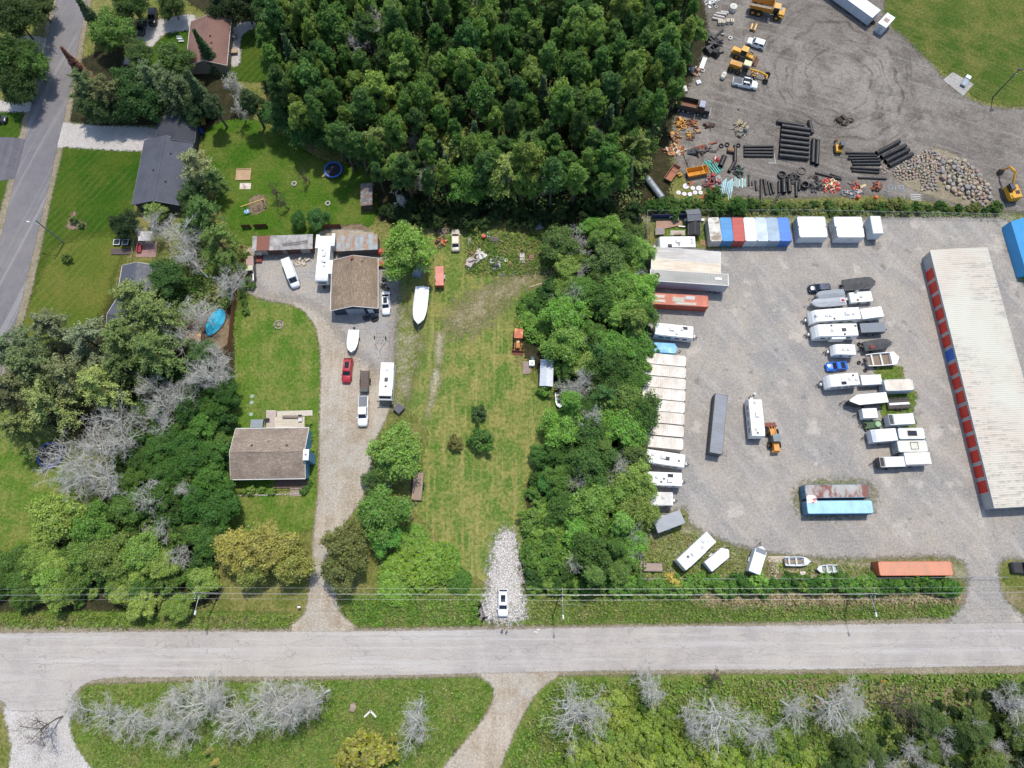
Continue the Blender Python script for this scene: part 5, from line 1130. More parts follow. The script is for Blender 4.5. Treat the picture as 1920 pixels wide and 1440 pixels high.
for p in scatter([(-40, 1040), (390, 1050), (380, 1100), (-40, 1110)], 26, 2.6, 25, 1.5):
    plant('bush', 0, 0, RND.uniform(.9, 1.3), RND.choice(['3f6a24', '4f7a29', '5f8630']), 'bush', 'green bush in the undergrowth behind the left roadside hedge', 'bush', 'bushes behind the left roadside hedge', at=p)
for p in scatter([(240, 700), (430, 700), (420, 960), (330, 1050), (200, 1010), (230, 900)], 70, 2.6, 17, 1.5):
    plant('bush', 0, 0, RND.uniform(.8, 1.4), RND.choice(['3c661f', '466f24', '335a20', '557a2c']), 'bush', 'green bush under the bare trees left of the house', 'bush', 'bushes under the bare trees', at=p)

# ---- front of the house and beside the lot
for x, y, s, c, lb, sx in ((500, 1025, .95, '86903a', 'broad yellow flowering tree in front of the house', 1.0), (440, 1030, .85, '8c8e3c', 'yellowish tree at the left of the broad yellow one', 1.0), (545, 1050, .8, '858f3a', 'yellow green tree beside the foot of the dirt driveway', 1.0), (470, 1065, .7, '7f8f3a', 'lower yellow green tree near the front road', 1.0), (650, 1020, .95, '66743a', 'olive tree at the right of the dirt driveway', .9), (640, 1065, .8, '64723a', 'olive tree low beside the dirt driveway', 1.0), (718, 962, .9, '5a8c30', 'fresh green round tree right of the dirt driveway', 1.1), (742, 848, .95, '6a9430', 'big round green tree beside the motorhome', 1.1), (722, 880, .62, '4b6f34', 'darker tree at the foot of the big round one', 1.0), (765, 468, 1.18, '6d9a32', 'round bright green tree beside the garage', 1.0), (700, 905, .4, '4d6b3a', 'small dark bush under the round green tree', 1.2), (720, 1005, .55, '4f8a28', 'green tree above the bright sumac mound', 1.2)):
    plant('oak', x, y, s, c, 'maple_tree', lb, sx=sx)
for x, y, s, c, lb in ((780, 1060, 1.15, '74a224', 'brightest green sumac mound beside the stony track'), (745, 1075, .9, '78a628', 'bright green sumac mound near the front road'), (825, 1055, .9, '6c9a24', 'bright green sumac at the edge of the dry lawn'), (770, 1015, .8, '689628', 'bright sumac upslope of the big mound'), (740, 1100, .8, '78a62a', 'low bright sumac against the road verge'), (860, 1090, .55, '4f7f26', 'small sumac beside the stony track'), (1035, 990, 1.2, '6a9a28', 'bright sumac mound at the right of the stony track'), (1030, 1040, 1.2, '5c8a28', 'green sumac mound lower right of the stony track'), (1070, 1010, .9, '558c26', 'sumac mound beside the wooded strip'), (1010, 600, 1.0, '6a9c2c', 'bright green shrub mass behind the yellow backhoe'), (1045, 615, .9, '6fa02e', 'bright green shrub mass right of the yellow backhoe'), (1000, 570, .8, '5b8a2c', 'green shrub mass above the yellow backhoe')):
    plant('sum', x, y, s, c, 'sumac_shrub', lb, 'shrub')
for x, y, s, c, lb in ((903, 826, 1.12, '4d7d2c', 'largest of the three shrubs on the dry lawn'), (898, 775, .75, '4f7040', 'small dark shrub above the largest one on the dry lawn'), (854, 830, .78, '6a7436', 'small olive shrub left of the largest one on the dry lawn')):
    plant('bush', x, y, s, c, 'lawn_shrub', lb, 'shrub')
plant('bush2', 700, 990, .9, '6b5a48', 'dead_brush', 'brown dried bush beside the green tree by the driveway', 'shrub')

# ---- wooded strip between lawn and storage yard
SG = 'trees of the wooded strip'
STRIP = [(1050, 450), (1110, 400), (1205, 420), (1205, 560), (1205, 700), (1195, 850), (1195, 980), (1200, 1050), (1130, 1080), (1060, 1075), (1060, 960), (1020, 880), (1060, 780), (1060, 700), (1050, 600), (1060, 540)]
for i, p in enumerate(scatter(STRIP, 78, 3.3, 21, 6)):
    k = RND.random()
    c = RND.choice(['52802a', '466f28', '62902f', '3e6428', '5c8034', '4f6e34', '6f8e38', '5f9428'])
    if k < .72: plant('oak', 0, 0, RND.uniform(.5, .9), c, 'strip_tree', 'leafy green tree in the wooded strip beside the storage yard', group=SG, at=p)
    elif k < .84: plant('asp', 0, 0, RND.uniform(.55, .75), c, 'strip_tree', 'leafy green tree in the wooded strip beside the storage yard', group=SG, at=p)
    elif k < .9: plant('dead', 0, 0, RND.uniform(.45, .7), None, 'dead_tree', 'bare grey tree in the wooded strip beside the storage yard', group='bare trees of the wooded strip', at=p)
    else: plant('oak', 0, 0, RND.uniform(.4, .6), '688a34', 'strip_tree', 'leafy green tree in the wooded strip beside the storage yard', group=SG, at=p)
for x, y, s in ((1095, 700, .7), (1120, 785, .75), (1075, 560, .7), (1180, 1000, .7)):
    plant('dead', x, y, s, None, 'dead_tree', 'bare grey tree in the wooded strip beside the storage yard', group='bare trees of the wooded strip')
plant('pin1', 1125, 660, .5, '3f6b33', 'pine_tree', 'dark green pine in the middle of the wooded strip')
plant('pin2', 1140, 740, .55, '3d6a36', 'pine_tree', 'dark green pine reaching over the white container row')
plant('bare1', 1210, 800, .5, None, 'dead_tree', 'brownish bare treetop over the white container row')
plant('oak', 1030, 905, .45, '4b8a3a', 'maple_tree', 'small round blue green tree at the edge of the dry lawn')
plant('oak', 1010, 850, .42, '4a8030', 'maple_tree', 'small tree where the dry lawn meets the wooded strip')
for i, p in enumerate(scatter([(1010, 540), (1060, 480), (1210, 440), (1215, 640), (1195, 800), (1195, 960), (1215, 1080), (1000, 1100), (990, 940), (1000, 880), (1050, 790), (1000, 700), (990, 620)], 95, 2.3, 33, 1.2)):
    plant('bush', 0, 0, RND.uniform(.7, 1.3), RND.choice(['4c7b27', '3f6b25', '5a8a2d', '36602a', '679530']), 'bush', 'green bush in the undergrowth of the wooded strip', 'bush', 'undergrowth bushes of the wooded strip', at=p)

# ---- hedge along the yard's front fence, scrub on the back fence
for i in range(52):
    x = 1000 + i * 15.6 + RND.uniform(-5, 5)
    if 1795 < x: break
    plant('bush', x, 1096 + RND.uniform(-7, 7), RND.uniform(.55, .85), RND.choice(['5f9428', '4f8424', '6fa02c', '417424']), 'hedge_bush', 'leafy bush in the long hedge along the yard front fence', 'bush', 'hedge along the yard front fence', sx=1.15)
for x, y, s, lb in ((1262, 1088, .8, 'yellow flowering bush at the left end of the yard hedge'), (1275, 1098, .6, 'small yellow bush beside the taller yellow one')):
    plant('bush', x, y, s, 'b0a93a', 'yellow_bush', lb, 'bush')
for i in range(46):
    x = 1220 + i * 14.5 + RND.uniform(-6, 6)
    plant('bush', x, 388 + RND.uniform(-7, 7), RND.uniform(.3, .6), RND.choice(['4a7228', '3b6426', '5d7a30', '6a7a3a']), 'fence_bush', 'low scrub bush along the fence behind the storage yard', 'bush', 'scrub along the back fence', sx=1.2)
plant('oak', 1385, 385, .42, '3f6c2a', 'maple_tree', 'round green tree among the pipes by the back fence')
plant('bush', 1340, 365, .9, '3f6a28', 'fence_bush', 'large bush left of the round tree by the back fence', 'bush')
for i, p in enumerate(scatter([(1215, 384), (1300, 376), (1380, 395), (1220, 400)], 14, 2.0, 77, 1)):
    plant('bush', 0, 0, RND.uniform(.5, .9), RND.choice(['3f6b25', '4f7a2c']), 'fence_bush', 'low scrub bush in the corner behind the grey tank', 'bush', 'scrub behind the grey tank', at=p)

# ---- below the main road
RG = 'row of bare trees below the road'
for x, y, s in ((150, 1338, .6), (190, 1345, .65), (235, 1340, .7), (285, 1345, .75), (335, 1345, .85), (350, 1295, .7), (390, 1335, 1.0), (420, 1310, .8), (460, 1330, .9), (505, 1330, 1.0), (540, 1345, .85), (585, 1325, 1.05), (605, 1300, .8), (490, 1300, .7)):
    plant('dead', x, y, s, None, 'dead_tree', 'bare grey tree in the row below the road on the left', group=RG)
for x, y, s, k, lb in ((90, 1350, .7, 'bare0', 'dark bare tree spreading over the pale lane in the corner'), (783, 1325, .9, 'dead1', 'single bare grey tree between the rocks and the curved lane'), (1060, 1330, 1.1, 'dead0', 'large bare grey tree at the right of the curved lane'), (1125, 1325, .5, 'dead2', 'small bare tree right of the large one by the lane'), (1225, 1310, .85, 'dead1', 'bare grey tree in the middle right below the road'), (1350, 1320, 1.1, 'dead2', 'widest bare grey tree below the road on the right'), (1345, 1275, .5, 'bare1', 'thin bare tree reaching over the road edge'), (1480, 1320, .7, 'dead0', 'bare grey tree left of the orange road sign'), (1550, 1310, .9, 'dead2', 'bare grey tree nearest left of the orange road sign'), (1600, 1340, .8, 'dead1', 'bare grey tree with long drooping twigs by the scrub'), (1665, 1320, .8, 'bare0', 'bare brownish tree beside the orange road sign'), (1890, 1320, .8, 'dead0', 'bare tree at the right edge below the road'), (1300, 1375, .7, 'dead1', 'bare tree amid the bright shrubs below the road'), (1410, 1370, .7, 'dead0', 'bare tree at the right end of the bright shrubs')):
    plant(k, x, y, s, None, 'dead_tree', lb)
for i, p in enumerate(scatter([(1085, 1370), (1140, 1310), (1190, 1290), (1260, 1350), (1400, 1370), (1500, 1390), (1530, 1450), (1060, 1470)], 74, 2.2, 41, 1)):
    plant('bush', 0, 0, RND.uniform(.5, .85), RND.choice(['7c9c28', '6e9228', '86a22e', '5f8626']), 'bright_bush', 'bright yellow green bush in the mass below the road', 'bush', 'bright bushes below the road', at=p, sx=1.25)
for i, p in enumerate(scatter([(1560, 1440), (1590, 1390), (1680, 1350), (1760, 1310), (1850, 1290), (1990, 1290), (1990, 1480), (1560, 1480)], 100, 2.4, 43, 1.5)):
    plant(RND.choice(['bush', 'bush', 'oak']), 0, 0, 1, RND.choice(['324f26', '2b4624', '3a5829', '46622e', '57722f']), 'scrub_tree', 'dark green scrub in the lower right corner', 'shrub', 'dark scrub in the lower right corner', at=p).scale = (lambda s: (s * 1.1, s * 1.1, s))(RND.uniform(.4, .6))
for p in scatter([(1590, 1440), (1700, 1350), (1900, 1300), (1990, 1300), (1990, 1480)], 16, 3.5, 49, 2):
    plant('dead', 0, 0, RND.uniform(.35, .5), None, 'dead_shrub', 'bare grey twigs among the dark scrub in the corner', 'shrub', 'bare twigs in the dark scrub', at=p)
for r in [o for o in bpy.data.objects if o.name.startswith('scrub_tree') and o.parent is None]:
    if any('bush' in k and r.children[1].data == PROTO[k][1] for k in PROTO if k.startswith('bush')): r.scale = [x * 2.2 for x in r.scale]
for r in [o for o in bpy.data.objects if o.name.startswith('roadside_tree') and o.parent is None]:
    if any(r.children[1].data == PROTO[k][1] for k in PROTO if k.startswith('bush')): r.scale = [x * 2.2 for x in r.scale]
plant('bush1', 680, 1415, 2.3, '959c2c', 'round_shrub', 'round yellow green shrub at the bottom edge of the picture', 'shrub')
plant('ced0', 388, 1410, .35, '7d7f38', 'cedar_shrub', 'small olive cedar shrub at the bottom left', 'shrub')
plant('ced0', 400, 1432, .35, '8a853a', 'cedar_shrub', 'yellowish cedar shrub cut by the bottom edge', 'shrub')
# back lawn: shrubs and thin saplings
plant('oak', 595, 410, .5, '3f6f30', 'maple_tree', 'leafy tree between the back lawn and the long shed')
plant('oak', 560, 412, .38, '386628', 'maple_tree', 'smaller leafy tree behind the long shed')
for x, y, s, lb in ((510, 355, .5, 'thin pale sapling on the back lawn beside the swing'), (535, 380, .45, 'bare sapling in front of the leafy tree on the back lawn'), (575, 330, .4, 'thin sapling right of the tyre planter')):
    plant('bare1', x, y, s, None, 'sapling', lb)
for x, y, s, lb in ((137, 412, .42, 'dark shrub in the soil bed on the left lawn'), (152, 422, .35, 'low shrub at the right of the soil bed'), (125, 484, .5, 'leafy plant alone on the left lawn')):
    plant('bush', x, y, s, '567a2c', 'garden_shrub', lb, 'shrub')
for i, (x, y) in enumerate(((578, 795), (581, 820), (582, 845), (580, 868), (582, 905), (574, 915), (568, 922), (470, 920), (490, 918), (510, 921), (455, 922))):
    plant('bush', x, y, RND.uniform(.22, .42), RND.choice(['6f9a30', '4f8030', '7da832']), 'garden_plant', 'small leafy plant in the flower bed round the house', 'plant', 'plants in the beds round the house')
for i, p in enumerate(scatter([(455, 470), (470, 470), (478, 540), (455, 600), (448, 560)], 9, 1.5, 5, .6)):
    plant('bush', 0, 0, RND.uniform(.3, .5), '5b8430', 'fence_bush', 'small weed bush along the brown board fence', 'bush', 'weeds along the board fence', at=p)
# uncountable ground cover
weeds('verge_weeds', [(-60, 1150), (560, 1150), (545, 1180), (-60, 1182)], 4200, .28, .3, '667a32', 1)
weeds('verge_weeds', [(640, 1120), (900, 1105), (900, 1176), (665, 1178)], 2600, .28, .4, '587a2c', 2)
weeds('verge_weeds', [(990, 1115), (1800, 1108), (1790, 1162), (990, 1172)], 7000, .28, .4, '5f7632', 3)
weeds('meadow_weeds', [(150, 1285), (890, 1268), (915, 1310), (820, 1450), (180, 1450)], 8000, .26, .25, '5a7430', 4)
weeds('meadow_weeds', [(1040, 1275), (1900, 1258), (1950, 1460), (935, 1460), (990, 1340)], 15000, .34, .8, '607a30', 5)
weeds('bright_undergrowth', [(1090, 1380), (1150, 1310), (1200, 1300), (1260, 1350), (1400, 1365), (1500, 1390), (1530, 1450), (1065, 1460)], 9000, .34, 1.0, '74902a', 15, LEAF)
weeds('garden_undergrowth', [(300, 480), (440, 470), (440, 580), (380, 590), (330, 640), (300, 600)], 3500, .35, .7, '4a6a2c', 16)
weeds('dead_weeds', [(1320, 1114), (1800, 1112), (1800, 1134), (1320, 1140)], 2600, .3, .5, '98876a', 6)
weeds('lot_weeds', [(870, 430), (1050, 440), (1060, 500), (1000, 520), (870, 520)], 4200, .28, .5, '56702c', 7)
weeds('lot_weeds', [(1215, 1000), (1300, 995), (1420, 1045), (1640, 1062), (1640, 1082), (1205, 1085)], 3800, .26, .3, '6f8036', 8)
weeds('fence_weeds', [(1215, 372), (1700, 378), (1880, 395), (1880, 410), (1215, 404)], 6500, .3, .5, '62763a', 9)
weeds('wood_undergrowth', [(480, 40), (700, 330), (850, 410), (1200, 400), (1260, 200), (1320, -40), (480, -40)], 30000, .45, 6.0, '46622e', 10)
weeds('wood_undergrowth', [(1000, 560), (1060, 480), (1210, 430), (1215, 1090), (1000, 1100), (1000, 880), (1050, 780)], 9000, .4, .9, '46702a', 11)
weeds('thicket_undergrowth', [(210, 700), (430, 690), (420, 980), (380, 1090), (-40, 1110), (60, 1040), (200, 930)], 8000, .4, .8, '416b25', 12)
# ================================================================== the storage yard
rows = [(1286, 677.5), (1286, 699), (1285.5, 720.8), (1285, 742.3), (1284, 764.4), (1283, 786.3), (1282, 809.4), (1281, 833)]
ordn = ['topmost', 'second', 'third', 'fourth', 'fifth', 'sixth', 'seventh', 'lowest']
for i, (x, y) in enumerate(rows):
    container(ordn[i] + ' of the eight cream containers lined up along the wooded strip', (x - 80, y - 7.5), (x, y), 2.6, 2.2, 'ded6ca', roof='e6ded2', roof2='d6cabb', door=+1, group='row of cream containers', name='cream_container', pitch=.42)
SL = [('dirty white container with rust streaks, leftmost of the upright row', 'cfcdc6', 'd8d4c6', '8d7f6d'), ('mid blue container between the dirty white and the red one', '2f7fb8', '3a8ec6', None), ('red container in the upright row', 'b0382e', 'b8463c', None), ('plain white container right of the red one', 'd5dde2', 'e2e8ec', None), ('pale grey container, third from the right in the upright row', 'b9c6cf', 'c5d2da', None), ('blue grey container beside the bright blue one', '8fa3b5', '9db0c0', None), ('bright blue container at the right end of the upright row', '2f6fc4', '3f80d6', None)]
tx = [795, 910, 1024, 1133, 1241, 1349, 1456]; bx2 = [825, 935, 1045, 1157, 1267, 1376, 1486]
for i, (lb, cc, rc, r2) in enumerate(SL):
    container(lb, (1180 + tx[i] / 5.05, 380 + 140 / 5.05), (1180 + bx2[i] / 5.05, 380 + 363 / 5.05), 2.6, 2.4, cc, roof=rc, roof2=r2, door=+1, group='upright row of coloured containers')
for lb, a, b in (('far one of the left pair of white containers', (1495.6, 415.6), (1548, 415.6)), ('near one of the left pair of white containers', (1498.3, 435), (1550.6, 434.6)), ('far one of the right pair of white containers', (1564.2, 416), (1617.2, 416)), ('near one of the right pair of white containers', (1569, 435), (1620, 435))):
    container(lb, a, b, 2.7, 2.42, 'd6d8da', roof='e9e9e9', door=-1, group='white container pairs', name='white_container', smooth=True)
cargo('white box trailer parked right of the two container pairs', (1641, 405), (1647, 437.5), 3.2, 2.15, 'c9d2da', 'd6d2cb', name='box_trailer')
# semi trailers on the left
def semi(label, a, b, z, col, roof, rib, W=2.6, side=None, name='semi_trailer'):
    c, rz, L = axis(a, b, z); t = thing(name, label, 'trailer', c, rz); x, y = L / 2, W / 2
    MB().box(0, 0, 1.0, L, W, z - 1.03).build('body', pm(side or col, .45, dirt=.25, scale=.5), t)
    MB().box(0, 0, z - .03, L - .1, W - .12, .03).build('roof', pm(col, .6, dirt=.45, dcol='948c7e', scale=.5, stretch=(.4, 2, 1), c2=roof, k2=(.45, .6)), t)
    for s in (-1, 1): MB().box(0, s * (y - .04), z - .02, L, .1, .06).build('roof_rail', pm('d8d8d4', .5, dirt=.2), t)
    for s in (-1, 1): MB().box(s * (x - .06), 0, z - .02, .12, W - .2, .065).build('end_rail', pm('e2e2de', .5, dirt=.2), t)
    if rib:
        n = int(L / rib)
        for i in range(1, n): MB().box(-x + L * i / n, 0, z, .05, W - .3, .02).build('roof_bow', pm(col, .6, dirt=.5), t)
    for s in (-1, 1): MB().box(x + .02, s * y / 2, 1.1, .04, y - .1, z - 1.3).build('rear_door', pm('c9c9c6', .5), t)
    wheel_parts(t, [(x - 1.2 - k * 1.25, s * (y - .3)) for k in (0, 1) for s in (-1, 1)], .5, .5)
    m = MB()
    for s in (-.6, .6): m.box(-x + 2.5, s, 0, .12, .12, 1.0)
    m.build('landing_leg', DARKM(), t); return t
semi('grey topped semi trailer nearest the white camper in the corner', (1222, 473), (1351, 483), 3.9, 'c2bdb5', 'aca79f', 0)
semi('cream topped semi trailer, middle of three', (1221, 494.5), (1351, 504.5), 3.9, 'd9cdb8', 'c9b59c', .6)
t = semi('grey ribbed semi trailer, longest of three, with a tyre on its roof', (1219, 515.5), (1366, 525), 4.0, '92948f', 'a09c94', .6, side='a9aeb8')
def tyre(label, px, py, z, r=.5, name='old_tyre', col=None, lay=True, group=None, w_=.25):
    t = thing(name, label, 'tyre', P(px, py, z) + (z,), 0, group); m = MB(); m.ring((0, 0, w_ / 2), (0, 0, 1), r, r * .58, w_, 16)
    m.build('tread', pm(col, .8) if col else RUBBER(), t); MB().ring((0, 0, w_ / 2), (0, 0, 1), r * .9, r * .7, w_ + .03, 16).build('sidewall', pm(col or '222222', .8, dirt=.3), t); return t
tyre('black tyre lying on the grey ribbed semi trailer roof', 1232, 517, 4.02, .55)
t = thing('roof_plank', 'white board lying on the grey ribbed semi trailer roof', 'board', P(1347, 522.5, 4.05) + (4.03,), -.05); MB().box(0, 0, 0, 1.35, .42, .05).build('board', WHITE(), t); MB().box(.1, 0, .05, .3, .62, .04).build('crossboard', WHITE(), t)
container('orange container with planks and pallets on its roof', (1221, 559), (1328, 565), 2.6, 2.44, 'b5543c', roof='c2674c', door=+1, name='orange_container')
c, rz, L = axis((1221, 559), (1328, 565), 2.62)
for k, (fx, fy, n, ln, cc) in enumerate(((-.38, .28, 5, 2.9, 'd9d0c0'), (-.36, -.2, 4, 2.7, 'e0dacc'), (-.02, .05, 8, 2.6, 'cfc4b0'), (.18, .3, 6, 2.1, 'd6d3cc'), (.1, -.36, 4, 4.6, 'd9d0c0'))):
    t = thing('plank_stack', ['long pale planks at the left end of the orange container roof', 'short pale planks near the left front of the orange container roof', 'slatted boards in the middle of the orange container roof', 'white boards at the right of the orange container roof', 'long thin planks along the front of the orange container roof'][k], 'planks', (c[0] + math.cos(rz) * fx * L - math.sin(rz) * fy * 2, c[1] + math.sin(rz) * fx * L + math.cos(rz) * fy * 2, 2.605), rz)
    for i in range(n): MB().box(RND.uniform(-.1, .1), (i - n / 2) * .13, 0, ln * RND.uniform(.85, 1), .1, .05 + .03 * (i % 2)).build('plank', pm(cc, .8, dirt=.3), t)
# campers down the left side
rv('white camper trailer just below the orange container', (1228, 615.5), (1303, 623.5), 3.0, 2.45, (('ac', -.15, .1), ('vent', .35, .3), ('panel', .5, .55), ('vent', .1, -.5), ('pipe', -.5, .4)))
cargo('small trailer wrapped in a bright blue tarpaulin', (1227, 651), (1270, 653.5), 2.0, 2.1, '3f95c8', '4fa6d6', nose=.5, name='tarped_trailer', ribs=False)
rv('white camper trailer directly below the cream container row', (1208, 853), (1287, 865), 3.0, 2.45, (('ac', -.1, .1), ('acd', .1, .0), ('ventd', .65, -.1), ('vent', -.6, .3)), nose=.3)
rv('white camper with a dark grey hatch, second below the container row', (1210, 896), (1280, 899), 3.0, 2.45, (('ac', .3, -.3), ('panel', .35, .5), ('ventd', .0, .0), ('vent', -.4, .2), ('ventd', -.15, -.5)), nose=.12)
rv('old streaked camper, third below the container row', (1206, 934), (1264, 935.5), 2.8, 2.4, (('vent', .3, .2), ('vent', -.3, .2), ('pipe', .7, -.4)), dirty=.5, nose=.2, roof='d6d3cc')
cargo('grey tarpaulin covered trailer at a slant below the old camper', (1229, 987), (1280, 968), 2.7, 2.6, '7d828a', '8d9299', name='tarped_trailer', ribs=False)
rv('dirty white camper standing at a slant in the weeds', (1277, 1060), (1336, 1004.5), 3.0, 2.45, (('vent', .5, .3), ('vent', .3, -.2), ('ac', -.2, 0), ('ventd', -.5, .2), ('dome', .7, -.1)), dirty=.38, nose=.25, hitch=False)
cargo('white V nosed cargo trailer beside the slanting camper', (1328, 1063), (1366, 1031), 2.4, 2.1, 'd9dbdd', 'e2e4e6', nose=.8)
cargo('tall white cargo trailer with grey nose near the lumber pile', (1414.5, 1074), (1429.5, 1025), 2.5, 2.1, 'dcdee0', 'eceeef', nose=.7, front='5d6570', cap='6f7780')
flat_trailer('small wooden flat trailer in the weeds by the front hedge', (1206, 1063), (1243, 1064), 1.6, .6, 'b09c8d')
# parked in the middle
container('dark grey container standing alone in the middle of the yard', (1353, 739.5), (1342.5, 850), 2.6, 2.44, '4f545b', roof='7f848c', door=+1, name='grey_container', pitch=.36)
rv('white camper in the middle of the yard beside the loader', (1422.7, 818), (1415.5, 745.5), 3.0, 2.5, (('ac', .1, -.05), ('vent', .75, .1), ('vent', -.65, .3), ('ventd', -.82, .1)), nose=.4)
container('light blue container beside the rusty roofed one', (1513, 951), (1637, 950), 2.6, 2.44, '4f86a6', roof='a5d3e4', door=-1, name='blue_container')
container('blue container with a rusty red roof', (1510, 921.5), (1630, 920), 2.6, 2.5, '4a7d9c', roof='7a3a30', roof2='a9a6a0', door=-1, name='rusty_container', pitch=.45)
t = thing('roof_sheet_loose', 'loose rusty and white sheet bridging the two blue containers', 'sheet', P(1522, 936, 2.65) + (2.625,), .05); MB().box(0, 0, 0, 1.9, 1.5, .03, ty=1, tx=1).build('panel', pm('e0ddd8', .6, c2='a0452f', k2=(.5, .55), scale=.5), t)
container('salmon orange container along the front hedge', (1648, 1066), (1786, 1065.5), 2.6, 2.5, 'c0633f', roof='cf8a6a', door=+1, name='salmon_container', pitch=.5)
# the double row of vehicles
car('dark blue hatchback at the top of the vehicle rows', (1558, 538.5), (1517, 540.5), 'hatch', '1c2740', roofc='24324f')
boat('pontoon boat under a black cover', (1581, 534.5), (1641, 528.5), 2.6, 1.5, .5, 'c9cdd0', 'b9bdc2', '23252a', 'pontoon_boat', bow=.22, peak=.15)
boat('boat under a crumpled grey tarp beside the dark hatchback', (1583, 549), (1528, 555), 1.9, 1.5, .6, 'a5a9ac', '9a9ea2', '8d9196', peak=.35, motor=False, bow=.35)
boat('grey tarped boat with a red patch below the other tarped boat', (1586, 564), (1519, 569), 2.0, 1.5, .6, '9aa0a4', '9a9ea2', 'a3a7ab', peak=.3, motor=False, bow=.35)
t = thing('red_pad', 'red and white square lying on the grey tarped boat', 'cover', P(1580.5, 563, 1.85) + (1.80,), .05); MB().box(0, 0, 0, .95, .85, .05).build('border', WHITE(), t); MB().box(0, 0, .05, .7, .6, .02).build('panel', pm('8a1f2c', .6), t)
rv('folded tent camper with cream lid', (1636, 555), (1593, 558), 1.5, 2.2, (('ventd', .35, .6), ('vent', .0, .0)), nose=.15, roof='e4e0d2', name='tent_camper', stripe='8aa6ad')
rv('long white camper with sloped nose, upper one of the pair', (1613.5, 586.5), (1521.5, 592.5), 3.1, 2.5, (('ac', -.45, .0), ('vent', .4, .1), ('vent', .25, .15), ('vent', -.7, .1), ('pipe', .1, -.6), ('ventd', .1, .7), ('vent', .8, .0)), nose=.9)
rv('long white camper with dark roof unit, lower one of the pair', (1609, 617.5), (1527.5, 619.5), 3.1, 2.5, (('acd', -.35, .0), ('vent', .2, .05), ('ventd', .2, -.75), ('ventd', -.9, -.6), ('ventd', -.35, .75)), nose=.8, stripe='3f4448', slide=1)
cargo('plain white enclosed trailer behind the upper long camper', (1655, 583.5), (1615, 589), 2.2, 2.2, 'e6e6e2', 'efefec', ribs=False, hitch=False)
cargo('trailer under a slate grey cover behind the lower long camper', (1613.5, 615), (1659.5, 613), 1.9, 2.0, '4a5058', '66707a', name='covered_trailer', ribs=False)
boat('black covered speedboat with a red seat showing', (1619, 650), (1671.5, 642), 2.2, 1.45, .55, '24252c', '1f2026', '26272e', peak=.2)
t = thing('red_cushion', 'red brown seat showing through the black boat cover', 'seat', P(1636, 650, 1.65) + (1.58,), .1); MB().box(0, 0, 0, 1.1, .8, .1).build('cushion', pm('7a2f26', .7), t); MB().box(-.5, 0, .08, .12, .8, .15).build('backrest', pm('6a2a22', .7), t)
tyre('loose tyre left of the black speedboat', 1610, 645.5, .1, .36)
rv('small rounded white caravan above the blue sports car', (1605, 655.5), (1562, 654.5), 2.5, 2.1, (('vent', .1, .0), ('vent', -.3, .0)), nose=.6)
car('bright blue sports car between two caravans', (1589.5, 684), (1549.5, 688), 'sports', '1f66c8', dirt=.05)
boat('open white pontoon boat with brown seats', (1626, 675.5), (1685, 671), 2.7, 1.3, .5, 'd5d6d4', 'e3e3df', None, 'pontoon_boat', inside='7d6a58', seats=3, bow=.14, seatcol='d8d2c4')
tyre('loose tyre left of the open pontoon boat', 1610, 680, .1, .36)
tyre('loose tyre in front of the open pontoon boat', 1622, 694.5, .1, .36)
rv('white teardrop caravan below the blue sports car', (1611.5, 709.5), (1550.5, 714.5), 2.9, 2.4, (('dome', .05, -.2), ('vent', -.4, .0), ('panel', .0, .55), ('ventd', -.65, -.6), ('vent', -.8, .2)), nose=.7)
cargo('low white panelled trailer behind the teardrop caravan', (1653, 711), (1615, 713), 1.8, 2.0, 'd2d3d4', 'e6e6e4', hitch=False)
container('tan roofed container at the right of the vehicle rows', (1659, 722.5), (1712.5, 720.5), 2.6, 2.3, 'c5ccd2', roof='d9cdbb', door=-1, name='tan_container', pitch=.4)
cargo('white V nosed trailer with black nose panels', (1664, 744.5), (1593, 751), 2.5, 2.1, '2b2c30', 'e0e2e4', nose=1.7, front='17181c', name='snowmobile_trailer')
flat_trailer('black sided utility trailer with a white board down its middle', (1706, 755.5), (1664, 757.5), 2.1, .7, '55504a', sides=.7)
t = thing('white_board', 'long white board lying in the black sided trailer', 'board', P(1686, 757, .8) + (.745,), .06); MB().box(0, 0, 0, 4.0, .45, .12).build('board', WHITE(), t); MB().box(.2, .0, .12, .5, .3, .06).build('bracket', WHITE(), t)
cargo('smallest square white trailer in the rows', (1645, 774), (1617.5, 775), 2.0, 1.9, 'dfe0e0', 'ececea', ribs=False)
cargo('white ribbed cargo trailer with dark nose at the right', (1714, 784.5), (1667, 787), 2.4, 2.1, 'c9cacb', 'e2e3e3', cap='2c2e33')
flat_trailer('little green trailer loaded with a round tank', (1652, 794), (1620, 797), 1.5, .6, '4f6b4a', dark='3a5a3a')
t = thing('green_tank', 'round pale green tank lid on the little green trailer', 'tank', P(1646, 795.5, .8) + (.63,), 0); MB().cyl((0, 0, 0), (0, 0, .35), .62, .58, 16).build('drum', pm('7fa07a', .6), t); MB().cyl((0, 0, .35), (0, 0, .4), .5, .45, 16).build('lid', pm('94b48c', .6), t)
tyre('upper tyre at the nose of the little green trailer', 1621, 797, .65, .36); tyre('lower tyre at the nose of the little green trailer', 1624, 806, .05, .42)
cargo('white trailer with grey sloped front beside the solar roofed box', (1681.5, 814), (1634.5, 817.5), 2.4, 2.4, 'd3d6da', 'e8e9ea', cap='b5bac2')
container('cream box with a dark solar panel on its roof', (1684.5, 813), (1734, 812.5), 2.5, 2.2, 'aebcc0', roof='dcd8cc', door=-1, name='storage_box', smooth=True)
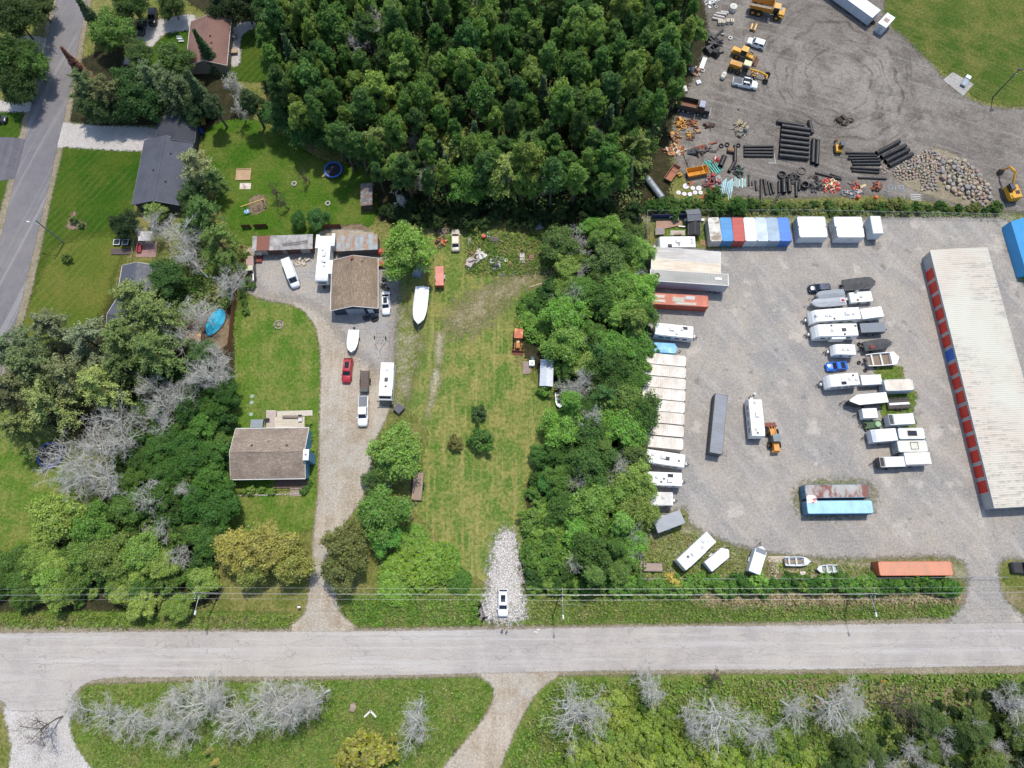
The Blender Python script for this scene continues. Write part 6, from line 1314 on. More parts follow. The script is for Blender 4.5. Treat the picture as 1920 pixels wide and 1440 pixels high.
t = thing('solar_panel', 'dark solar panel on the cream box roof', 'solar panel', P(1711, 812, 2.6) + (2.51,), -.01); MB().box(0, 0, 0, 1.75, 1.0, .05).build('frame', DARKM(), t); MB().box(0, 0, .05, 1.65, .9, .01).build('cells', glass('2a2833'), t)
container('cream box with a square outline on its roof, below the solar one', (1683.5, 837), (1739, 836), 2.5, 2.25, 'b5bfc0', roof='d9d3c4', door=-1, name='storage_box', smooth=True)
t = thing('roof_rack', 'black square rack on the cream box roof', 'rack', P(1715, 835.5, 2.6) + (2.51,), .02); m = MB()
for s in (-.7, .7): m.box(s, 0, 0, .06, 1.35, .07)
for s in (-.65, .65): m.box(0, s, .002, 1.4, .06, .066)
m.build('frame', BLACK(), t)
cargo('white truck box with a white cab cap, lowest at the right', (1745, 858.5), (1697, 860), 2.6, 2.3, 'd8d5d0', 'ddd5c9', name='truck_box', cap='eceef2', hitch=False)
cargo('white roofed trailer with a black nose, lowest at the left', (1697, 865), (1650, 866.5), 2.3, 1.95, '3b3c40', 'e3e2df', cap='17181a', name='cargo_trailer')
# lumber and boats near the front fence
boat('open aluminium boat on a trailer beside the lumber', (1472, 1052.5), (1519, 1052.5), 1.7, 1.1, .5, 'b5bac0', 'd2d5d8', None, 'rowing_boat', inside='8a7a62', seats=3, motor=False, tlabel='bare metal trailer under the open aluminium boat')
boat('small open aluminium rowing boat near the hedge', (1571, 1066), (1531, 1067.5), 1.5, .75, .12, 'c5cac9', 'd8dcdb', None, 'rowing_boat', inside='9aa39c', seats=3, motor=False, trailer=False, seatcol='c9cecb')
for k, (x, y, n, ln, r, cc) in enumerate(((1462, 1049, 7, 4.6, 0, 'c9bba8'), (1488, 1067, 8, 3.2, .0, 'b39a86'), (1455, 1062, 4, 2.8, 1.5, 'd0c2ae'), (1475, 1078, 5, 4.2, .02, '8f7463'))):
    t = thing('plank_stack', ['pale boards under and left of the aluminium boat', 'stack of brown planks below the aluminium boat', 'upright boards at the left end of the lumber pile', 'dark planks along the hedge side of the lumber pile'][k], 'planks', P(x, y), r)
    for i in range(n): MB().box(RND.uniform(-.3, .3), (i - n / 2) * .2, 0, ln * RND.uniform(.8, 1), .17, .06 + .05 * (i % 3)).build('plank', pm(cc, .85, dirt=.4), t)
t = thing('firewood_pile', 'jumbled heap of firewood left of the planks', 'firewood', P(1448, 1066), 0)
for i in range(70):
    a = RND.uniform(0, 6.28); q = RND.random() ** .5; x, y = 1.0 * q * math.cos(a), 1.5 * q * math.sin(a); d = RND.uniform(0, 3.14); z = .08 + .35 * (1 - q) * RND.random()
    MB().cyl((x - .2 * math.cos(d), y - .2 * math.sin(d), z), (x + .2 * math.cos(d), y + .2 * math.sin(d), z + RND.uniform(-.05, .1)), .075, n=6).build('log', pm(RND.choice(['c9bfae', '9a8674', '6f5f52']), .9), t)
t = thing('white_crate', 'small white crate beside the planks at the hedge', 'crate', P(1504, 1075), .1); MB().box(0, 0, 0, .9, .6, .4).build('body', WHITE(), t); MB().box(0, 0, .4, .6, .35, .08).build('lid', pm('cfa5a0', .6), t)
car('dark pickup with an open bed cut by the right edge', (1898, 1064), (1945, 1064), 'pickup', '3c4148', name='pickup_truck', cat='pickup truck', bed='1c1d20')

# ---- yellow wheel loader in the middle
def loader(label, a, b, name='wheel_loader', col='d08a26', bucket='7a3a2c', cab='6f7b80', W=2.3, fork=False):
    c, rz, L = axis(a, b, 1.2); t = thing(name, label, 'loader', c, rz); Y = pm(col, .45, dirt=.3, dcol='5a4a35', scale=.9)
    MB().box(-L * .33, 0, .75, L * .3, 1.25, 1.0, tx=.92, ty=.85).build('engine_hood', Y, t); MB().box(-L * .47, 0, .55, .35, 1.5, .8).build('counterweight', Y, t)
    cb = MB().box(-L * .08, 0, 1.0, 1.3, 1.3, 1.6, tx=.9, ty=.9).build('cab', glass('2a3134'), t); MB().box(-L * .08, 0, 2.6, 1.45, 1.45, .12).build('cab_roof', pm(cab, .5), cb)
    MB().box(L * .12, 0, .6, L * .28, .9, .6).build('front_frame', Y, t)
    m = MB()
    for s in (-.5, .5): m.cyl((0, s, 1.45), (L * .26, s, 1.2), .12, n=6); m.cyl((L * .26, s, 1.2), (L * .38, s, .55), .11, n=6)
    m.cyl((L * .05, 0, 1.3), (L * .36, 0, .9), .08, n=6); m.build('lift_arm', Y, t)
    MB().prism([(L * .36, .1), (L * .5, .08), (L * .5, .16), (L * .40, .3), (L * .37, .95), (L * .34, 1.0)], -W / 2, W / 2).build('bucket', pm(bucket, .7, dirt=.4), t)
    for xx in (-L * .25, L * .16):
        for s in (-1, 1):
            o = MB().cyl((xx, s * .72, .62), (xx, s * 1.14, .62), .62, n=16).build('wheel', RUBBER(), t); MB().cyl((xx, s * 1.14, .62), (xx, s * 1.17, .62), .32, n=10).build('rim', Y, o)
    return t
loader('yellow wheel loader with a rusty bucket beside the middle camper', (1456, 848), (1446, 790))
t = thing('gas_bottle', 'small white gas bottle at the nose of the middle camper', 'gas bottle', P(1413, 740), 0); MB().cyl((0, 0, 0), (0, 0, .75), .2, .2, 12).build('body', WHITE(), t); MB().cyl((0, 0, .75), (0, 0, .9), .12, .1, 10).build('collar', WHITE(), t)
# ---- the decked corner (garden plot) at the top left of the yard
deck('plot_deck', 'brown wooden deck in the corner plot of the yard', [(1230, 414), (1278, 412), (1278, 422), (1230, 432)], .35, 'b08d76')
deck('plot_deck', 'grey wooden platform in the corner plot of the yard', [(1257, 432), (1284, 432), (1284, 441), (1257, 441)], .3, 'c2b8a8')
deck('plot_platform', 'small weathered platform at the left of the corner plot', [(1229, 427), (1246, 427), (1246, 439), (1229, 440)], 1.0, '9a8f8c')
t = thing('blue_screen', 'dark blue tarpaulin screen along the back of the corner plot', 'screen', P(1252, 409), .02)
for i in range(5): MB().box(-2.9 + i * 1.4, 0, .05, 1.35, .06, 1.9, rx=.1).build('tarpaulin', pm('1c2f66', .6, dirt=.2), t)
for i in range(6): MB().cyl((-3.6 + i * 1.42, .12, 0), (-3.6 + i * 1.42, .12, 2.0), .04, n=6).build('post', GALV(), t)
t = thing('plot_shed', 'small dark grey shed in the corner plot', 'shed', P(1296, 412), .1); gable(t, 2.6, 2.2, 1.9, 2.4, .15, pm('6a6d72', .7, dirt=.3), pm('4a4a4c', .8), fascia='5a5d62')
t = thing('plot_hut', 'black roofed low hut beside the corner plot lawn', 'hut', P(1299, 433), 1.5); gable(t, 3.2, 2.2, 1.3, 1.8, .15, pm('24252a', .7), pm('5a3a2c', .8), fascia='2c2c30')
for k, (x, y, sx, sy, sz, cc, lb) in enumerate(((1258, 409, .8, .5, .7, 'd5cfc4', 'white table on the corner plot deck'), (1267, 413, .9, .7, .8, '8d9096', 'grey cooker on the corner plot deck'), (1285, 414, .5, .5, .9, 'e6e6e2', 'white cabinet beside the small dark shed'), (1279, 425, 1.6, .3, .45, 'ddd8cc', 'long white bench in the corner plot'), (1271, 440, 1.5, .4, .4, 'a0806a', 'brown wooden trough in front of the corner plot'), (1317, 413, .7, .5, .6, 'e4e4e0', 'white tub beside the corner plot lawn'))):
    t = thing('plot_item', lb, 'furniture', P(x, y, .3) + (.36 if k < 2 else .32 if k == 4 else 0,), RND.uniform(-.1, .1)); MB().box(0, 0, sz - .08, sx, sy, .08).build('top', pm(cc, .6), t)
    for s in (-1, 1): MB().box(s * (sx / 2 - .08), 0, 0, .1, sy * .9, sz - .08).build('leg', pm(cc, .7, dirt=.4), t)
sheet('plot_lawn', [(1247, 423), (1290, 420), (1290, 445), (1247, 445)], .042, G_LUSH, .4, .3)
sheet('plot_lawn', [(1304, 420), (1318, 420), (1322, 452), (1306, 452)], .042, G_LUSH, .4, .3)
rv('white camper in the top left corner of the yard', (1304.5, 453), (1234.5, 453.5), 3.0, 2.4, (('acd', .4, .75), ('ac', -.05, .0), ('vent', -.8, .1), ('vent', -.8, -.5), ('ventd', -.1, .6)), nose=.35, dirty=.2)
t = thing('pallet', 'wooden pallet leaning beside the dirty white container', 'pallet', P(1320, 456), -.35)
for i in range(6): MB().box(0, -.5 + i * .2, .1, 1.7, .14, .03).build('slat', pm('a3835f', .85), t)
for i in (-1, 0, 1): MB().box(i * .75, 0, 0, .1, 1.1, .1).build('bearer', pm('8a6c4c', .85), t)
# ================================================================== the contractor's yard
def Z(x, y): return (1440 + x / 4, y / 4)
# eight wide black pipes side by side, one across their heads, three at the right
for i in range(7):
    k = i / 6; pipe('wide black drain pipe in the big flat stack', Z(100 - 18 * k, 945 + 222 * k), Z(312 - 8 * k, 975 + 215 * k), .5, .5, group='wide pipes in the big stack', name='wide_pipe', th=.1)
pipe('wide black pipe lying across the top of the big stack', Z(66, 912), Z(270, 945), .5, .45, name='wide_pipe')
pipe('short black pipe at the upper right of the big stack', Z(310, 905), Z(330, 1000), .5, .42, name='wide_pipe')
pipe('left one of two upright black pipes right of the big stack', Z(342, 1045), Z(334, 1222), .5, .45, name='wide_pipe')
pipe('right one of two upright black pipes right of the big stack', Z(374, 1052), Z(366, 1236), .5, .45, name='wide_pipe')
for i in range(4): pipe('narrower black pipe in the flat stack of four', (1395, 275 + i * 5.6), (1450, 274.5 + i * 6.0), .32, .31, group='flat stack of four pipes', th=.12)
for i, (a, b) in enumerate((((585, 1145), (800, 1150)), ((608, 1168), (815, 1168)), ((600, 1190), (832, 1186)), ((628, 1210), (846, 1206)), ((636, 1232), (848, 1232)), ((622, 1258), (838, 1270)), ((630, 1280), (835, 1295)))):
    pipe('thin black pipe in the stack left of the boulders', Z(*a), Z(*b), .27, .26, group='thin pipes left of the boulders', th=.12)
for i, (a, b) in enumerate((((812, 1150), (985, 1060)), ((850, 1180), (1032, 1092)), ((880, 1212), (1056, 1122)), ((905, 1245), (1082, 1155)))):
    pipe('large black pipe in the slanting stack of four', Z(*a), Z(*b), .48, .48, group='slanting stack of four pipes', name='wide_pipe', th=.1)
pipe('single thin black pipe lying alone below the thin stack', Z(675, 1332), Z(890, 1342), .22, .22)
pipe('black pipe lying above the red fittings', (1529, 324), (1578, 336), .25, .24); pipe('second black pipe lying above the red fittings', (1556, 326), (1577, 333), .22, .2)
def Y(x, y): return (1200 + x / 6, 180 + y / 6)
pipe('upright black pipe left of the flat stack', Y(1070, 560), Y(1068, 740), .45, .42, name='wide_pipe'); pipe('black pipe at the foot of the upright one', Y(1065, 745), Y(1000, 850), .4, .38, name='wide_pipe', col='211c24'); pipe('short fat black pipe beside the turquoise pipes', Y(950, 680), Y(905, 790), .55, .55, name='wide_pipe')
for i, (a, b, r) in enumerate((((1225, 890), (1225, 1010), .2), ((1262, 960), (1262, 1005), .16), ((1300, 955), (1312, 1060), .22), ((1362, 940), (1362, 1215), .26), ((1395, 940), (1420, 1110), .26), ((1440, 960), (1470, 1105), .2), ((1475, 975), (1505, 1095), .25), ((1225, 1120), (1222, 1240), .2), ((1570, 1100), (1480, 1235), .24), ((1565, 960), (1565, 1090), .3), ((1615, 945), (1620, 1090), .5), ((1675, 945), (1685, 1080), .42), ((1755, 975), (1760, 1130), .3), ((1800, 960), (1790, 1060), .28))):
    pipe('black pipe standing out from the scrap row toward the fence', Y(*a), Y(*b), r + .02, r, group='black pipes of the scrap row')
# turquoise and pale blue pipes
for i in range(9):
    a, b = Y(720 + i * 13, 735 - i * 4 + (i % 3) * 6), Y(850 + i * 10 - (i % 2) * 24, 890 - i * 6); pipe('turquoise plastic pipe in the heap beside the yellow bin', a, b, .12 + .1 * (i % 2), .09, '4fc2b0', 'turquoise pipes', 'plastic_pipe', .2, False)
for i in range(13):
    x = 905 + i * 11.5; y0 = 925 + (i * 37) % 45; y1 = 1050 + (i * 53) % 120; pipe('pale blue plastic pipe in the bundle by the round tree', Y(x + 10, y0), Y(x - 14, y1), .1 + .09 * (i % 3), .085, 'b5dde0', 'pale blue pipes', 'plastic_pipe', .2, False)
for i in range(8):
    x = 1068 + i * 17; pipe('white plastic pipe in the bundle above the round tree', Y(x, 915 + (i * 29) % 22), Y(x, 1020 + (i % 3) * 8), .1 + .08 * (i % 2), .09, ['d5efe6', '9fe0c8', 'e6e4e6'][i % 3], 'white plastic pipes', 'plastic_pipe', .2, False)
# coiled hoses, black scrap
def coil(label, px, py, r, z=.1, n=3, col='18181b', group=None):
    t = thing('pipe_coil', label, 'coil', P(px, py), 0, group)
    for i in range(n): MB().ring((RND.uniform(-.06, .06), RND.uniform(-.06, .06), .1 + i * .12), (RND.uniform(-.08, .08), RND.uniform(-.08, .08), 1), r * RND.uniform(.92, 1.05), r * .86, .1, 20).build('loop', pm(col, .5, dirt=.3), t)
    return t
coil('large loose coil of black hose on the dirt', 1503, 322, .95, n=2); coil('coil of black pipe in the scrap row', 1465, 330, .9, n=5); coil('smaller black coil left of the hose coil', 1474, 338, .7, n=5); coil('thick black coil below the scrap row', 1507, 350, .8, n=8); coil('small dark coil in the scrap row beside the tyres', 1383, 316, .6, n=4)
for k, (x, y, r, lb) in enumerate(((1352, 274, .55, 'old tyre left of the rusty crate'), (1363, 272, .55, 'old tyre above the upright black pipe'), (1384, 273, .5, 'old tyre at the head of the upright black pipe'), (1290, 346, .35, 'rusty wheel near the white lids'))): tyre(lb, x, y, .05, r)
tyre('white painted tyre lying near the white car', 1369, 72, .05, .48, col='d9d6ce')
def heap(name, label, cat, px, py, R, n, cols, hgt=.6, size=(.25, .7), seed=1, thin=.3):
    """a scrap heap: distinct pieces, each its own part"""
    rs = random.Random(seed); t = thing(name, label, cat, P(px, py), 0); size = (size[0] * 1.25, size[1] * 1.3); R = (R[0] * 1.08, R[1] * 1.08)
    for i in range(int(n * 1.35)):
        a = rs.uniform(0, 6.28); q = rs.random() ** .5; x, y = R[0] * q * math.cos(a), R[1] * q * math.sin(a); L = rs.uniform(*size); z = hgt * (1 - q) * rs.random(); m = MB(); k = rs.random(); mt = pm(rs.choice(cols), .6, dirt=.35)
        if k < .45: m.box(x, y, z, L, L * rs.uniform(.2, .8), L * rs.uniform(.15, .6), rs.uniform(0, 3.1), rs.uniform(.6, 1), rs.uniform(.6, 1), rs.uniform(-.3, .3))
        elif k < .75: d = rs.uniform(0, 6.28); m.cyl((x, y, z + .1), (x + L * 1.3 * math.cos(d), y + L * 1.3 * math.sin(d), z + .1 + rs.uniform(-.05, .25)), L * thin * .4, n=8)
        else: m.ring((x, y, z + .12), (rs.uniform(-.5, .5), rs.uniform(-.5, .5), 1), L * .6, L * .4, L * .25, 12)
        m.build('piece', mt, t)
    return t
heap('red_fittings', 'heap of bright red pipe fittings by the back fence', 'fittings', 1555, 350, (2.0, 1.6), 46, ['d8392c', 'c9302a', 'e0705a', 'e9d9a8'], .7, (.25, .6), 4)
heap('black_scrap', 'heap of black plastic scrap left of the red fittings', 'scrap', 1527, 345, (1.6, 1.8), 34, ['18191c', '23252a', '2c3036'], .8, (.3, .8), 5)
heap('black_scrap', 'heap of black fittings behind the coiled hose', 'scrap', 1480, 335, (2.2, 1.0), 34, ['17181b', '202226'], .8, (.3, .8), 6)
heap('orange_scrap', 'orange and black fittings right of the red heap', 'scrap', 1604, 350, (.9, 1.1), 18, ['e0602a', '2a2c30', 'c4452a'], .7, (.25, .6), 7)
heap('orange_scrap', 'rusty cage of mixed scrap near the steel racks', 'scrap', 1643, 350, (1.1, 1.1), 24, ['6a3a2c', '222428', 'b0562c'], .8, (.3, .8), 8)
heap('grey_scrap', 'pale tangle of rods under the orange barrels', 'scrap', 1598, 364, (2.2, .9), 26, ['8a8d90', '70737a', 'a59a90'], .3, (.3, .9), 9, .12)
heap('yellow_scrap', 'heap of yellow machine parts at the wood edge', 'scrap', 1278, 233, (1.3, 1.5), 20, ['d69a3a', 'c98a30', '7a4a30', '3a2f2a'], .8, (.4, 1.0), 10)
heap('yellow_scrap', 'yellow and brown scrap below the first yellow heap', 'scrap', 1266, 258, (1.2, 1.0), 14, ['c9913c', '8a5a3a', '4a3a30'], .6, (.4, 1.0), 11)
heap('yellow_scrap', 'yellow machine part with black springs', 'scrap', 1297, 256, (1.0, 1.0), 14, ['c9972e', '6a4030', '3a2a24'], .7, (.3, .9), 12)
heap('brown_scrap', 'orange brown scrap heap left of the long rusty beams', 'scrap', 1266, 282, (2.2, 1.2), 30, ['b5733c', 'c9a070', '8a4a30', 'd0c0a8'], .7, (.4, 1.1), 13)
heap('brown_scrap', 'rusty bucket parts near the dump truck', 'scrap', 1298, 232, (1.0, .7), 12, ['7a4030', 'b0723c', '2a2422'], .6, (.4, 1.0), 14)
heap('brown_scrap', 'small rusty parts in the open dirt', 'scrap', 1327, 237, (1.3, .5), 10, ['5a3a34', '7a6a5a', '33302e'], .4, (.3, .8), 15)
heap('grey_scrap', 'pile of grey broken concrete and metal in the dirt', 'scrap', 1388, 243, (1.4, 1.8), 26, ['8f8a80', '6f7068', 'a89878', '4a4a44'], .7, (.4, 1.1), 16)
heap('brown_scrap', 'lone tan block of scrap in the dirt', 'scrap', 1308, 244, (.4, .5), 4, ['b58a62', '5a4a40'], .4, (.5, .9), 17)
heap('red_scrap', 'tangle of red and grey machine parts', 'scrap', 1338, 342, (1.9, 1.7), 34, ['a03a34', '7a3a38', '8d8d8c', '5a4a48'], .7, (.3, 1.0), 18, .15)
heap('red_scrap', 'orange red parts below the red tangle', 'scrap', 1338, 357, (.8, 1.2), 12, ['c9472e', 'b53a2c', '3a3a3c'], .5, (.3, .9), 19)
heap('red_scrap', 'red machine part at the head of the turquoise pipes', 'scrap', 1343, 300, (.7, .7), 10, ['b5302a', 'd0d0c8', '8a2a26'], .5, (.3, .8), 20)
heap('black_scrap', 'black and green fittings at the foot of the upright pipe', 'scrap', 1384, 322, (1.0, 1.4), 20, ['15161a', '1f4a3c', '26282c'], .6, (.3, .8), 21)
heap('dark_scrap', 'dark beams and mats beside the rusty beams', 'scrap', 1310, 286, (1.8, .6), 12, ['1c2024', '26303a', '5a4a40'], .3, (.7, 1.5), 22)
heap('brown_scrap', 'grey and rusty frames right of the dark beams', 'scrap', 1334, 280, (1.3, 1.0), 14, ['6f6862', '5a3a34', '8a8078'], .5, (.4, 1.1), 23)
heap('wood_scrap', 'fallen branches and planks lying on the dirt', 'scrap', 1385, 205, (.2, .2), 2, ['5a5048'], .1, (.3, .4), 24)
heap('white_scrap', 'white plastic rings in the top corner of the dirt yard', 'scrap', 1334, 8, (1.4, 1.3), 16, ['dcd9d2', 'c9c6c0'], .4, (.4, .8), 25)
heap('black_scrap', 'black machine wrapped in tarpaulin at the wood edge', 'scrap', 1334, 85, (1.3, 3.2), 22, ['15171c', '1f2226', '2a2c33'], 1.6, (.9, 1.8), 26)
heap('white_scrap', 'white broken sheets at the wood edge', 'scrap', 1306, 135, (1.4, 1.0), 10, ['d5d3cc', 'b9b5a8', 'a07a60'], .5, (.5, 1.1), 27)
heap('stick_pile', 'broken branches scattered on the open dirt', 'branches', 1582, 228, (1.5, .7), 9, ['2f2822', '3a3028'], .15, (.7, 1.4), 28, .08)
heap('stone_pile', 'small heap of stones beside the thin pipe stack', 'stones', 1657, 318, (1.1, 1.0), 22, ['a08a78', '8a7a6c', 'b5a595'], .4, (.2, .5), 29)
# rusty long beams
for i, (a, b, cc) in enumerate(((Y(620, 580), Y(870, 520), '8a4a30'), (Y(600, 600), Y(760, 570), '9a5a40'), (Y(570, 608), Y(740, 590), '7a4434'))):
    c, rz, L = axis(a, b, .2); t = thing('steel_beam', ['longest rusty steel beam, topmost of three', 'middle rusty steel beam of three', 'lowest rusty steel beam of three'][i], 'beam', c, rz); m = MB(); m.box(0, 0, .0, L, .3, .05); m.box(0, 0, .05, L, .05, .25); m.box(0, 0, .3, L, .3, .05); m.build('section', pm(cc, .85, dirt=.3), t)
c, rz, L = axis(Y(490, 650), Y(555, 820), .3); t = thing('steel_rail', 'long dark rusty rail reaching down to the yellow bin', 'beam', c, rz); MB().box(0, 0, 0, L, .16, .14).build('section', pm('4a2f28', .85), t); MB().box(L * .1, .1, .05, .3, .2, .14).build('bracket', pm('3a2a24', .85), t)
# skips / bins
def skip(label, a, b, W, h, col, inner, name='scrap_bin'):
    c, rz, L = axis(a, b, h); t = thing(name, label, 'bin', c, rz); x, y = L / 2, W / 2; mt = pm(col, .5, dirt=.3, scale=.8); k = .78
    for sx in (-1, 1): MB().add([(sx * x * k, -y * .8, .1), (sx * x * k, y * .8, .1), (sx * x, y, h), (sx * x, -y, h), (sx * (x * k - .06), -y * .78, .12), (sx * (x * k - .06), y * .78, .12), (sx * (x - .06), y - .05, h), (sx * (x - .06), -y + .05, h)], [(0, 1, 2, 3), (4, 5, 6, 7), (3, 2, 6, 7)]).build('end_wall', mt, t)
    for sy in (-1, 1): MB().add([(-x * k, sy * y * .8, .1), (x * k, sy * y * .8, .1), (x, sy * y, h), (-x, sy * y, h), (-x * k, sy * (y * .8 - .06), .12), (x * k, sy * (y * .8 - .06), .12), (x - .05, sy * (y - .06), h), (-x + .05, sy * (y - .06), h)], [(0, 1, 2, 3), (4, 5, 6, 7), (3, 2, 6, 7)]).build('side_wall', mt, t)
    MB().box(0, 0, .08, 2 * x * k, 2 * y * .8, .06).build('floor', pm(inner, .8, dirt=.4), t); MB().box(x * .55, 0, h - .12, .1, W * .95, .1).build('cross_bar', mt, t)
    return t
skip('bright yellow orange open bin in the scrap corner', Y(530, 860), Y(770, 815), 2.0, 1.3, 'd9941c', 'c98418'); skip('rusty brown open bin left of the yellow one', Y(310, 940), Y(425, 775), 1.8, 1.0, '8a5540', 'a0684c')
t = thing('wooden_crate', 'rusty brown crate left of the upright black pipe', 'crate', P(*Y(1010, 625)), -.2); MB().box(0, 0, 0, 1.4, 1.1, .8).build('body', pm('5a4434', .85), t); MB().box(0, .1, .8, 1.3, .8, .06).build('lid', pm('8a6a48', .85), t)
t = thing('yellow_block', 'yellow machine block beside the brown bin', 'machine part', P(*Y(440, 895)), .5); MB().box(0, 0, 0, 1.0, .9, .6, tx=.8).build('casting', pm('c9912c', .6, dirt=.4), t); MB().cyl((0, 0, .6), (0, 0, .8), .25, n=10).build('hub', pm('7a5a30', .6), t)
# the grey tank on its side, white lids, small concrete things
c, rz, L = axis((1213, 334), (1241, 371), .75); t = thing('grey_tank', 'long grey cylindrical tank lying by the back fence corner', 'tank', (c[0], c[1]), rz); m = MB(); m.cyl((-L / 2, 0, .78), (L / 2, 0, .78), .75, n=20); m.build('shell', pm('8a9198', .5, metal=.2, dirt=.3), t, False); MB().cyl((L / 2, 0, .78), (L / 2 + .15, 0, .78), .75, .5, 20).build('end_cap', pm('9aa0a6', .5, metal=.2), t); MB().cyl((-L * .3, 0, 1.5), (-L * .3, 0, 1.65), .2, n=10).build('hatch', pm('7d8288', .5), t)
for i, (x, y, r) in enumerate(((515, 1018, .68), (592, 1040, .5), (660, 1040, .6), (432, 1090, .52), (497, 1105, .5), (560, 1108, .5), (618, 1090, .5), (680, 1090, .48))):
    t = thing('white_lid', 'round white lid in the cluster by the back fence', 'lid', P(*Y(x, y)), 0, 'cluster of white lids'); MB().cyl((0, 0, 0), (0, 0, .16), r, r * .97, 20).build('disc', pm('ded9dc', .6, dirt=.2), t); MB().cyl((0, 0, .16), (0, 0, .24), r * .4, r * .3, 12).build('boss', pm('cfcacc', .6), t)
t = thing('rust_plate', 'rust brown plate behind the white lids', 'plate', P(*Y(570, 985)), .4); MB().box(0, 0, 0, 1.3, .7, .06, 0).build('sheet', pm('a8623c', .8), t); MB().box(.2, .1, .06, .3, .3, .03).build('patch', pm('8a4a30', .8), t)
def X(x, y): return (1310 + x / 9.6, y / 9.6)
for i, (a, b) in enumerate((((245, 325), (430, 365)), ((275, 275), (460, 320)), ((310, 235), (500, 265)), ((395, 215), (535, 235)))):
    pipe('pale concrete pipe in the set of four', X(*a), X(*b), .3, .3, 'bdb8ae', 'concrete pipes at the top', 'concrete_pipe', .2, False)
for i, (x, y) in enumerate(((365, 430), (435, 430), (510, 410), (590, 410))):
    t = thing('concrete_block', ['first', 'second', 'third', 'fourth'][i] + ' from the left of the cream concrete blocks with holes', 'block', P(*X(x, y)), -.05, 'concrete blocks at the top'); MB().box(0, 0, 0, .75, .85, .85).build('body', pm('cfc5ae', .9, dirt=.3), t); MB().cyl((0, 0, .85), (0, 0, .87), .16, n=10).build('hole', BLACK(), t)
def tank(label, px, py, r, L, rz, col='dbd7cc', upright=False):
    t = thing('water_tank', label, 'tank', P(px, py), rz)
    if upright: MB().cyl((0, 0, 0), (0, 0, L), r, r, 18).build('shell', pm(col, .6, dirt=.25), t); MB().cyl((0, 0, L), (0, 0, L + .3), r, r * .35, 18).build('dome', pm(col, .6, dirt=.2), t); MB().cyl((0, 0, L + .3), (0, 0, L + .4), .2, n=10).build('cap', pm('b9b5aa', .6), t)
    else:
        MB().loft([[(x, r * k * math.cos(a * math.pi / 7), r + r * k * math.sin(a * math.pi / 7)) for a in range(14)] for x, k in ((-L / 2, .4), (-L / 2 + .12, .8), (-L / 2 + .35, 1), (L / 2 - .35, 1), (L / 2 - .12, .8), (L / 2, .4))]).build('shell', pm(col, .6, dirt=.25), t, True); MB().cyl((0, 0, 2 * r - .05), (0, 0, 2 * r + .12), .2, n=10).build('cap', pm('b5b0a4', .6), t)
    return t
tank('upright pale round tank near the top of the dirt yard', 1373, 19, .85, 1.2, 0, upright=True); tank('cream lozenge shaped tank left of the white pickup', 1355, 145, .55, 1.9, 1.1)
t = thing('steel_sheets', 'bundle of silver sheets leaning at the wood edge', 'sheets', P(1318, 120), 1.2)
for i in range(6): MB().box(0, -.4 + i * .17, .1, 3.2, .13, .3).build('sheet', pm('b9c2cc', .4, metal=.5), t)
t = thing('silver_cylinder', 'small silver cylinder beside the black wrapped machine', 'cylinder', P(1354, 66), -.2); MB().cyl((-.4, 0, .22), (.4, 0, .22), .2, n=12).build('shell', STEEL(), t); MB().cyl((.4, 0, .22), (.5, 0, .22), .2, .1, n=12).build('cap', STEEL(), t)
t = thing('white_panels', 'stack of white ribbed panels above the black dump truck', 'panels', P(1279, 167), .15)
for i in range(7): MB().box(-.9 + i * .3, 0, .1 + .02 * (i % 2), .27, 1.7, .12).build('panel', pm('dedbd2', .6), t)
t = thing('white_crate', 'white square crate among weeds near the panels', 'crate', P(1309, 156), .3); MB().box(0, 0, 0, 1.0, .9, .5).build('body', WHITE(), t); MB().box(0, 0, .5, .7, .6, .06).build('lid', pm('cfcfd4', .6), t)
# steel racks near the boulders
for i, (x, y, r) in enumerate(((1672, 352, 0), (1689, 354, 1.57))):
    t = thing('steel_rack', ['left' if i == 0 else 'right'][0] + ' galvanised grille lying beside the boulders', 'rack', P(x, y), r); m = MB()
    for k in range(6): m.box(0, -.55 + k * .22, .1, 1.5, .06, .06)
    for k in (-.7, 0, .7): m.box(k, 0, .0, .08, 1.3, .1)
    m.build('grille', GALV(), t)
t = thing('scaffold_frame', 'grey scaffold frames lying at the scrub edge', 'frame', P(1663, 366), -1.25); m = MB()
for s in (-.35, .1, .4): m.cyl((-1.2, s, .1), (1.2, s, .1), .05, n=6)
for k in range(5): m.cyl((-1 + k * .5, -.35, .12), (-1 + k * .5, .4, .12), .03, n=6)
m.build('tube', GALV(), t)
t = thing('white_rails', 'three pale rails lying right of the scrub', 'rails', P(1717, 370), -.05)
for i in range(4): MB().box(RND.uniform(-.2, .2), -.7 + i * .45, 0, 2.2, .12, .1).build('rail', pm('d9d6d0', .6), t)
t = thing('timber_plank', 'tan plank lying right of the orange fittings', 'plank', P(1617, 350), .45); MB().box(0, 0, 0, 1.9, .4, .08).build('board', pm('c9b58a', .8), t); MB().box(.2, .3, 0, 1.4, .2, .06).build('offcut', pm('b5a078', .8), t)
for i, (x, y) in enumerate(((1607, 372), (1640, 373))):
    t = thing('orange_drum', ('left' if i == 0 else 'right') + ' orange drum in the scrub by the back fence', 'drum', P(x, y), 0); MB().cyl((0, 0, 0), (0, 0, .9), .42, .36, 14).build('shell', pm('e05a24', .5), t); MB().cyl((0, 0, .9), (0, 0, .96), .3, .2, 12).build('handle', pm('c94a1c', .5), t)
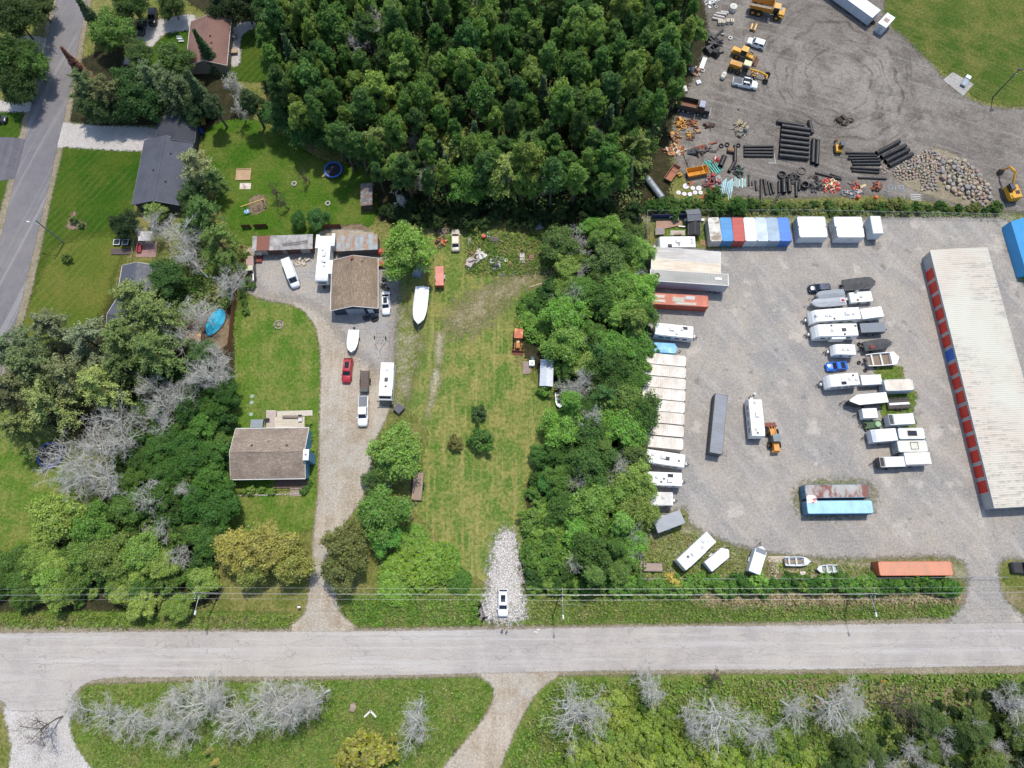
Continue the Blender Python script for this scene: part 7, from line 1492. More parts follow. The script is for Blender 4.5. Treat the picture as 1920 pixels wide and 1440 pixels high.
t = thing('rusty_post', 'white post with rusty base in the weeds by the back fence', 'post', P(1336, 375), 1.5); MB().box(0, 0, 0, 1.8, .1, .1).build('shaft', pm('cfc8bc', .7), t); MB().box(.9, 0, 0, .3, .25, .15).build('base', pm('7a3a2c', .8), t)
t = thing('orange_sheet', 'orange red sheet in the weeds by the back fence', 'sheet', P(1318, 370), .3); MB().box(0, 0, .1, 1.4, .3, .04).build('panel', pm('d85a34', .6), t); MB().box(.2, .25, .08, .9, .15, .04).build('strip', pm('c04a2c', .6), t)
t = thing('bent_frame', 'thin white bent frame lying on the dirt beside the big stack', 'frame', P(1453, 302), 0); MB().tube([(0, 2.0, .06), (.05, -.6, .06), (-1.6, -.5, .06)], .04, 6).build('tube', WHITE(), t); MB().tube([(-1.5, -.3, .06), (.4, -.7, .06)], .03, 6).build('brace', WHITE(), t)

# ---- boulders: every boulder is its own part
def rock_mesh(seed, name='boulder'):
    rs = np.random.RandomState(seed); bm = bmesh.new(); bmesh.ops.create_icosphere(bm, subdivisions=1, radius=1)
    sc = rs.uniform(.65, 1.1, 3)
    for v in bm.verts: v.co = Vector([v.co[i] * sc[i] * (1 + rs.uniform(-.16, .16)) for i in range(3)])
    me = bpy.data.meshes.new(name); bm.to_mesh(me); bm.free(); return me
def stone_mat(cols):
    m_, nt, b_ = newmat('boulder_stone'); r = N(nt, 'ObjectInfo').outputs['Random']; cr = nt.nodes.new('ShaderNodeValToRGB'); cr.color_ramp.interpolation = 'CONSTANT'
    while len(cr.color_ramp.elements) < len(cols): cr.color_ramp.elements.new(.5)
    for i, c_ in enumerate(cols): cr.color_ramp.elements[i].position = i / len(cols); cr.color_ramp.elements[i].color = lin(c_) + (1,)
    nt.links.new(r, cr.inputs[0]); co = N(nt, 'TexCoord').outputs['Object']; n1 = noise(nt, co, 2.2, 5)
    nt.links.new(mixc(nt, mth(nt, 'MULTIPLY', rng(nt, n1, .4, .7), .5), cr.outputs[0], lin('6a625a')), b_.inputs['Base Color']); b_.inputs['Roughness'].default_value = .95; return m_
STM = stone_mat(['a39b92', 'b0a594', 'a08c7c', '8f8a86', 'b59c86', '9a958c', 'b3a78f', 'a89088'])
RM = [rock_mesh(i) for i in range(10)]
for me in RM: me.materials.append(STM)
def rocks(label, poly, n, r0, r1, seed, hgt, name='boulder_pile', mind=.78):
    rs = random.Random(seed); q = [P(*p) for p in poly]; qa = np.array(q); lo, hi = qa.min(0), qa.max(0); t = thing(name, label, 'boulders', tuple(qa.mean(0)), 0); done = []; tries = 0
    while len(done) < n and tries < n * 60:
        tries += 1; p = (rs.uniform(lo[0], hi[0]), rs.uniform(lo[1], hi[1])); d = sdist(np.array([p]), qa)[0]
        if d < 0: continue
        r = rs.uniform(r0, r1)
        if any((p[0] - o[0]) ** 2 + (p[1] - o[1]) ** 2 < ((r + o[2]) * mind) ** 2 for o in done): continue
        done.append((p[0], p[1], r)); o = link('boulder', rs.choice(RM), t); o.location = (p[0] - t.location.x, p[1] - t.location.y, r * .45 + min(d, 2.5) * hgt * rs.uniform(.6, 1)); o.scale = (r * rs.uniform(.9, 1.25), r * rs.uniform(.8, 1.1), r * .8); o.rotation_euler = (rs.uniform(-.3, .3), rs.uniform(-.3, .3), rs.uniform(0, 6.28))
    return t
rocks('spread of smaller grey boulders at the left of the rock heap', [Z(935, 1290), Z(1010, 1215), Z(1080, 1200), Z(1160, 1140), Z(1230, 1115), Z(1290, 1170), Z(1290, 1300), Z(1250, 1320), Z(1270, 1430), Z(1150, 1430), Z(1140, 1340), Z(1000, 1350), Z(950, 1330)], 280, .28, .46, 3, .3)
rocks('heap of large tan boulders at the right of the rock heap', [Z(1300, 1190), Z(1400, 1180), Z(1500, 1230), Z(1580, 1310), Z(1600, 1340), Z(1660, 1400), Z(1665, 1480), Z(1600, 1545), Z(1500, 1500), Z(1370, 1450), Z(1300, 1350)], 190, .4, .78, 4, .3)

# ---- machines
YEL = lambda: pm('d39a22', .45, dirt=.35, dcol='5a4830', scale=.9)
def big_wheel(t, x, y, r, w_, hub='c48a20'):
    s = 1 if y > 0 else -1; o = MB().cyl((x, y - w_ / 2, r), (x, y + w_ / 2, r), r, n=18).build('wheel', RUBBER(), t); MB().cyl((x, y + s * w_ / 2, r), (x, y + s * (w_ / 2 + .03), r), r * .5, n=12).build('rim', pm(hub, .5, dirt=.4), o)
# articulated dump truck
c, rz, L = axis((1404, 8), (1470, 24), 1.5); t = thing('articulated_dump_truck', 'yellow articulated dump truck at the top of the dirt yard', 'dump truck', c, rz); W = 2.9
for s in (-1, 1): MB().add([(-L * .5, s * 1.35, 2.7), (L * .17, s * 1.45, 3.0), (L * .14, s * 1.1, 1.5), (-L * .42, s * 1.0, 1.3), (-L * .5, s * 1.27, 2.7), (L * .17, s * 1.37, 3.0), (L * .14, s * 1.02, 1.55), (-L * .42, s * .92, 1.35)], [(0, 1, 2, 3), (4, 5, 6, 7), (0, 1, 5, 4)]).build('bed_side', pm('c98f3a', .5, dirt=.4, dcol='6a4a30'), t)
MB().add([(-L * .42, -1.0, 1.36), (L * .14, -1.1, 1.56), (L * .14, 1.1, 1.56), (-L * .42, 1.0, 1.36), (-L * .5, -1.0, 1.9), (-L * .5, 1.0, 1.9)], [(0, 1, 2, 3), (4, 0, 3, 5)]).build('bed_floor', pm('8d8a84', .7, dirt=.4), t); MB().box(L * .165, 0, 1.5, .12, 2.7, 1.7).build('headboard', YEL(), t)
MB().box(-L * .05, 0, .8, L * .8, .8, .5).build('chassis', DARKM(), t)
MB().box(L * .42, 0, .9, L * .2, 2.2, .95, tx=.9).build('hood', YEL(), t); cb = MB().box(L * .27, 0, 1.2, 1.35, 1.5, 1.7, tx=.9, ty=.92).build('cab', glass('23292c'), t); MB().box(L * .27, 0, 2.9, 1.45, 1.55, .12).build('cab_roof', pm('d9a65a', .5), cb); MB().box(L * .385, .6, 1.85, .8, .9, .05).build('hood_top', pm('6f90a8', .5), t)
for s in (-1, 1): MB().box(L * .40, s * 1.15, 1.35, 1.7, .5, .12).build('fender', YEL(), t)
for x in (-L * .33, -L * .16, L * .34):
    for s in (-1, 1): big_wheel(t, x, s * 1.15, .8, .6)
# yellow forks
t = thing('fork_attachment', 'pair of yellow fork arms lying by the dump truck', 'attachment', P(1412, 53), 1.2)
for s, l in ((-.45, 2.3), (.45, 1.7)): MB().box(0, s, .1, l, .32, .28, ry=-.12).build('fork', YEL(), t)
MB().box(-.9, 0, 0, .3, 1.3, .5).build('carriage', pm('5a4a30', .7), t)
car('white compact car parked beside the yellow loader', (1436, 86), (1401, 74), 'suv', 'e6e9ea', L=4.3)
loader('yellow wheel loader with a rusty pipe load, upper of two machines', (1373, 92), (1424, 112), 'wheel_loader', 'd6a02c', '6a4030', 'd9a84a')
# grader
c, rz, L = axis((1366, 119), (1442, 143), 1.2); t = thing('road_grader', 'long yellow road grader with a pale cab roof', 'grader', c, rz)
MB().box(-L * .33, 0, .9, L * .3, 1.3, 1.1, tx=.95).build('engine_hood', pm('c48a2c', .5, dirt=.4), t); cb = MB().box(-L * .08, 0, 1.0, 1.4, 1.5, 1.9, tx=.9, ty=.9).build('cab', glass('1c2a2a'), t); MB().box(-L * .08, .1, 2.9, 1.7, 1.5, .1, tx=.9, ty=.8).build('cab_roof', pm('d6d2a8', .5), cb)
MB().tube([(0, 0, 1.5), (L * .25, 0, 1.6), (L * .45, 0, 1.2)], .22, 8).build('gooseneck', YEL(), t); MB().ring((L * .16, 0, .75), (0, 0, 1), .75, .5, .14, 18).build('circle', YEL(), t); MB().box(L * .14, 0, .1, .12, 3.6, .55, .45).build('blade', DARKM(), t); MB().box(L * .46, 0, .5, .3, 2.0, .25).build('front_axle', YEL(), t)
for x in (-L * .4, -L * .22):
    for s in (-1, 1): big_wheel(t, x, s * 1.0, .62, .4, '6a5a4a')
for s in (-1, 1): big_wheel(t, L * .46, s * 1.0, .6, .4, '6a5a4a')
car('white pickup with a grey bed cover on the dirt yard', (1374, 150), (1421, 160), 'pickup', 'e4e8ea', name='pickup_truck', cat='pickup truck', bed='4d5358', sunroof=True)
# black dump truck
c, rz, L = axis((1266, 191), (1333, 206), 1.5); t = thing('dump_truck', 'black dump truck with a rusty open bed at the wood edge', 'dump truck', c, rz); BK = pm('23272c', .35, dirt=.3)
for s in (-1, 1): MB().box(-L * .19, s * 1.2, 1.1, L * .6, .1, 1.35).build('bed_side', pm('2c363b', .5, dirt=.3), t)
MB().box(-L * .19, 0, 1.1, L * .6, 2.3, .08).build('bed_floor', pm('8a5a3c', .8, dirt=.4), t); MB().box(L * .11, 0, 1.1, .1, 2.3, 1.55).build('headboard', pm('5a4038', .7), t); MB().box(-L * .49, 0, 1.1, .1, 2.3, 1.2).build('tailgate', pm('6a4438', .7), t)
cb = MB().box(L * .23, 0, .9, 1.6, 2.1, 1.9, tx=.9, ty=.92).build('cab', BK, t); MB().box(L * .315, 0, 1.7, .06, 1.7, .8, ry=-.15).build('windshield', glass('3a4650'), cb); MB().box(L * .23, 0, 2.8, 1.2, 1.7, .06).build('cab_roof', pm('8d93a8', .3, dirt=.2), cb)
MB().box(L * .4, 0, .8, L * .19, 1.7, .95, tx=.9, ty=.85).build('hood', BK, t); MB().box(L * .495, 0, .5, .12, 2.2, .5).build('bumper', pm('d0d2d4', .2, metal=.7), t); MB().box(0, 0, .6, L * .9, .9, .35).build('chassis', DARKM(), t)
for x in (-L * .34, -L * .22, -L * .08, L * .2, L * .38):
    for s in (-1, 1): big_wheel(t, x, s * 1.0, .5, .35, 'a9adb0')
# small crawler loader in the middle, excavator at the right
t = thing('mini_excavator', 'small yellow excavator standing between the pipe stacks', 'excavator', P(1569, 282), 1.5)
for s in (-1, 1): MB().box(0, s * .62, .02, 2.1, .36, .5, tx=.85).build('track', RUBBER(), t)
MB().box(-.2, 0, .6, 1.7, 1.35, .6, ty=.95).build('body', YEL(), t); cb = MB().box(.15, -.3, 1.2, 1.0, .8, 1.2, tx=.9, ty=.9).build('cab', glass(), t); MB().box(.15, -.3, 2.4, 1.1, .9, .08).build('cab_roof', pm('3a4250', .4), cb); MB().tube([(.6, .35, 1.0), (1.5, .4, 1.9), (2.0, .4, .7)], .1, 6).build('boom', YEL(), t); MB().box(2.0, .4, .35, .4, .5, .4, tx=.6).build('bucket', DARKM(), t)
t = thing('tracked_excavator', 'large yellow excavator beside the boulders at the right edge', 'excavator', P(1889, 366), 1.75)
for s in (-1, 1): MB().box(0, s * 1.1, .02, 3.8, .55, .85, tx=.82).build('track', pm('5a5048', .8, dirt=.4), t)
MB().box(0, 0, .4, 2.2, 1.7, .5).build('undercarriage', DARKM(), t); MB().extr([(-2.1, -.9), (-1.9, -1.25), (1.2, -1.3), (1.2, 1.3), (-1.9, 1.25), (-2.1, .9)], 1.0, 2.05).build('body', YEL(), t); MB().box(-1.6, 0, 2.05, .9, 2.2, .3, tx=.85, ty=.9).build('counterweight', YEL(), t); MB().box(-.7, -.6, 2.05, .9, .8, .12).build('engine_cover', DARKM(), t)
cb = MB().box(.45, .75, 1.3, 1.6, 1.0, 1.75, tx=.9, ty=.9).build('cab', glass('20262a'), t); MB().box(.4, .75, 3.05, 1.3, .95, .08).build('cab_roof', pm('3f464c', .5), cb)
m = MB(); m.tube([(.9, -.25, 1.7), (3.2, -.25, 4.0), (4.8, -.25, 3.3)], .24, 8); m.build('boom', YEL(), t); MB().tube([(4.8, -.25, 3.3), (5.5, -.25, 1.4)], .18, 8).build('stick', YEL(), t); MB().prism([(5.0, .2), (5.9, .15), (5.9, 1.2), (5.5, 1.4), (5.2, .9)], -.75, .25).build('bucket', pm('4a3f38', .7), t); MB().tube([(1.0, -.25, 1.3), (2.6, -.25, 3.1)], .09, 6).build('hydraulic_cylinder', STEEL(), t)
# office trailer, small shed, pad with a box, pole
c, rz, L = axis((1560, -34), (1643, 26), 2.9); t = thing('office_trailer', 'white site trailer with panelled side at the top edge', 'trailer', c, rz); W = 3.0
MB().box(0, 0, .5, L, W, 2.37).build('body', pm('aeb9c6', .5, dirt=.2), t); MB().box(0, 0, 2.87, L + .15, W + .15, .06).build('roof', WHITE(), t)
for i in range(int(L / 1.2)): MB().box(-L / 2 + .6 + i * 1.2, -W / 2 - .02, .6, 1.12, .05, 2.1).build('side_panel', pm('b9c4d0', .5, dirt=.2), t)
for i in range(4): MB().cyl((-L / 2 + .8 + i * L / 4, -W / 2 + .3, .4), (-L / 2 + .8 + i * L / 4, -W / 2 + .55, .4), .4, n=14).build('wheel', RUBBER(), t)
c, rz, L = axis((1657, 44), (1668, 32), 2.5); t = thing('white_kiosk', 'small white shed standing at the corner of the field', 'shed', c, rz); MB().box(0, 0, .1, L * 1.5, 2.0, 2.3).build('wall', pm('c9d2d8', .5, dirt=.2), t); MB().box(0, 0, 2.4, L * 1.5 + .2, 2.2, .14).build('roof', WHITE(), t); MB().box(0, 0, 2.54, 1.2, 1.2, .04).build('roof_patch', pm('a08a84', .7, dirt=.4), t); opening(t, -L * .75, 0, .15, .9, 1.8, 'x-', name='door', pane='b0b8c0')
tyre('black tyre beside the small white shed', 1637, 43, .02, .5); tyre('black tyre under the corner of the site trailer', 1598, 14, .02, .6)
t = thing('pad_cabinet', 'grey metal cabinet lying on the concrete pad', 'cabinet', P(1807, 157) + (.05,), .95); MB().box(0, 0, 0, 2.2, 1.15, .5).build('body', pm('77828e', .4, metal=.4), t); MB().box(0, 0, .5, 2.0, .95, .05).build('lid', pm('8f9aa6', .4, metal=.4), t); MB().box(1.6, 0, 0, .9, 1.1, .7).build('white_box', WHITE(), t)
# ================================================================== the lot in the middle
# fifth wheel camper
c, rz, L = axis((610, 441), (602, 527), 3.6); t = thing('fifth_wheel_camper', 'tall white fifth wheel camper with slide-outs beside the garage', 'camper', c, rz); W = 2.5; x = L / 2
MB().prism([(-x, .6), (x - 2.6, .6), (x - 2.5, 1.4), (x - .1, 1.45), (x, 2.2), (x - .25, 3.3), (x - .7, 3.55), (-x + .3, 3.55), (-x, 3.3)], -W / 2, W / 2).build('body', pm('ecebe8', .35, dirt=.12), t); MB().box(-.2, 0, 3.55, L - 1.1, W - .1, .04).build('roof', pm('efeeec', .6, dirt=.1), t)
roof_gear(t, 3.59, (('ac', -.15, .1), ('vent', .15, -.1), ('vent', .35, .3), ('ventd', .2, .3), ('pipe', .6, -.3), ('vent', -.35, -.2)), L, W)
for sy, fx, ln in ((-1, -.38, 3.1), (1, -.42, 2.8), (1, .18, 3.0)): s_ = MB().box(fx * L, sy * (W / 2 + .35), .8, ln, .72, 2.5).build('slide_out', pm('e6e5e2', .4, dirt=.15), t); MB().box(fx * L, sy * (W / 2 + .72), 1.7, .9, .03, .6).build('window', glass(), s_)
MB().box(x - .02, 0, 2.3, .05, 1.6, .5).build('front_window', glass(), t); wheel_parts(t, [(-x + 2.6 + k, s * (W / 2 - .12)) for k in (0, .9) for s in (-1, 1)], .36); m = MB()
for s in (-.8, .8): m.box(x - 2.0, s, 0, .1, .1, 1.4)
m.build('landing_leg', DARKM(), t); MB().box(x + .1, 0, .7, .5, .5, .6).build('king_pin', DARKM(), t)
car('white cargo van parked in front of the long shed', (536, 487), (553.5, 536), 'van', 'e6e8ea', name='cargo_van', cat='van', z=1.4)
car('old pickup with a cream cab and rusty load by the board fence', (468.5, 479), (470, 531), 'oldpick', '1f2326', name='old_pickup', cat='pickup truck', roofc='d8d2b8', bed='a88a80', dirt=.35)
t = thing('white_cabinet', 'white cabinet standing on red crates beside the old pickup', 'cabinet', P(488, 480), 0); MB().box(0, 0, 0, 1.3, 1.5, .55).build('crate', pm('6a2a24', .8, dirt=.4), t); MB().box(0, .45, .55, 1.2, 1.2, 1.1).build('box', pm('e6ddc9', .5), t); MB().box(0, -1.2, 0, 1.2, .9, .5).build('crate', pm('7a3028', .8, dirt=.4), t)
car('white sedan parked at the right side of the garage', (722.5, 546), (723.5, 589), 'sedan', 'e2e6ea', sunroof=True)
boat('white boat with a closed deck behind the red car', (663.5, 617.5), (658.5, 661), 2.3, 1.4, .5, 'e9e9e6', 'ebe9e2', None, bow=.55, name='motor_boat')
# shrink-wrapped boat
boat('large boat shrink wrapped in white plastic on the lawn', (792, 538), (784, 609), 2.9, 2.0, .6, '2f4038', 'e8e8e8', 'eef0f2', 'wrapped_boat', peak=.75, motor=False, bow=.5, stern=.95)
# orange trailer
t = cargo('faded orange box trailer standing on the dry lawn', (824, 499), (824, 535), 1.7, 1.7, 'b5533c', 'c8705c', name='orange_trailer', ribs=False)
# derelict beige car
car('derelict beige car parked at the edge of the wood', (854, 470), (854, 428.5), 'sedan', 'cfc3b2', name='old_car', roofc='d6c7ae', dirt=.5)
# empty boat trailer
c, rz, L = axis((713.5, 623), (709, 671), .45); t = thing('empty_trailer', 'empty galvanised boat trailer on the gravel', 'trailer', c, rz); m = MB()
for s in (-1, 1): m.cyl((-L / 2, s * .95, .45), (-L * .08, s * .95, .45), .05, n=6); m.cyl((-L * .08, s * .95, .45), (L * .22, 0, .45), .05, n=6); m.cyl((-L / 2, s * .35, .45), (-L * .1, s * .35, .45), .035, n=6)
for k in (-.5, -.36, -.22, -.1): m.cyl((L * k, -1.0, .45), (L * k, 1.0, .45), .04, n=6)
m.cyl((L * .2, 0, .45), (L * .5, 0, .45), .06, n=6); m.cyl((L * .36, 0, 0), (L * .36, 0, .8), .04, n=6); m.build('frame', GALV(), t); wheel_parts(t, [(-L * .3, s * 1.12) for s in (-1, 1)], .3, .2)
car('red crossover parked behind the white boat', (653.5, 671), (648.5, 717), 'suv', 'a81f2c', sunroof=True)
flat_trailer('brown decked utility trailer hitched behind the white pickup', (684.5, 695), (683.5, 735), 1.75, .75, '6a5a54', sides=.5)
t = thing('tool_box', 'black tool box across the nose of the brown utility trailer', 'box', P(683, 733, .8) + (.74,), 0); MB().box(0, 0, 0, 1.5, .55, .5).build('body', BLACK(), t); MB().box(0, 0, .5, 1.54, .58, .06).build('lid', pm('2a3a3c', .4), t)
car('white pickup with a grey tonneau parked on the driveway', (681.5, 742), (679.5, 799), 'pickup', 'eceef0', name='pickup_truck', cat='pickup truck', bed='6a6f74')
# motorhome
c, rz, L = axis((726.5, 679), (721, 752), 3.0); t = thing('motorhome', 'long white motorhome parked beside the dry lawn', 'motorhome', c, rz); W = 2.5; x = L / 2
MB().prism([(-x, .5), (x - .1, .5), (x, 1.2), (x - .35, 2.3), (x - 1.1, 2.95), (-x + .1, 2.95), (-x, 2.8)], -W / 2, W / 2).build('body', pm('e9e6e4', .35, dirt=.12), t); MB().box(-.5, 0, 2.95, L - 1.3, W - .08, .05).build('roof', pm('efecea', .6, dirt=.08), t); roof_gear(t, 3.0, (('vent', -.6, .05), ('acd', -.1, .0), ('ventd', .25, .0)), L, W)
MB().add([(x - .30, -W * .46, 2.2), (x - .30, W * .46, 2.2), (x - 1.02, W * .46, 2.96), (x - 1.02, -W * .46, 2.96)], [(0, 1, 2, 3)]).build('cap', pm('17191c', .3), t)
MB().add([(x + .03, -W * .47, 1.25), (x + .03, W * .47, 1.25), (x - .31, W * .47, 2.32), (x - .31, -W * .47, 2.32)], [(0, 1, 2, 3)]).build('windshield', glass('2c4a46'), t); MB().box(x + .05, 0, .45, .14, W, .45).build('bumper', pm('6a6e70', .4), t)
for s in (-1, 1):
    for f in (-.6, -.2, .3, .68): MB().box(f * x, s * W / 2, 1.7, 1.0, .04, .65).build('window', glass(), t)
    MB().box(x - .2, s * (W / 2 + .2), 1.7, .12, .3, .4).build('mirror', BLACK(), t)
wheel_parts(t, [(k, s * (W / 2 - .14)) for k in (-x * .5, x * .7) for s in (-1, 1)], .42, .26); MB().cyl((-.6 * x, W / 2 + .07, 2.75), (.4 * x, W / 2 + .07, 2.75), .08, n=8).build('awning_roll', pm('d0d0ce', .5), t)
t = thing('oil_tank', 'dark grey ribbed box standing at the edge of the lawn', 'box', P(749, 768), .85); MB().box(0, 0, 0, 1.5, 1.5, .95).build('body', pm('4a4a50', .7, dirt=.35), t); MB().box(0, 0, .95, 1.6, 1.6, .08).build('lid', pm('5d5d63', .7, dirt=.3), t)
for k in (-.5, -.17, .17, .5): MB().box(k, 0, 1.03, .06, 1.55, .04).build('rib', pm('45454a', .7), t)
flat_trailer('weathered wooden flat deck trailer under the trees by the lawn', (785.5, 885), (780.5, 938), 2.0, .65, 'a8907c', dark='5a4a40')
car('white crossover with a glass roof on the stony track', (943.5, 1104.5), (943, 1156), 'suv', 'eceff2', sunroof=True, L=4.75)
# backhoe
c, rz, L = axis((974, 606), (970, 662), 1.2); t = thing('backhoe_loader', 'rusty yellow backhoe loader at the edge of the dry lawn', 'backhoe', c, rz); YO = pm('c08a3a', .6, dirt=.45, dcol='7a4a30', c2='a8583a', k2=(.52, .62)); W = 2.0
MB().box(-L * .08, 0, 2.4, 2.0, 1.7, .12).build('cab_roof', pm('c0674c', .7, dirt=.3, c2='d0a05a', k2=(.5, .6)), t)
for sx in (-.9, .75):
    for sy in (-.75, .75): MB().box(-L * .08 + sx, sy, 1.1, .09, .09, 1.32).build('cab_post', YO, t)
MB().box(-L * .08, 0, .7, 1.8, 1.2, .5).build('seat_platform', YO, t); MB().box(L * .2, 0, .8, 1.9, .85, .85, ty=.9).build('engine_hood', YO, t); MB().box(L * .15, 0, 1.65, .45, .4, .1).build('exhaust_box', pm('cfc9b8', .6), t)
m = MB()
for s in (-.62, .62): m.cyl((L * .05, s, 1.3), (L * .4, s, .75), .09, n=6)
m.build('lift_arm', YO, t); MB().prism([(L * .38, .05), (L * .5, .04), (L * .5, .12), (L * .42, .25), (L * .40, .85), (L * .37, .85)], -1.15, 1.15).build('bucket', pm('7a4434', .8, dirt=.4), t)
m = MB(); m.tube([(-L * .3, 0, .9), (-L * .42, .05, 2.3), (-L * .55, .1, 1.6), (-L * .56, .1, .6)], .11, 6); m.build('digger_arm', YO, t); MB().box(-L * .55, .1, .2, .45, .5, .5, tx=.7).build('digger_bucket', pm('6a4a38', .8), t)
for x, r in ((-L * .12, .72), (L * .27, .48)):
    for s in (-1, 1): big_wheel(t, x, s * .85, r, .38, 'c9953c')
# deck with a bin by the shed
deck('junk_deck', 'weathered plank platform beside the tin shed', [(981, 678), (996, 677), (994, 700), (980, 702)], .2, 'a08c84')
t = thing('white_chest', 'white chest with a handle hole on the plank platform', 'chest', P(997, 683), 0); MB().box(0, 0, 0, 1.0, 1.05, .85).build('body', WHITE(), t); MB().box(0, 0, .85, 1.06, 1.1, .08).build('lid', pm('f0eee8', .5), t); MB().ring((0, 0, .95), (0, 0, 1), .22, .15, .05, 14).build('handle', BLACK(), t)
t = thing('blue_bucket', 'pale blue bucket behind the white chest', 'bucket', P(999, 673), 0); MB().ring((0, 0, .3), (0, 0, 1), .3, .27, .6, 14).build('wall', pm('9fc9d6', .5), t); MB().cyl((0, 0, .04), (0, 0, .08), .27, n=14).build('bottom', pm('8fb9c6', .5), t)
boat('half hidden white rowing boat at the edge of the wooded strip', (1047, 735), (1050, 765), 1.5, .7, .1, 'e2e4e4', 'e9ebea', None, 'rowing_boat', inside='8a8f86', seats=2, motor=False, trailer=False)
# junk row along the top of the lot
def V(x, y): return (860 + x / 8.727, 400 + y / 8.727)
t = thing('red_barrel', 'red barrel beside the standing white pipes', 'barrel', P(*V(410, 400)), 0); MB().cyl((0, 0, 0), (0, 0, .95), .45, .45, 14).build('shell', pm('b52a24', .5), t); MB().cyl((0, 0, .95), (0, 0, 1.0), .3, n=12).build('lid', pm('c9403a', .5), t)
for i, k in enumerate((472, 498)): t = thing('white_pipe', ('left' if i == 0 else 'right') + ' white pipe lying beside the red barrel', 'pipe', P(*V(k, 380)), 1.57); MB().cyl((-.8, 0, .12), (.8, 0, .12), .1, n=10).build('barrel', WHITE(), t); MB().cyl((.8, 0, .12), (.95, 0, .12), .13, n=10).build('socket', WHITE(), t)
for k, (x, y, sx, sy, r, cc, lb) in enumerate(((590, 430, 1.5, .9, -.1, '6a605c', 'grey brown board stack beside the white pipes'), (1040, 740, .8, 2.0, .05, 'bdb3ae', 'pale narrow bench in the weeds'), (1190, 730, .9, 1.1, 0, '8a6a55', 'brown crate in the weeds right of the pale bench'), (1520, 480, 1.1, 2.8, .05, '7a4a42', 'long rusty plough frame in the weeds'), (1600, 430, .7, .9, 0, '9aa09c', 'grey metal bin beside the plough frame'), (1710, 600, .7, 1.2, 0, '1f2c48', 'dark blue pump in the weeds'), (1645, 750, .45, 1.1, 0, 'b9c4b9', 'left pale panel at the end of the junk row'), (1718, 735, .45, 1.1, .05, 'b5c0b5', 'right pale panel at the end of the junk row'), (180, 470, .6, 1.4, .1, '8a7a72', 'small grey wheelbarrow shaped trough'), (1310, 200, 1.4, 1.6, .15, 'a9aeb8', 'stack of grey white frames under the wood edge'), (1690, 1120, .8, .8, .4, 'd8cfcc', 'crumpled white sheet by the bushes'))):
    sx *= 1.25; sy *= 1.2; t = thing('junk_item', lb, 'scrap', P(*V(x, y)), r, None); n = 4
    for i in range(n): MB().box(0, (i - 1.5) * sy / n, .05 + .03 * (i % 2), sx, sy / n * .86, .25 + .1 * (i % 3)).build('piece', pm(cc, .75, dirt=.4), t)
    MB().box(0, 0, 0, sx * .8, sy * .9, .06).build('base', pm('4a423c', .8), t)
heap('pallet_frames', 'white skeletal frames piled on the lot', 'frames', *V(350, 690), (1.1, .9), 16, ['d5d0c6', 'b9b2a6', '9a938a'], .5, (.6, 1.3), 41, .12)
heap('rusty_auger', 'orange and white beams in the junk row', 'scrap', *V(215, 790), (.8, 1.6), 16, ['c07a3c', 'b0a49a', 'd6d0c4', '6a4a3a'], .5, (.6, 1.5), 42, .14)
heap('junk_heap', 'dark heap of tyres and plastic tubs in the junk row', 'junk', *V(630, 830), (1.1, 1.7), 30, ['1f2126', '2c3038', '4a525c', 'd8dfe6'], .6, (.3, .8), 43)
for i, (x, y) in enumerate(((708, 750), (775, 780))): t = thing('white_basin', ('left' if i == 0 else 'right') + ' pale round basin behind the dark junk heap', 'basin', P(*V(x, y)), 0); MB().ring((0, 0, .2), (0, 0, 1), .36, .3, .4, 14).build('wall', pm('d9e0b8', .5), t); MB().cyl((0, 0, .05), (0, 0, .1), .3, n=14).build('bottom', pm('e4e9c9', .5), t)
heap('junk_heap', 'yellow and brown odds and ends between the basins and the bench', 'junk', *V(870, 830), (.9, 1.0), 10, ['c9a83a', '6a5038', 'b58a5a'], .3, (.2, .5), 44)
heap('junk_heap', 'rusty scrap beside the derelict beige car', 'junk', 827, 435, (1.3, .6), 12, ['5a3a34', '3a3a3c', '7a6a60'], .4, (.4, .9), 45)
heap('junk_heap', 'black and orange bicycle parts left of the beige car', 'junk', 827, 456, (1.3, 1.0), 14, ['2a2c2e', '4a4a4c', 'c06a3a'], .3, (.4, .9), 46, .1)
heap('stone_ring', 'grey gravel heap below the dark junk heap', 'stones', *V(705, 1010), (.5, .3), 14, ['9aa5a3', '8a9492'], .15, (.15, .3), 47)
heap('metal_frames', 'thin metal frames below the plough frame', 'frames', *V(1560, 690), (1.6, .7), 10, ['4a5250', '3a4240'], .2, (.6, 1.4), 48, .06)
t = thing('log_pole', 'pale forked pole lying on the lawn edge', 'pole', P(*V(1290, 1170)), .32); MB().cyl((-2.0, 0, .1), (1.9, 0, .14), .07, .1, 8).build('trunk', pm('cfc0a0', .8), t); MB().cyl((-1.2, -.1, .1), (1.8, -.35, .12), .05, .06, 8).build('fork', pm('c4b494', .8), t)
heap('rubble_heap', 'heap of broken stone and brush by the bushes', 'rubble', *V(1520, 1180), (1.8, .9), 26, ['a89a88', '8a7a6a', '6a5a4c'], .4, (.2, .6), 49, .1)
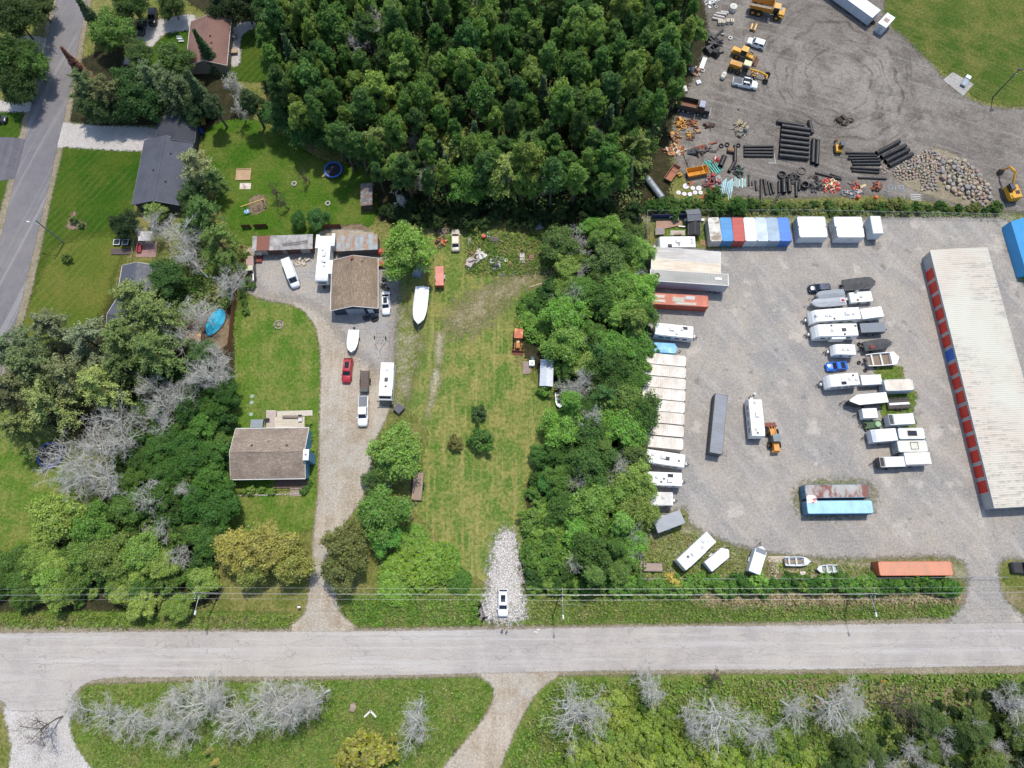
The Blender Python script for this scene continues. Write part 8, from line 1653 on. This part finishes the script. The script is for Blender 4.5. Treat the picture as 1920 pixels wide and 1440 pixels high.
# things beside the garage
for i, (x, y) in enumerate(((715, 475), (718, 498))): t = thing('red_machine', ('upper' if i == 0 else 'lower') + ' red machine half under the bright green tree', 'machine', P(x, y), .1); MB().box(0, 0, .2, 1.5, 1.1, .8).build('body', pm('b53a2a', .6, dirt=.3), t); MB().box(0, 0, 1.0, .7, .7, .25).build('hood', pm('c9503c', .6), t); wheel_parts(t, [(k, s * .6) for k in (-.5, .5) for s in (-1, 1)], .25, .15)
t = thing('grey_tarp', 'grey tarpaulin covered stack under the bright green tree', 'stack', P(786, 507), 1.25); MB().box(0, 0, 0, 3.6, 2.0, .75, tx=.92, ty=.85).build('tarpaulin', pm('8a929e', .6, dirt=.3, bump=.3), t); MB().box(.1, 0, .75, 2.8, 1.2, .12, tx=.8, ty=.7).build('peak', pm('98a0ac', .6), t)
heap('junk_heap', 'black engine parts behind the white sedan', 'junk', 720, 535, (.7, 1.2), 14, ['1f2022', '3a3a3c', '8a8d90'], .6, (.3, .8), 50)
heap('junk_heap', 'dark bins and bicycles at the garage front corner', 'junk', 695, 596, (1.4, .7), 12, ['17191c', '2c3036', '4a4f55'], .6, (.4, .8), 51, .1)
t = thing('fire_pit', 'ring of stones round a fire pit on the house lawn', 'fire pit', P(523, 609), 0)
for i in range(16): a = i / 16 * 6.28; MB().box(.85 * math.cos(a), .85 * math.sin(a), 0, .34, .26, .22, a, .8, .8).build('stone', pm(RND.choice(['a89888', '8f8278', 'b5a59a']), .9), t)
for i in range(14): a, q = RND.uniform(0, 6.28), RND.random() * .7; MB().box(q * math.cos(a), q * math.sin(a), 0, .25, .2, .12, a, .8, .8).build('rubble', pm(RND.choice(['c0a898', '6a5a50', 'd0c0b0']), .9), t)
heap('branch_pile', 'pile of grey cut branches at the foot of the big round tree', 'branches', 713, 909, (1.4, 1.2), 26, ['8a7d74', '6a5f58', '9a8f86'], .5, (.8, 1.5), 52, .06)
heap('log_heap', 'pale cut wood and sticks on the gravel by the van', 'wood', 566, 490, (1.3, .9), 18, ['d8cfbe', 'c4b8a4', 'b0a08c'], .15, (.4, .9), 53, .08)
for x, y, lb in ((473, 743, 'upper green septic lid on the house lawn'), (472, 755, 'middle green septic lid on the house lawn'), (471, 777, 'lower pale septic lid on the house lawn')): t = thing('septic_lid', lb, 'lid', P(x, y), 0); MB().cyl((0, 0, 0), (0, 0, .1), .42, .38, 14).build('disc', pm('8fa694', .7), t); MB().cyl((0, 0, .1), (0, 0, .16), .12, n=8).build('knob', pm('a9bcae', .7), t)
# ---- back gardens
def trampoline(label, px, py, r, rim, mat_):
    t = thing('trampoline', label, 'trampoline', P(px, py, .85), 0); MB().cyl((0, 0, .84), (0, 0, .86), r * .86, n=32).build('jumping_mat', pm(mat_, .8), t); MB().ring((0, 0, .88), (0, 0, 1), r, r * .84, .06, 32).build('pad', pm(rim, .5, dirt=.25), t)
    for i in range(6): a = i * 1.047; MB().cyl((r * .97 * math.cos(a), r * .97 * math.sin(a), 0), (r * .97 * math.cos(a), r * .97 * math.sin(a), .85), .03, n=6).build('leg', GALV(), t)
    return t
trampoline('round trampoline with a bright blue rim on the back lawn', 624.5, 318, 2.0, '2f6fc4', '1c1a28'); trampoline('trampoline with a dark blue rim under the bare trees', 93, 852, 2.5, '3f4f9a', '2a2a33')
t = thing('trampoline_steps', 'little wooden steps beside the blue rimmed trampoline', 'steps', P(607, 331), .5); MB().box(0, 0, 0, .7, .5, .3).build('step', pm('c9a56a', .8), t); MB().box(.2, 0, .3, .4, .5, .25).build('step', pm('c9a56a', .8), t)
t = thing('sandbox', 'square wooden sandbox on the back lawn', 'sandbox', P(457, 328), .02); MB().box(0, 0, 0, 3.0, 2.6, .12).build('sand', pm('b59878', .95, dirt=.4), t)
for s in (-1, 1): MB().box(0, s * 1.35, 0, 3.1, .12, .28).build('side_board', pm('c9a878', .8), t); MB().box(s * 1.52, 0, 0, .12, 2.58, .28).build('side_board', pm('c9a878', .8), t)
t = thing('sand_sheet', 'white sheet with a spade lying below the sandbox', 'sheet', P(460, 349), .02); MB().box(0, 0, 0, 2.4, 1.5, .05).build('panel', pm('d6cabf', .7, c2='b5a08c'), t); MB().box(-.2, 0, .05, .1, 1.3, .05, .6).build('spade', pm('4a4038', .7), t)
c, rz, L = axis((452, 388), (496, 373), 2.2); t = thing('swing_set', 'wooden swing frame over a bare patch on the back lawn', 'swing', c, rz); MB().box(0, 0, 2.2, L, .14, .16).build('beam', pm('d6b45a', .7), t)
for s in (-1, 1):
    for k in (-1, 1): MB().cyl((s * L * .38, k * 1.0, 0), (s * L * .38, 0, 2.2), .06, n=6).build('leg', pm('4a4a3a', .8), t)
for s in (-.6, .6): MB().box(s, -.1, .5, .5, .2, .04).build('seat', BLACK(), t)
t = thing('blue_disc', 'round pale blue sled under the end of the swing frame', 'toy', P(463, 397), 0); MB().cyl((0, 0, 0), (0, 0, .12), .55, .6, 18).build('disc', pm('6fa8c9', .5), t); MB().cyl((0, 0, .12), (0, 0, .16), .3, n=12).build('seat', pm('d8e4ea', .5), t)
for x, y, lb in ((552, 345, 'pale tyre planter in the middle of the back lawn'), (615, 382, 'pale tyre planter at the right of the back lawn')): tyre(lb, x, y, .02, .6, 'tyre_planter', 'a9a69e')
t = thing('yellow_post', 'small yellow marker post on the back lawn', 'post', P(520, 369), 0); MB().cyl((0, 0, 0), (0, 0, .7), .05, n=8).build('shaft', BLACK(), t); MB().box(0, 0, .6, .2, .2, .2).build('head', pm('d9cf3a', .6), t)
# pool, platform, fence
t = thing('garden_pool', 'turquoise kidney shaped pool beside the brown board fence', 'pool', P(405, 603), -.35)
out = [(1.5 * (1 + .12 * math.cos(2 * a)) * math.cos(a), 3.1 * math.sin(a) + .25 * math.cos(a * 2)) for a in [i / 24 * 6.283 for i in range(24)]]
MB().extr([(x * 1.12, y * 1.08) for x, y in out], 0, .22).build('rim', pm('5a5048', .8), t); MB().extr(out, .2, .25).build('water', pm('35a6c4', .15, dirt=.1, dcol='8fd6e4', scale=.6, spec=.6), t)
t = deck('garden_platform', 'tan wooden platform with orange boards near the pool', [(348, 621), (377, 621), (377, 640), (347, 640)], 1.0, 'c9a47c')
fence_px = [(456, 462), (453, 500), (449, 530), (443, 560), (439, 595), (434, 640), (430, 665)]
board_run('board_fence', 'tall reddish brown board fence between the gardens and the gravel', [P(*p) for p in fence_px], 1.8, '8a5638')
for i, (x0, y0, x1, y1, lb) in enumerate(((456, 428, 472, 427, 'short brown fence panel left of the back lawn gap'), (479, 427, 503, 426, 'brown fence panel at the bottom of the back lawn'), (610, 428, 640, 426, 'brown fence panel behind the fifth wheel camper'))): board_run('garden_fence', lb, [P(x0, y0), P(x1, y1)], 1.4, '6a4030')
# cold frames, shade sail, garden bits at left
for i, x in enumerate((221, 237)):
    t = thing('cold_frame', ('left' if i == 0 else 'right') + ' white framed garden cold frame on the left lawn', 'cold frame', P(x, 456), .0); MB().box(0, 0, 0, 1.35, 1.25, .5).build('box', pm('3a3a38', .8), t); m = MB()
    for s in (-.62, .62): m.box(s, 0, .5, .1, 1.3, .06); m.box(0, s * .95, .5, 1.2, .1, .058)
    m.build('frame', WHITE(), t); MB().box(0, 0, .49, 1.15, 1.1, .02).build('pane', glass('26332c'), t)
deck('dark_platform', 'dark plank platform below the cold frames', [(208, 466), (244, 466), (244, 477), (208, 477)], .25, '5a504c')
t = thing('shade_sail', 'white shade sail stretched over the small patio', 'sail', P(273, 443), 0); q = [P(x, y, 2.3) for x, y in ((259, 434), (287, 435), (281, 451), (260, 452))]; l = [(p[0] - t.location.x, p[1] - t.location.y, 2.3 + .2 * (i % 2)) for i, p in enumerate(q)]
MB().slab(l, .02).build('cloth', pm('d8d2d0', .7, dirt=.2), t)
for p in l: MB().cyl((p[0], p[1], 0), p, .04, n=6).build('post', WHITE(), t)
deck('patio_deck', 'pinkish patio boards under the shade sail', [(256, 452), (296, 452), (292, 482), (255, 482)], .1, 'a8857c')
t = thing('red_sofa', 'red garden sofa on the patio boards', 'sofa', P(263, 467, .1) + (.11,), 1.57); MB().box(0, 0, 0, 1.9, .8, .4).build('seat', pm('8a3038', .8), t); MB().box(0, .35, .4, 1.9, .2, .4).build('backrest', pm('963a42', .8), t)
t = thing('picket_rail', 'wooden rail fence along the left side of the patio', 'fence', P(251, 470), 1.62); m = MB()
for zz in (.4, .8): m.box(0, 0, zz, 4.6, .05, .1)
m.build('rail', pm('b09a80', .8), t)
for i in range(5): MB().box(-2.2 + i * 1.1, 0, 0, .1, .1, 1.1).build('post', pm('b09a80', .8), t)
# cars at the top left, hydro poles, lamps, wires
car('black sedan on the pale driveway of the brown roofed house', (287, 10), (284, 51), 'suv', '15181c', L=4.7); car('dark car half under the tree beside the pale driveway', (266, 36), (262, 62), 'sedan', '23272c', L=4.5)
car('dark car at the left edge beside the paved driveway', (-18, 222), (2, 222), 'sedan', '1f2226', L=4.4)
# ---- poles
POLE = pm('8d8a84', .85, dirt=.4, dcol='5a554e', scale=2)
def lamp_pole(label, px, py, h, arm, crown=True, rz=0, lean=0):
    x, y = P(px, py); t = thing('power_pole', label, 'pole', (x, y), rz); MB().cyl((0, 0, 0), (0, 0, h), .17, .11, 10).build('shaft', POLE, t)
    if arm:
        m = MB(); m.tube([(0, 0, h - 2.2), (arm[0] * .5, arm[1] * .5, h - 1.7), (arm[0], arm[1], h - 1.6)], .05, 6); m.build('lamp_arm', GALV(), t); MB().box(arm[0], arm[1], h - 1.72, .3, .75, .16, math.atan2(arm[1], arm[0]) - 1.57, .7, .8).build('lamp_head', pm('dcdedd', .4), t)
    if crown:
        MB().box(0, 0, h - .55, 2.0, .1, .12, 1.57).build('crossarm', POLE, t)
        for k in (-.9, 0, .9): MB().cyl((0, k, h - .43 if k else h), (0, k, h - .2 if k else h + .2), .06, n=8).build('insulator', pm('d9d9d4', .3), t)
    return t
PH = 10.5
spots = [((411, 1113), (-.2, -3.2)), ((1048, 1116), (.1, -3.6)), ((1590, 1114), (.3, -3.4))]
pole_xy = []
for i, (p, arm) in enumerate(spots):
    b = P(*p); lamp_pole(['roadside power pole with a street lamp, left one of three', 'roadside power pole with a street lamp beside the stony track', 'roadside power pole with a street lamp before the yard hedge'][i], *p, PH, arm); pole_xy.append(b)
ends = [(pole_xy[0][0] * 2 - pole_xy[1][0], pole_xy[0][1] - .6)] + pole_xy + [(2 * pole_xy[2][0] - pole_xy[1][0], pole_xy[2][1] + .5)]
for k, (dy, hz, r) in enumerate(((.9, PH - .2, .011), (0, PH + .2, .011), (-.9, PH - .2, .011), (-.1, PH - 2.6, .014))):
    t = thing('power_line', ['power wire farthest from the road', 'top power wire over the pole tips', 'power wire nearest the road', 'thick low cable strung under the power wires'][k], 'wire', (ends[0][0], ends[0][1], 0)); m = MB(); pts = []
    for a, b in zip(ends[:-1], ends[1:]):
        for j in range(12):
            f = j / 12; pts.append((a[0] + (b[0] - a[0]) * f - ends[0][0], a[1] + (b[1] - a[1]) * f + dy - ends[0][1], hz - 4 * .9 * f * (1 - f)))
    pts.append((ends[-1][0] - ends[0][0], ends[-1][1] + dy - ends[0][1], hz)); m.tube(pts, r, 5); m.build('strand', pm('b9bcbc', .4, metal=.5), t)
lamp_pole('street lamp pole leaning over the left road', 120, 456, 9.5, (-2.6, .6), False)
t = thing('field_pole', 'dark pole with a lamp head at the edge of the field', 'pole', P(1861, 183), .3); MB().cyl((0, 0, 0), (0, 0, 9.0), .14, .09, 10).build('shaft', pm('4a4844', .8), t); MB().box(.2, 0, 8.7, .9, .4, .35).build('lamp_head', pm('3a3a3c', .6), t); MB().cyl((.0, 0, 6.5), (.3, 0, 7.6), .1, n=6).build('bracket', WHITE(), t)
# fences of the yard
chain_link('chain link fence along the back of the storage yard', [P(1212, 403), P(1500, 402), P(1885, 410)]); chain_link('chain link fence along the left side of the storage yard', [P(1211, 403), P(1214, 560), P(1208, 700), P(1200, 850), P(1200, 1000), P(1198, 1085)]); chain_link('chain link fence along the front hedge of the yard', [P(1200, 1086), P(1500, 1086), P(1812, 1083)])
t = thing('yard_gate', 'low metal gate rail across the yard entrance', 'gate', P(1850, 1083), .0); MB().cyl((-3.2, 0, 1.1), (3.2, 0, 1.1), .05, n=8).build('rail', GALV(), t)
for s in (-3.2, 3.2): MB().cyl((s, 0, 0), (s, 0, 1.3), .08, n=8).build('post', GALV(), t)
# odds below the road
t = thing('field_stone', 'large grey stone on the grass below the road', 'stone', P(662, 1326), 0); o = link('boulder', RM[3], t); o.scale = (.75, .95, .55); o.location = (0, 0, .25)
c_ = P(695, 1337); t = thing('plank_chevron', 'white boards laid in a chevron below the road', 'boards', c_, 0); MB().box(-.5, -.1, .0, 1.45, .3, .35, .75).build('board', pm('d8d4cc', .7), t); MB().box(.5, -.1, .0, 1.45, .3, .35, -.75).build('board', pm('d8d4cc', .7), t)
t = thing('small_stone', 'small white stone on the lawn before the bungalow', 'stone', P(466, 987), 0); o = link('boulder', RM[5], t); o.scale = (.3, .3, .25); o.location = (0, 0, .08)
t = thing('road_sign', 'orange diamond road sign on a post below the road', 'sign', P(1646, 1275), .2); MB().cyl((0, 0, 0), (0, 0, 2.3), .04, n=8).build('post', GALV(), t); MB().box(0, .04, 1.5, .85, .03, .85, ry=.785 * 0).build('plate', pm('d98a20', .5), t); MB().box(0, .065, 1.6, .08, .02, .6).build('symbol', BLACK(), t)
t = thing('mailbox', 'white mailbox at the foot of the dirt driveway', 'mailbox', P(564, 1138), 0); MB().box(0, 0, 0, .08, .08, 1.0).build('post', WOOD(), t); MB().box(0, 0, 1.0, .55, .25, .26).build('box', WHITE(), t)
for i, (x, y) in enumerate(((643, 1138), (985, 1150))): t = thing('marker_sign', ('white sign beside the dirt driveway mouth', 'small yellow sign at the right of the stony track')[i], 'sign', P(x, y), .1); MB().box(0, 0, 0, .05, .05, .9).build('post', WOOD(), t); MB().box(0, .04, .7, .5, .03, .4).build('plate', pm(('e4e2dc', 'd9c84a')[i], .6), t)
for k, (px, py, w_, h_, lb) in enumerate(((1075, 1134, 5.5, .18, 'grey pole lying in the grass right of the stony track'),)):
    t = thing('fallen_pole', lb, 'pole', P(px, py), -.03); MB().cyl((-2.7, 0, .12), (2.7, 0, .12), .09, .07, 8).build('shaft', pm('9a948c', .8), t); MB().cyl((2.7, 0, .12), (2.9, 0, .12), .1, .1, 8).build('end_cap', STEEL(), t)

# ---- two people at the road's edge
SKIN = pm('b98b70', .6, dirt=.1)
def person(label, px, py, rz, shirt, trousers, hair, arms):
    t = thing('person', label, 'person', P(px, py), rz)
    V_ = [(0, 0, .95), (0, .01, 1.15), (0, .02, 1.38), (0, .02, 1.48), (0, .03, 1.56), (0, .05, 1.68), (.17, 0, 1.42), (-.17, 0, 1.42), (.24, arms[0][1] * .4, 1.15), (-.24, arms[0][1] * .4, 1.15), arms[0], (-arms[0][0], arms[0][1], arms[0][2]), (.1, 0, .9), (-.1, 0, .9), (.11, .03, .5), (-.11, -.02, .5), (.12, 0, .08), (-.12, -.04, .08), (.13, .17, .04), (-.13, .13, .04)]
    E = [(0, 1), (1, 2), (2, 3), (3, 4), (4, 5), (2, 6), (2, 7), (6, 8), (7, 9), (8, 10), (9, 11), (0, 12), (0, 13), (12, 14), (13, 15), (14, 16), (15, 17), (16, 18), (17, 19)]
    R_ = [.16, .155, .17, .07, .075, .105, .085, .085, .055, .055, .04, .04, .1, .1, .075, .075, .05, .05, .045, .045]
    me = bpy.data.meshes.new('body'); bm = bmesh.new(); ly = bm.verts.layers.skin.verify(); vv = [bm.verts.new(p) for p in V_]
    for a, b in E: bm.edges.new((vv[a], vv[b]))
    for i, r in enumerate(R_): vv[i][ly].radius = (r, r * (.72 if i in (0, 1, 2) else 1)); vv[i][ly].use_root = i == 0
    bm.to_mesh(me); bm.free(); o = link('body', me, t); o.modifiers.new('skin', 'SKIN'); o.modifiers.new('sub', 'SUBSURF').levels = 1; o.modifiers['sub'].render_levels = 1
    m_, nt, b_ = newmat('clothes'); z = N(nt, 'SeparateXYZ', {0: N(nt, 'TexCoord').outputs['Object']}); col = mixc(nt, rng(nt, z.outputs[2], .90, .92), lin(trousers), lin(shirt)); col = mixc(nt, rng(nt, z.outputs[2], 1.46, 1.48), col, lin('b98b70')); col = mixc(nt, rng(nt, z.outputs[2], .1, .12), lin('2a2a2c'), col); nt.links.new(col, b_.inputs['Base Color']); b_.inputs['Roughness'].default_value = .8; me.materials.append(m_)
    hm = MB(); hm.loft([[(r * math.cos(a * .785), .035 + r * math.sin(a * .785), zz) for a in range(8)] for zz, r in ((1.66, .115), (1.72, .118), (1.77, .1), (1.80, .05))]); hm.build('hair', pm(hair, .8), t, True); MB().box(0, .155, 1.64, .03, .04, .05, ty=.5).build('nose', SKIN, t)
    return t
person('person in a white top and dark trousers, left of two by the road', 942.5, 1180, 2.6, 'dad6ce', '3a3c44', '3a2c22', [(.16, .28, 1.1)]); person('person in a pale top and grey trousers, right of two by the road', 950.5, 1181.5, -2.4, 'd5cfba', '5a5c66', '6a5236', [(.2, .26, 1.15)])

# ---- tell alike neighbours apart by their order in the picture
def to_px(o):
    x, y, z = o.location; d = (H_CAM - z) * CT + y * ST; return 960 + FPX * x / d, 720 - FPX * (y * CT - (H_CAM - z) * ST) / d
ORD = 'first second third fourth fifth sixth seventh eighth ninth tenth eleventh twelfth thirteenth fourteenth fifteenth sixteenth seventeenth eighteenth nineteenth twentieth'.split()
ORD += ['twenty ' + k for k in ORD[:9]]
same = {}
for o in list(COL.objects):
    if o.parent is None and 'label' in o: same.setdefault(o['label'], []).append(o)
for lb, os_ in same.items():
    if 1 < len(os_) <= len(ORD):
        q = [to_px(o) for o in os_]; xs, ys = [p[0] for p in q], [p[1] for p in q]; k = 0 if max(xs) - min(xs) >= (max(ys) - min(ys)) * .6 else 1
        for i, (_, o) in enumerate(sorted(zip(q, os_), key=lambda t: t[0][k])): o['label'] = lb + ', ' + ORD[i] + (' from the left', ' from the top')[k]
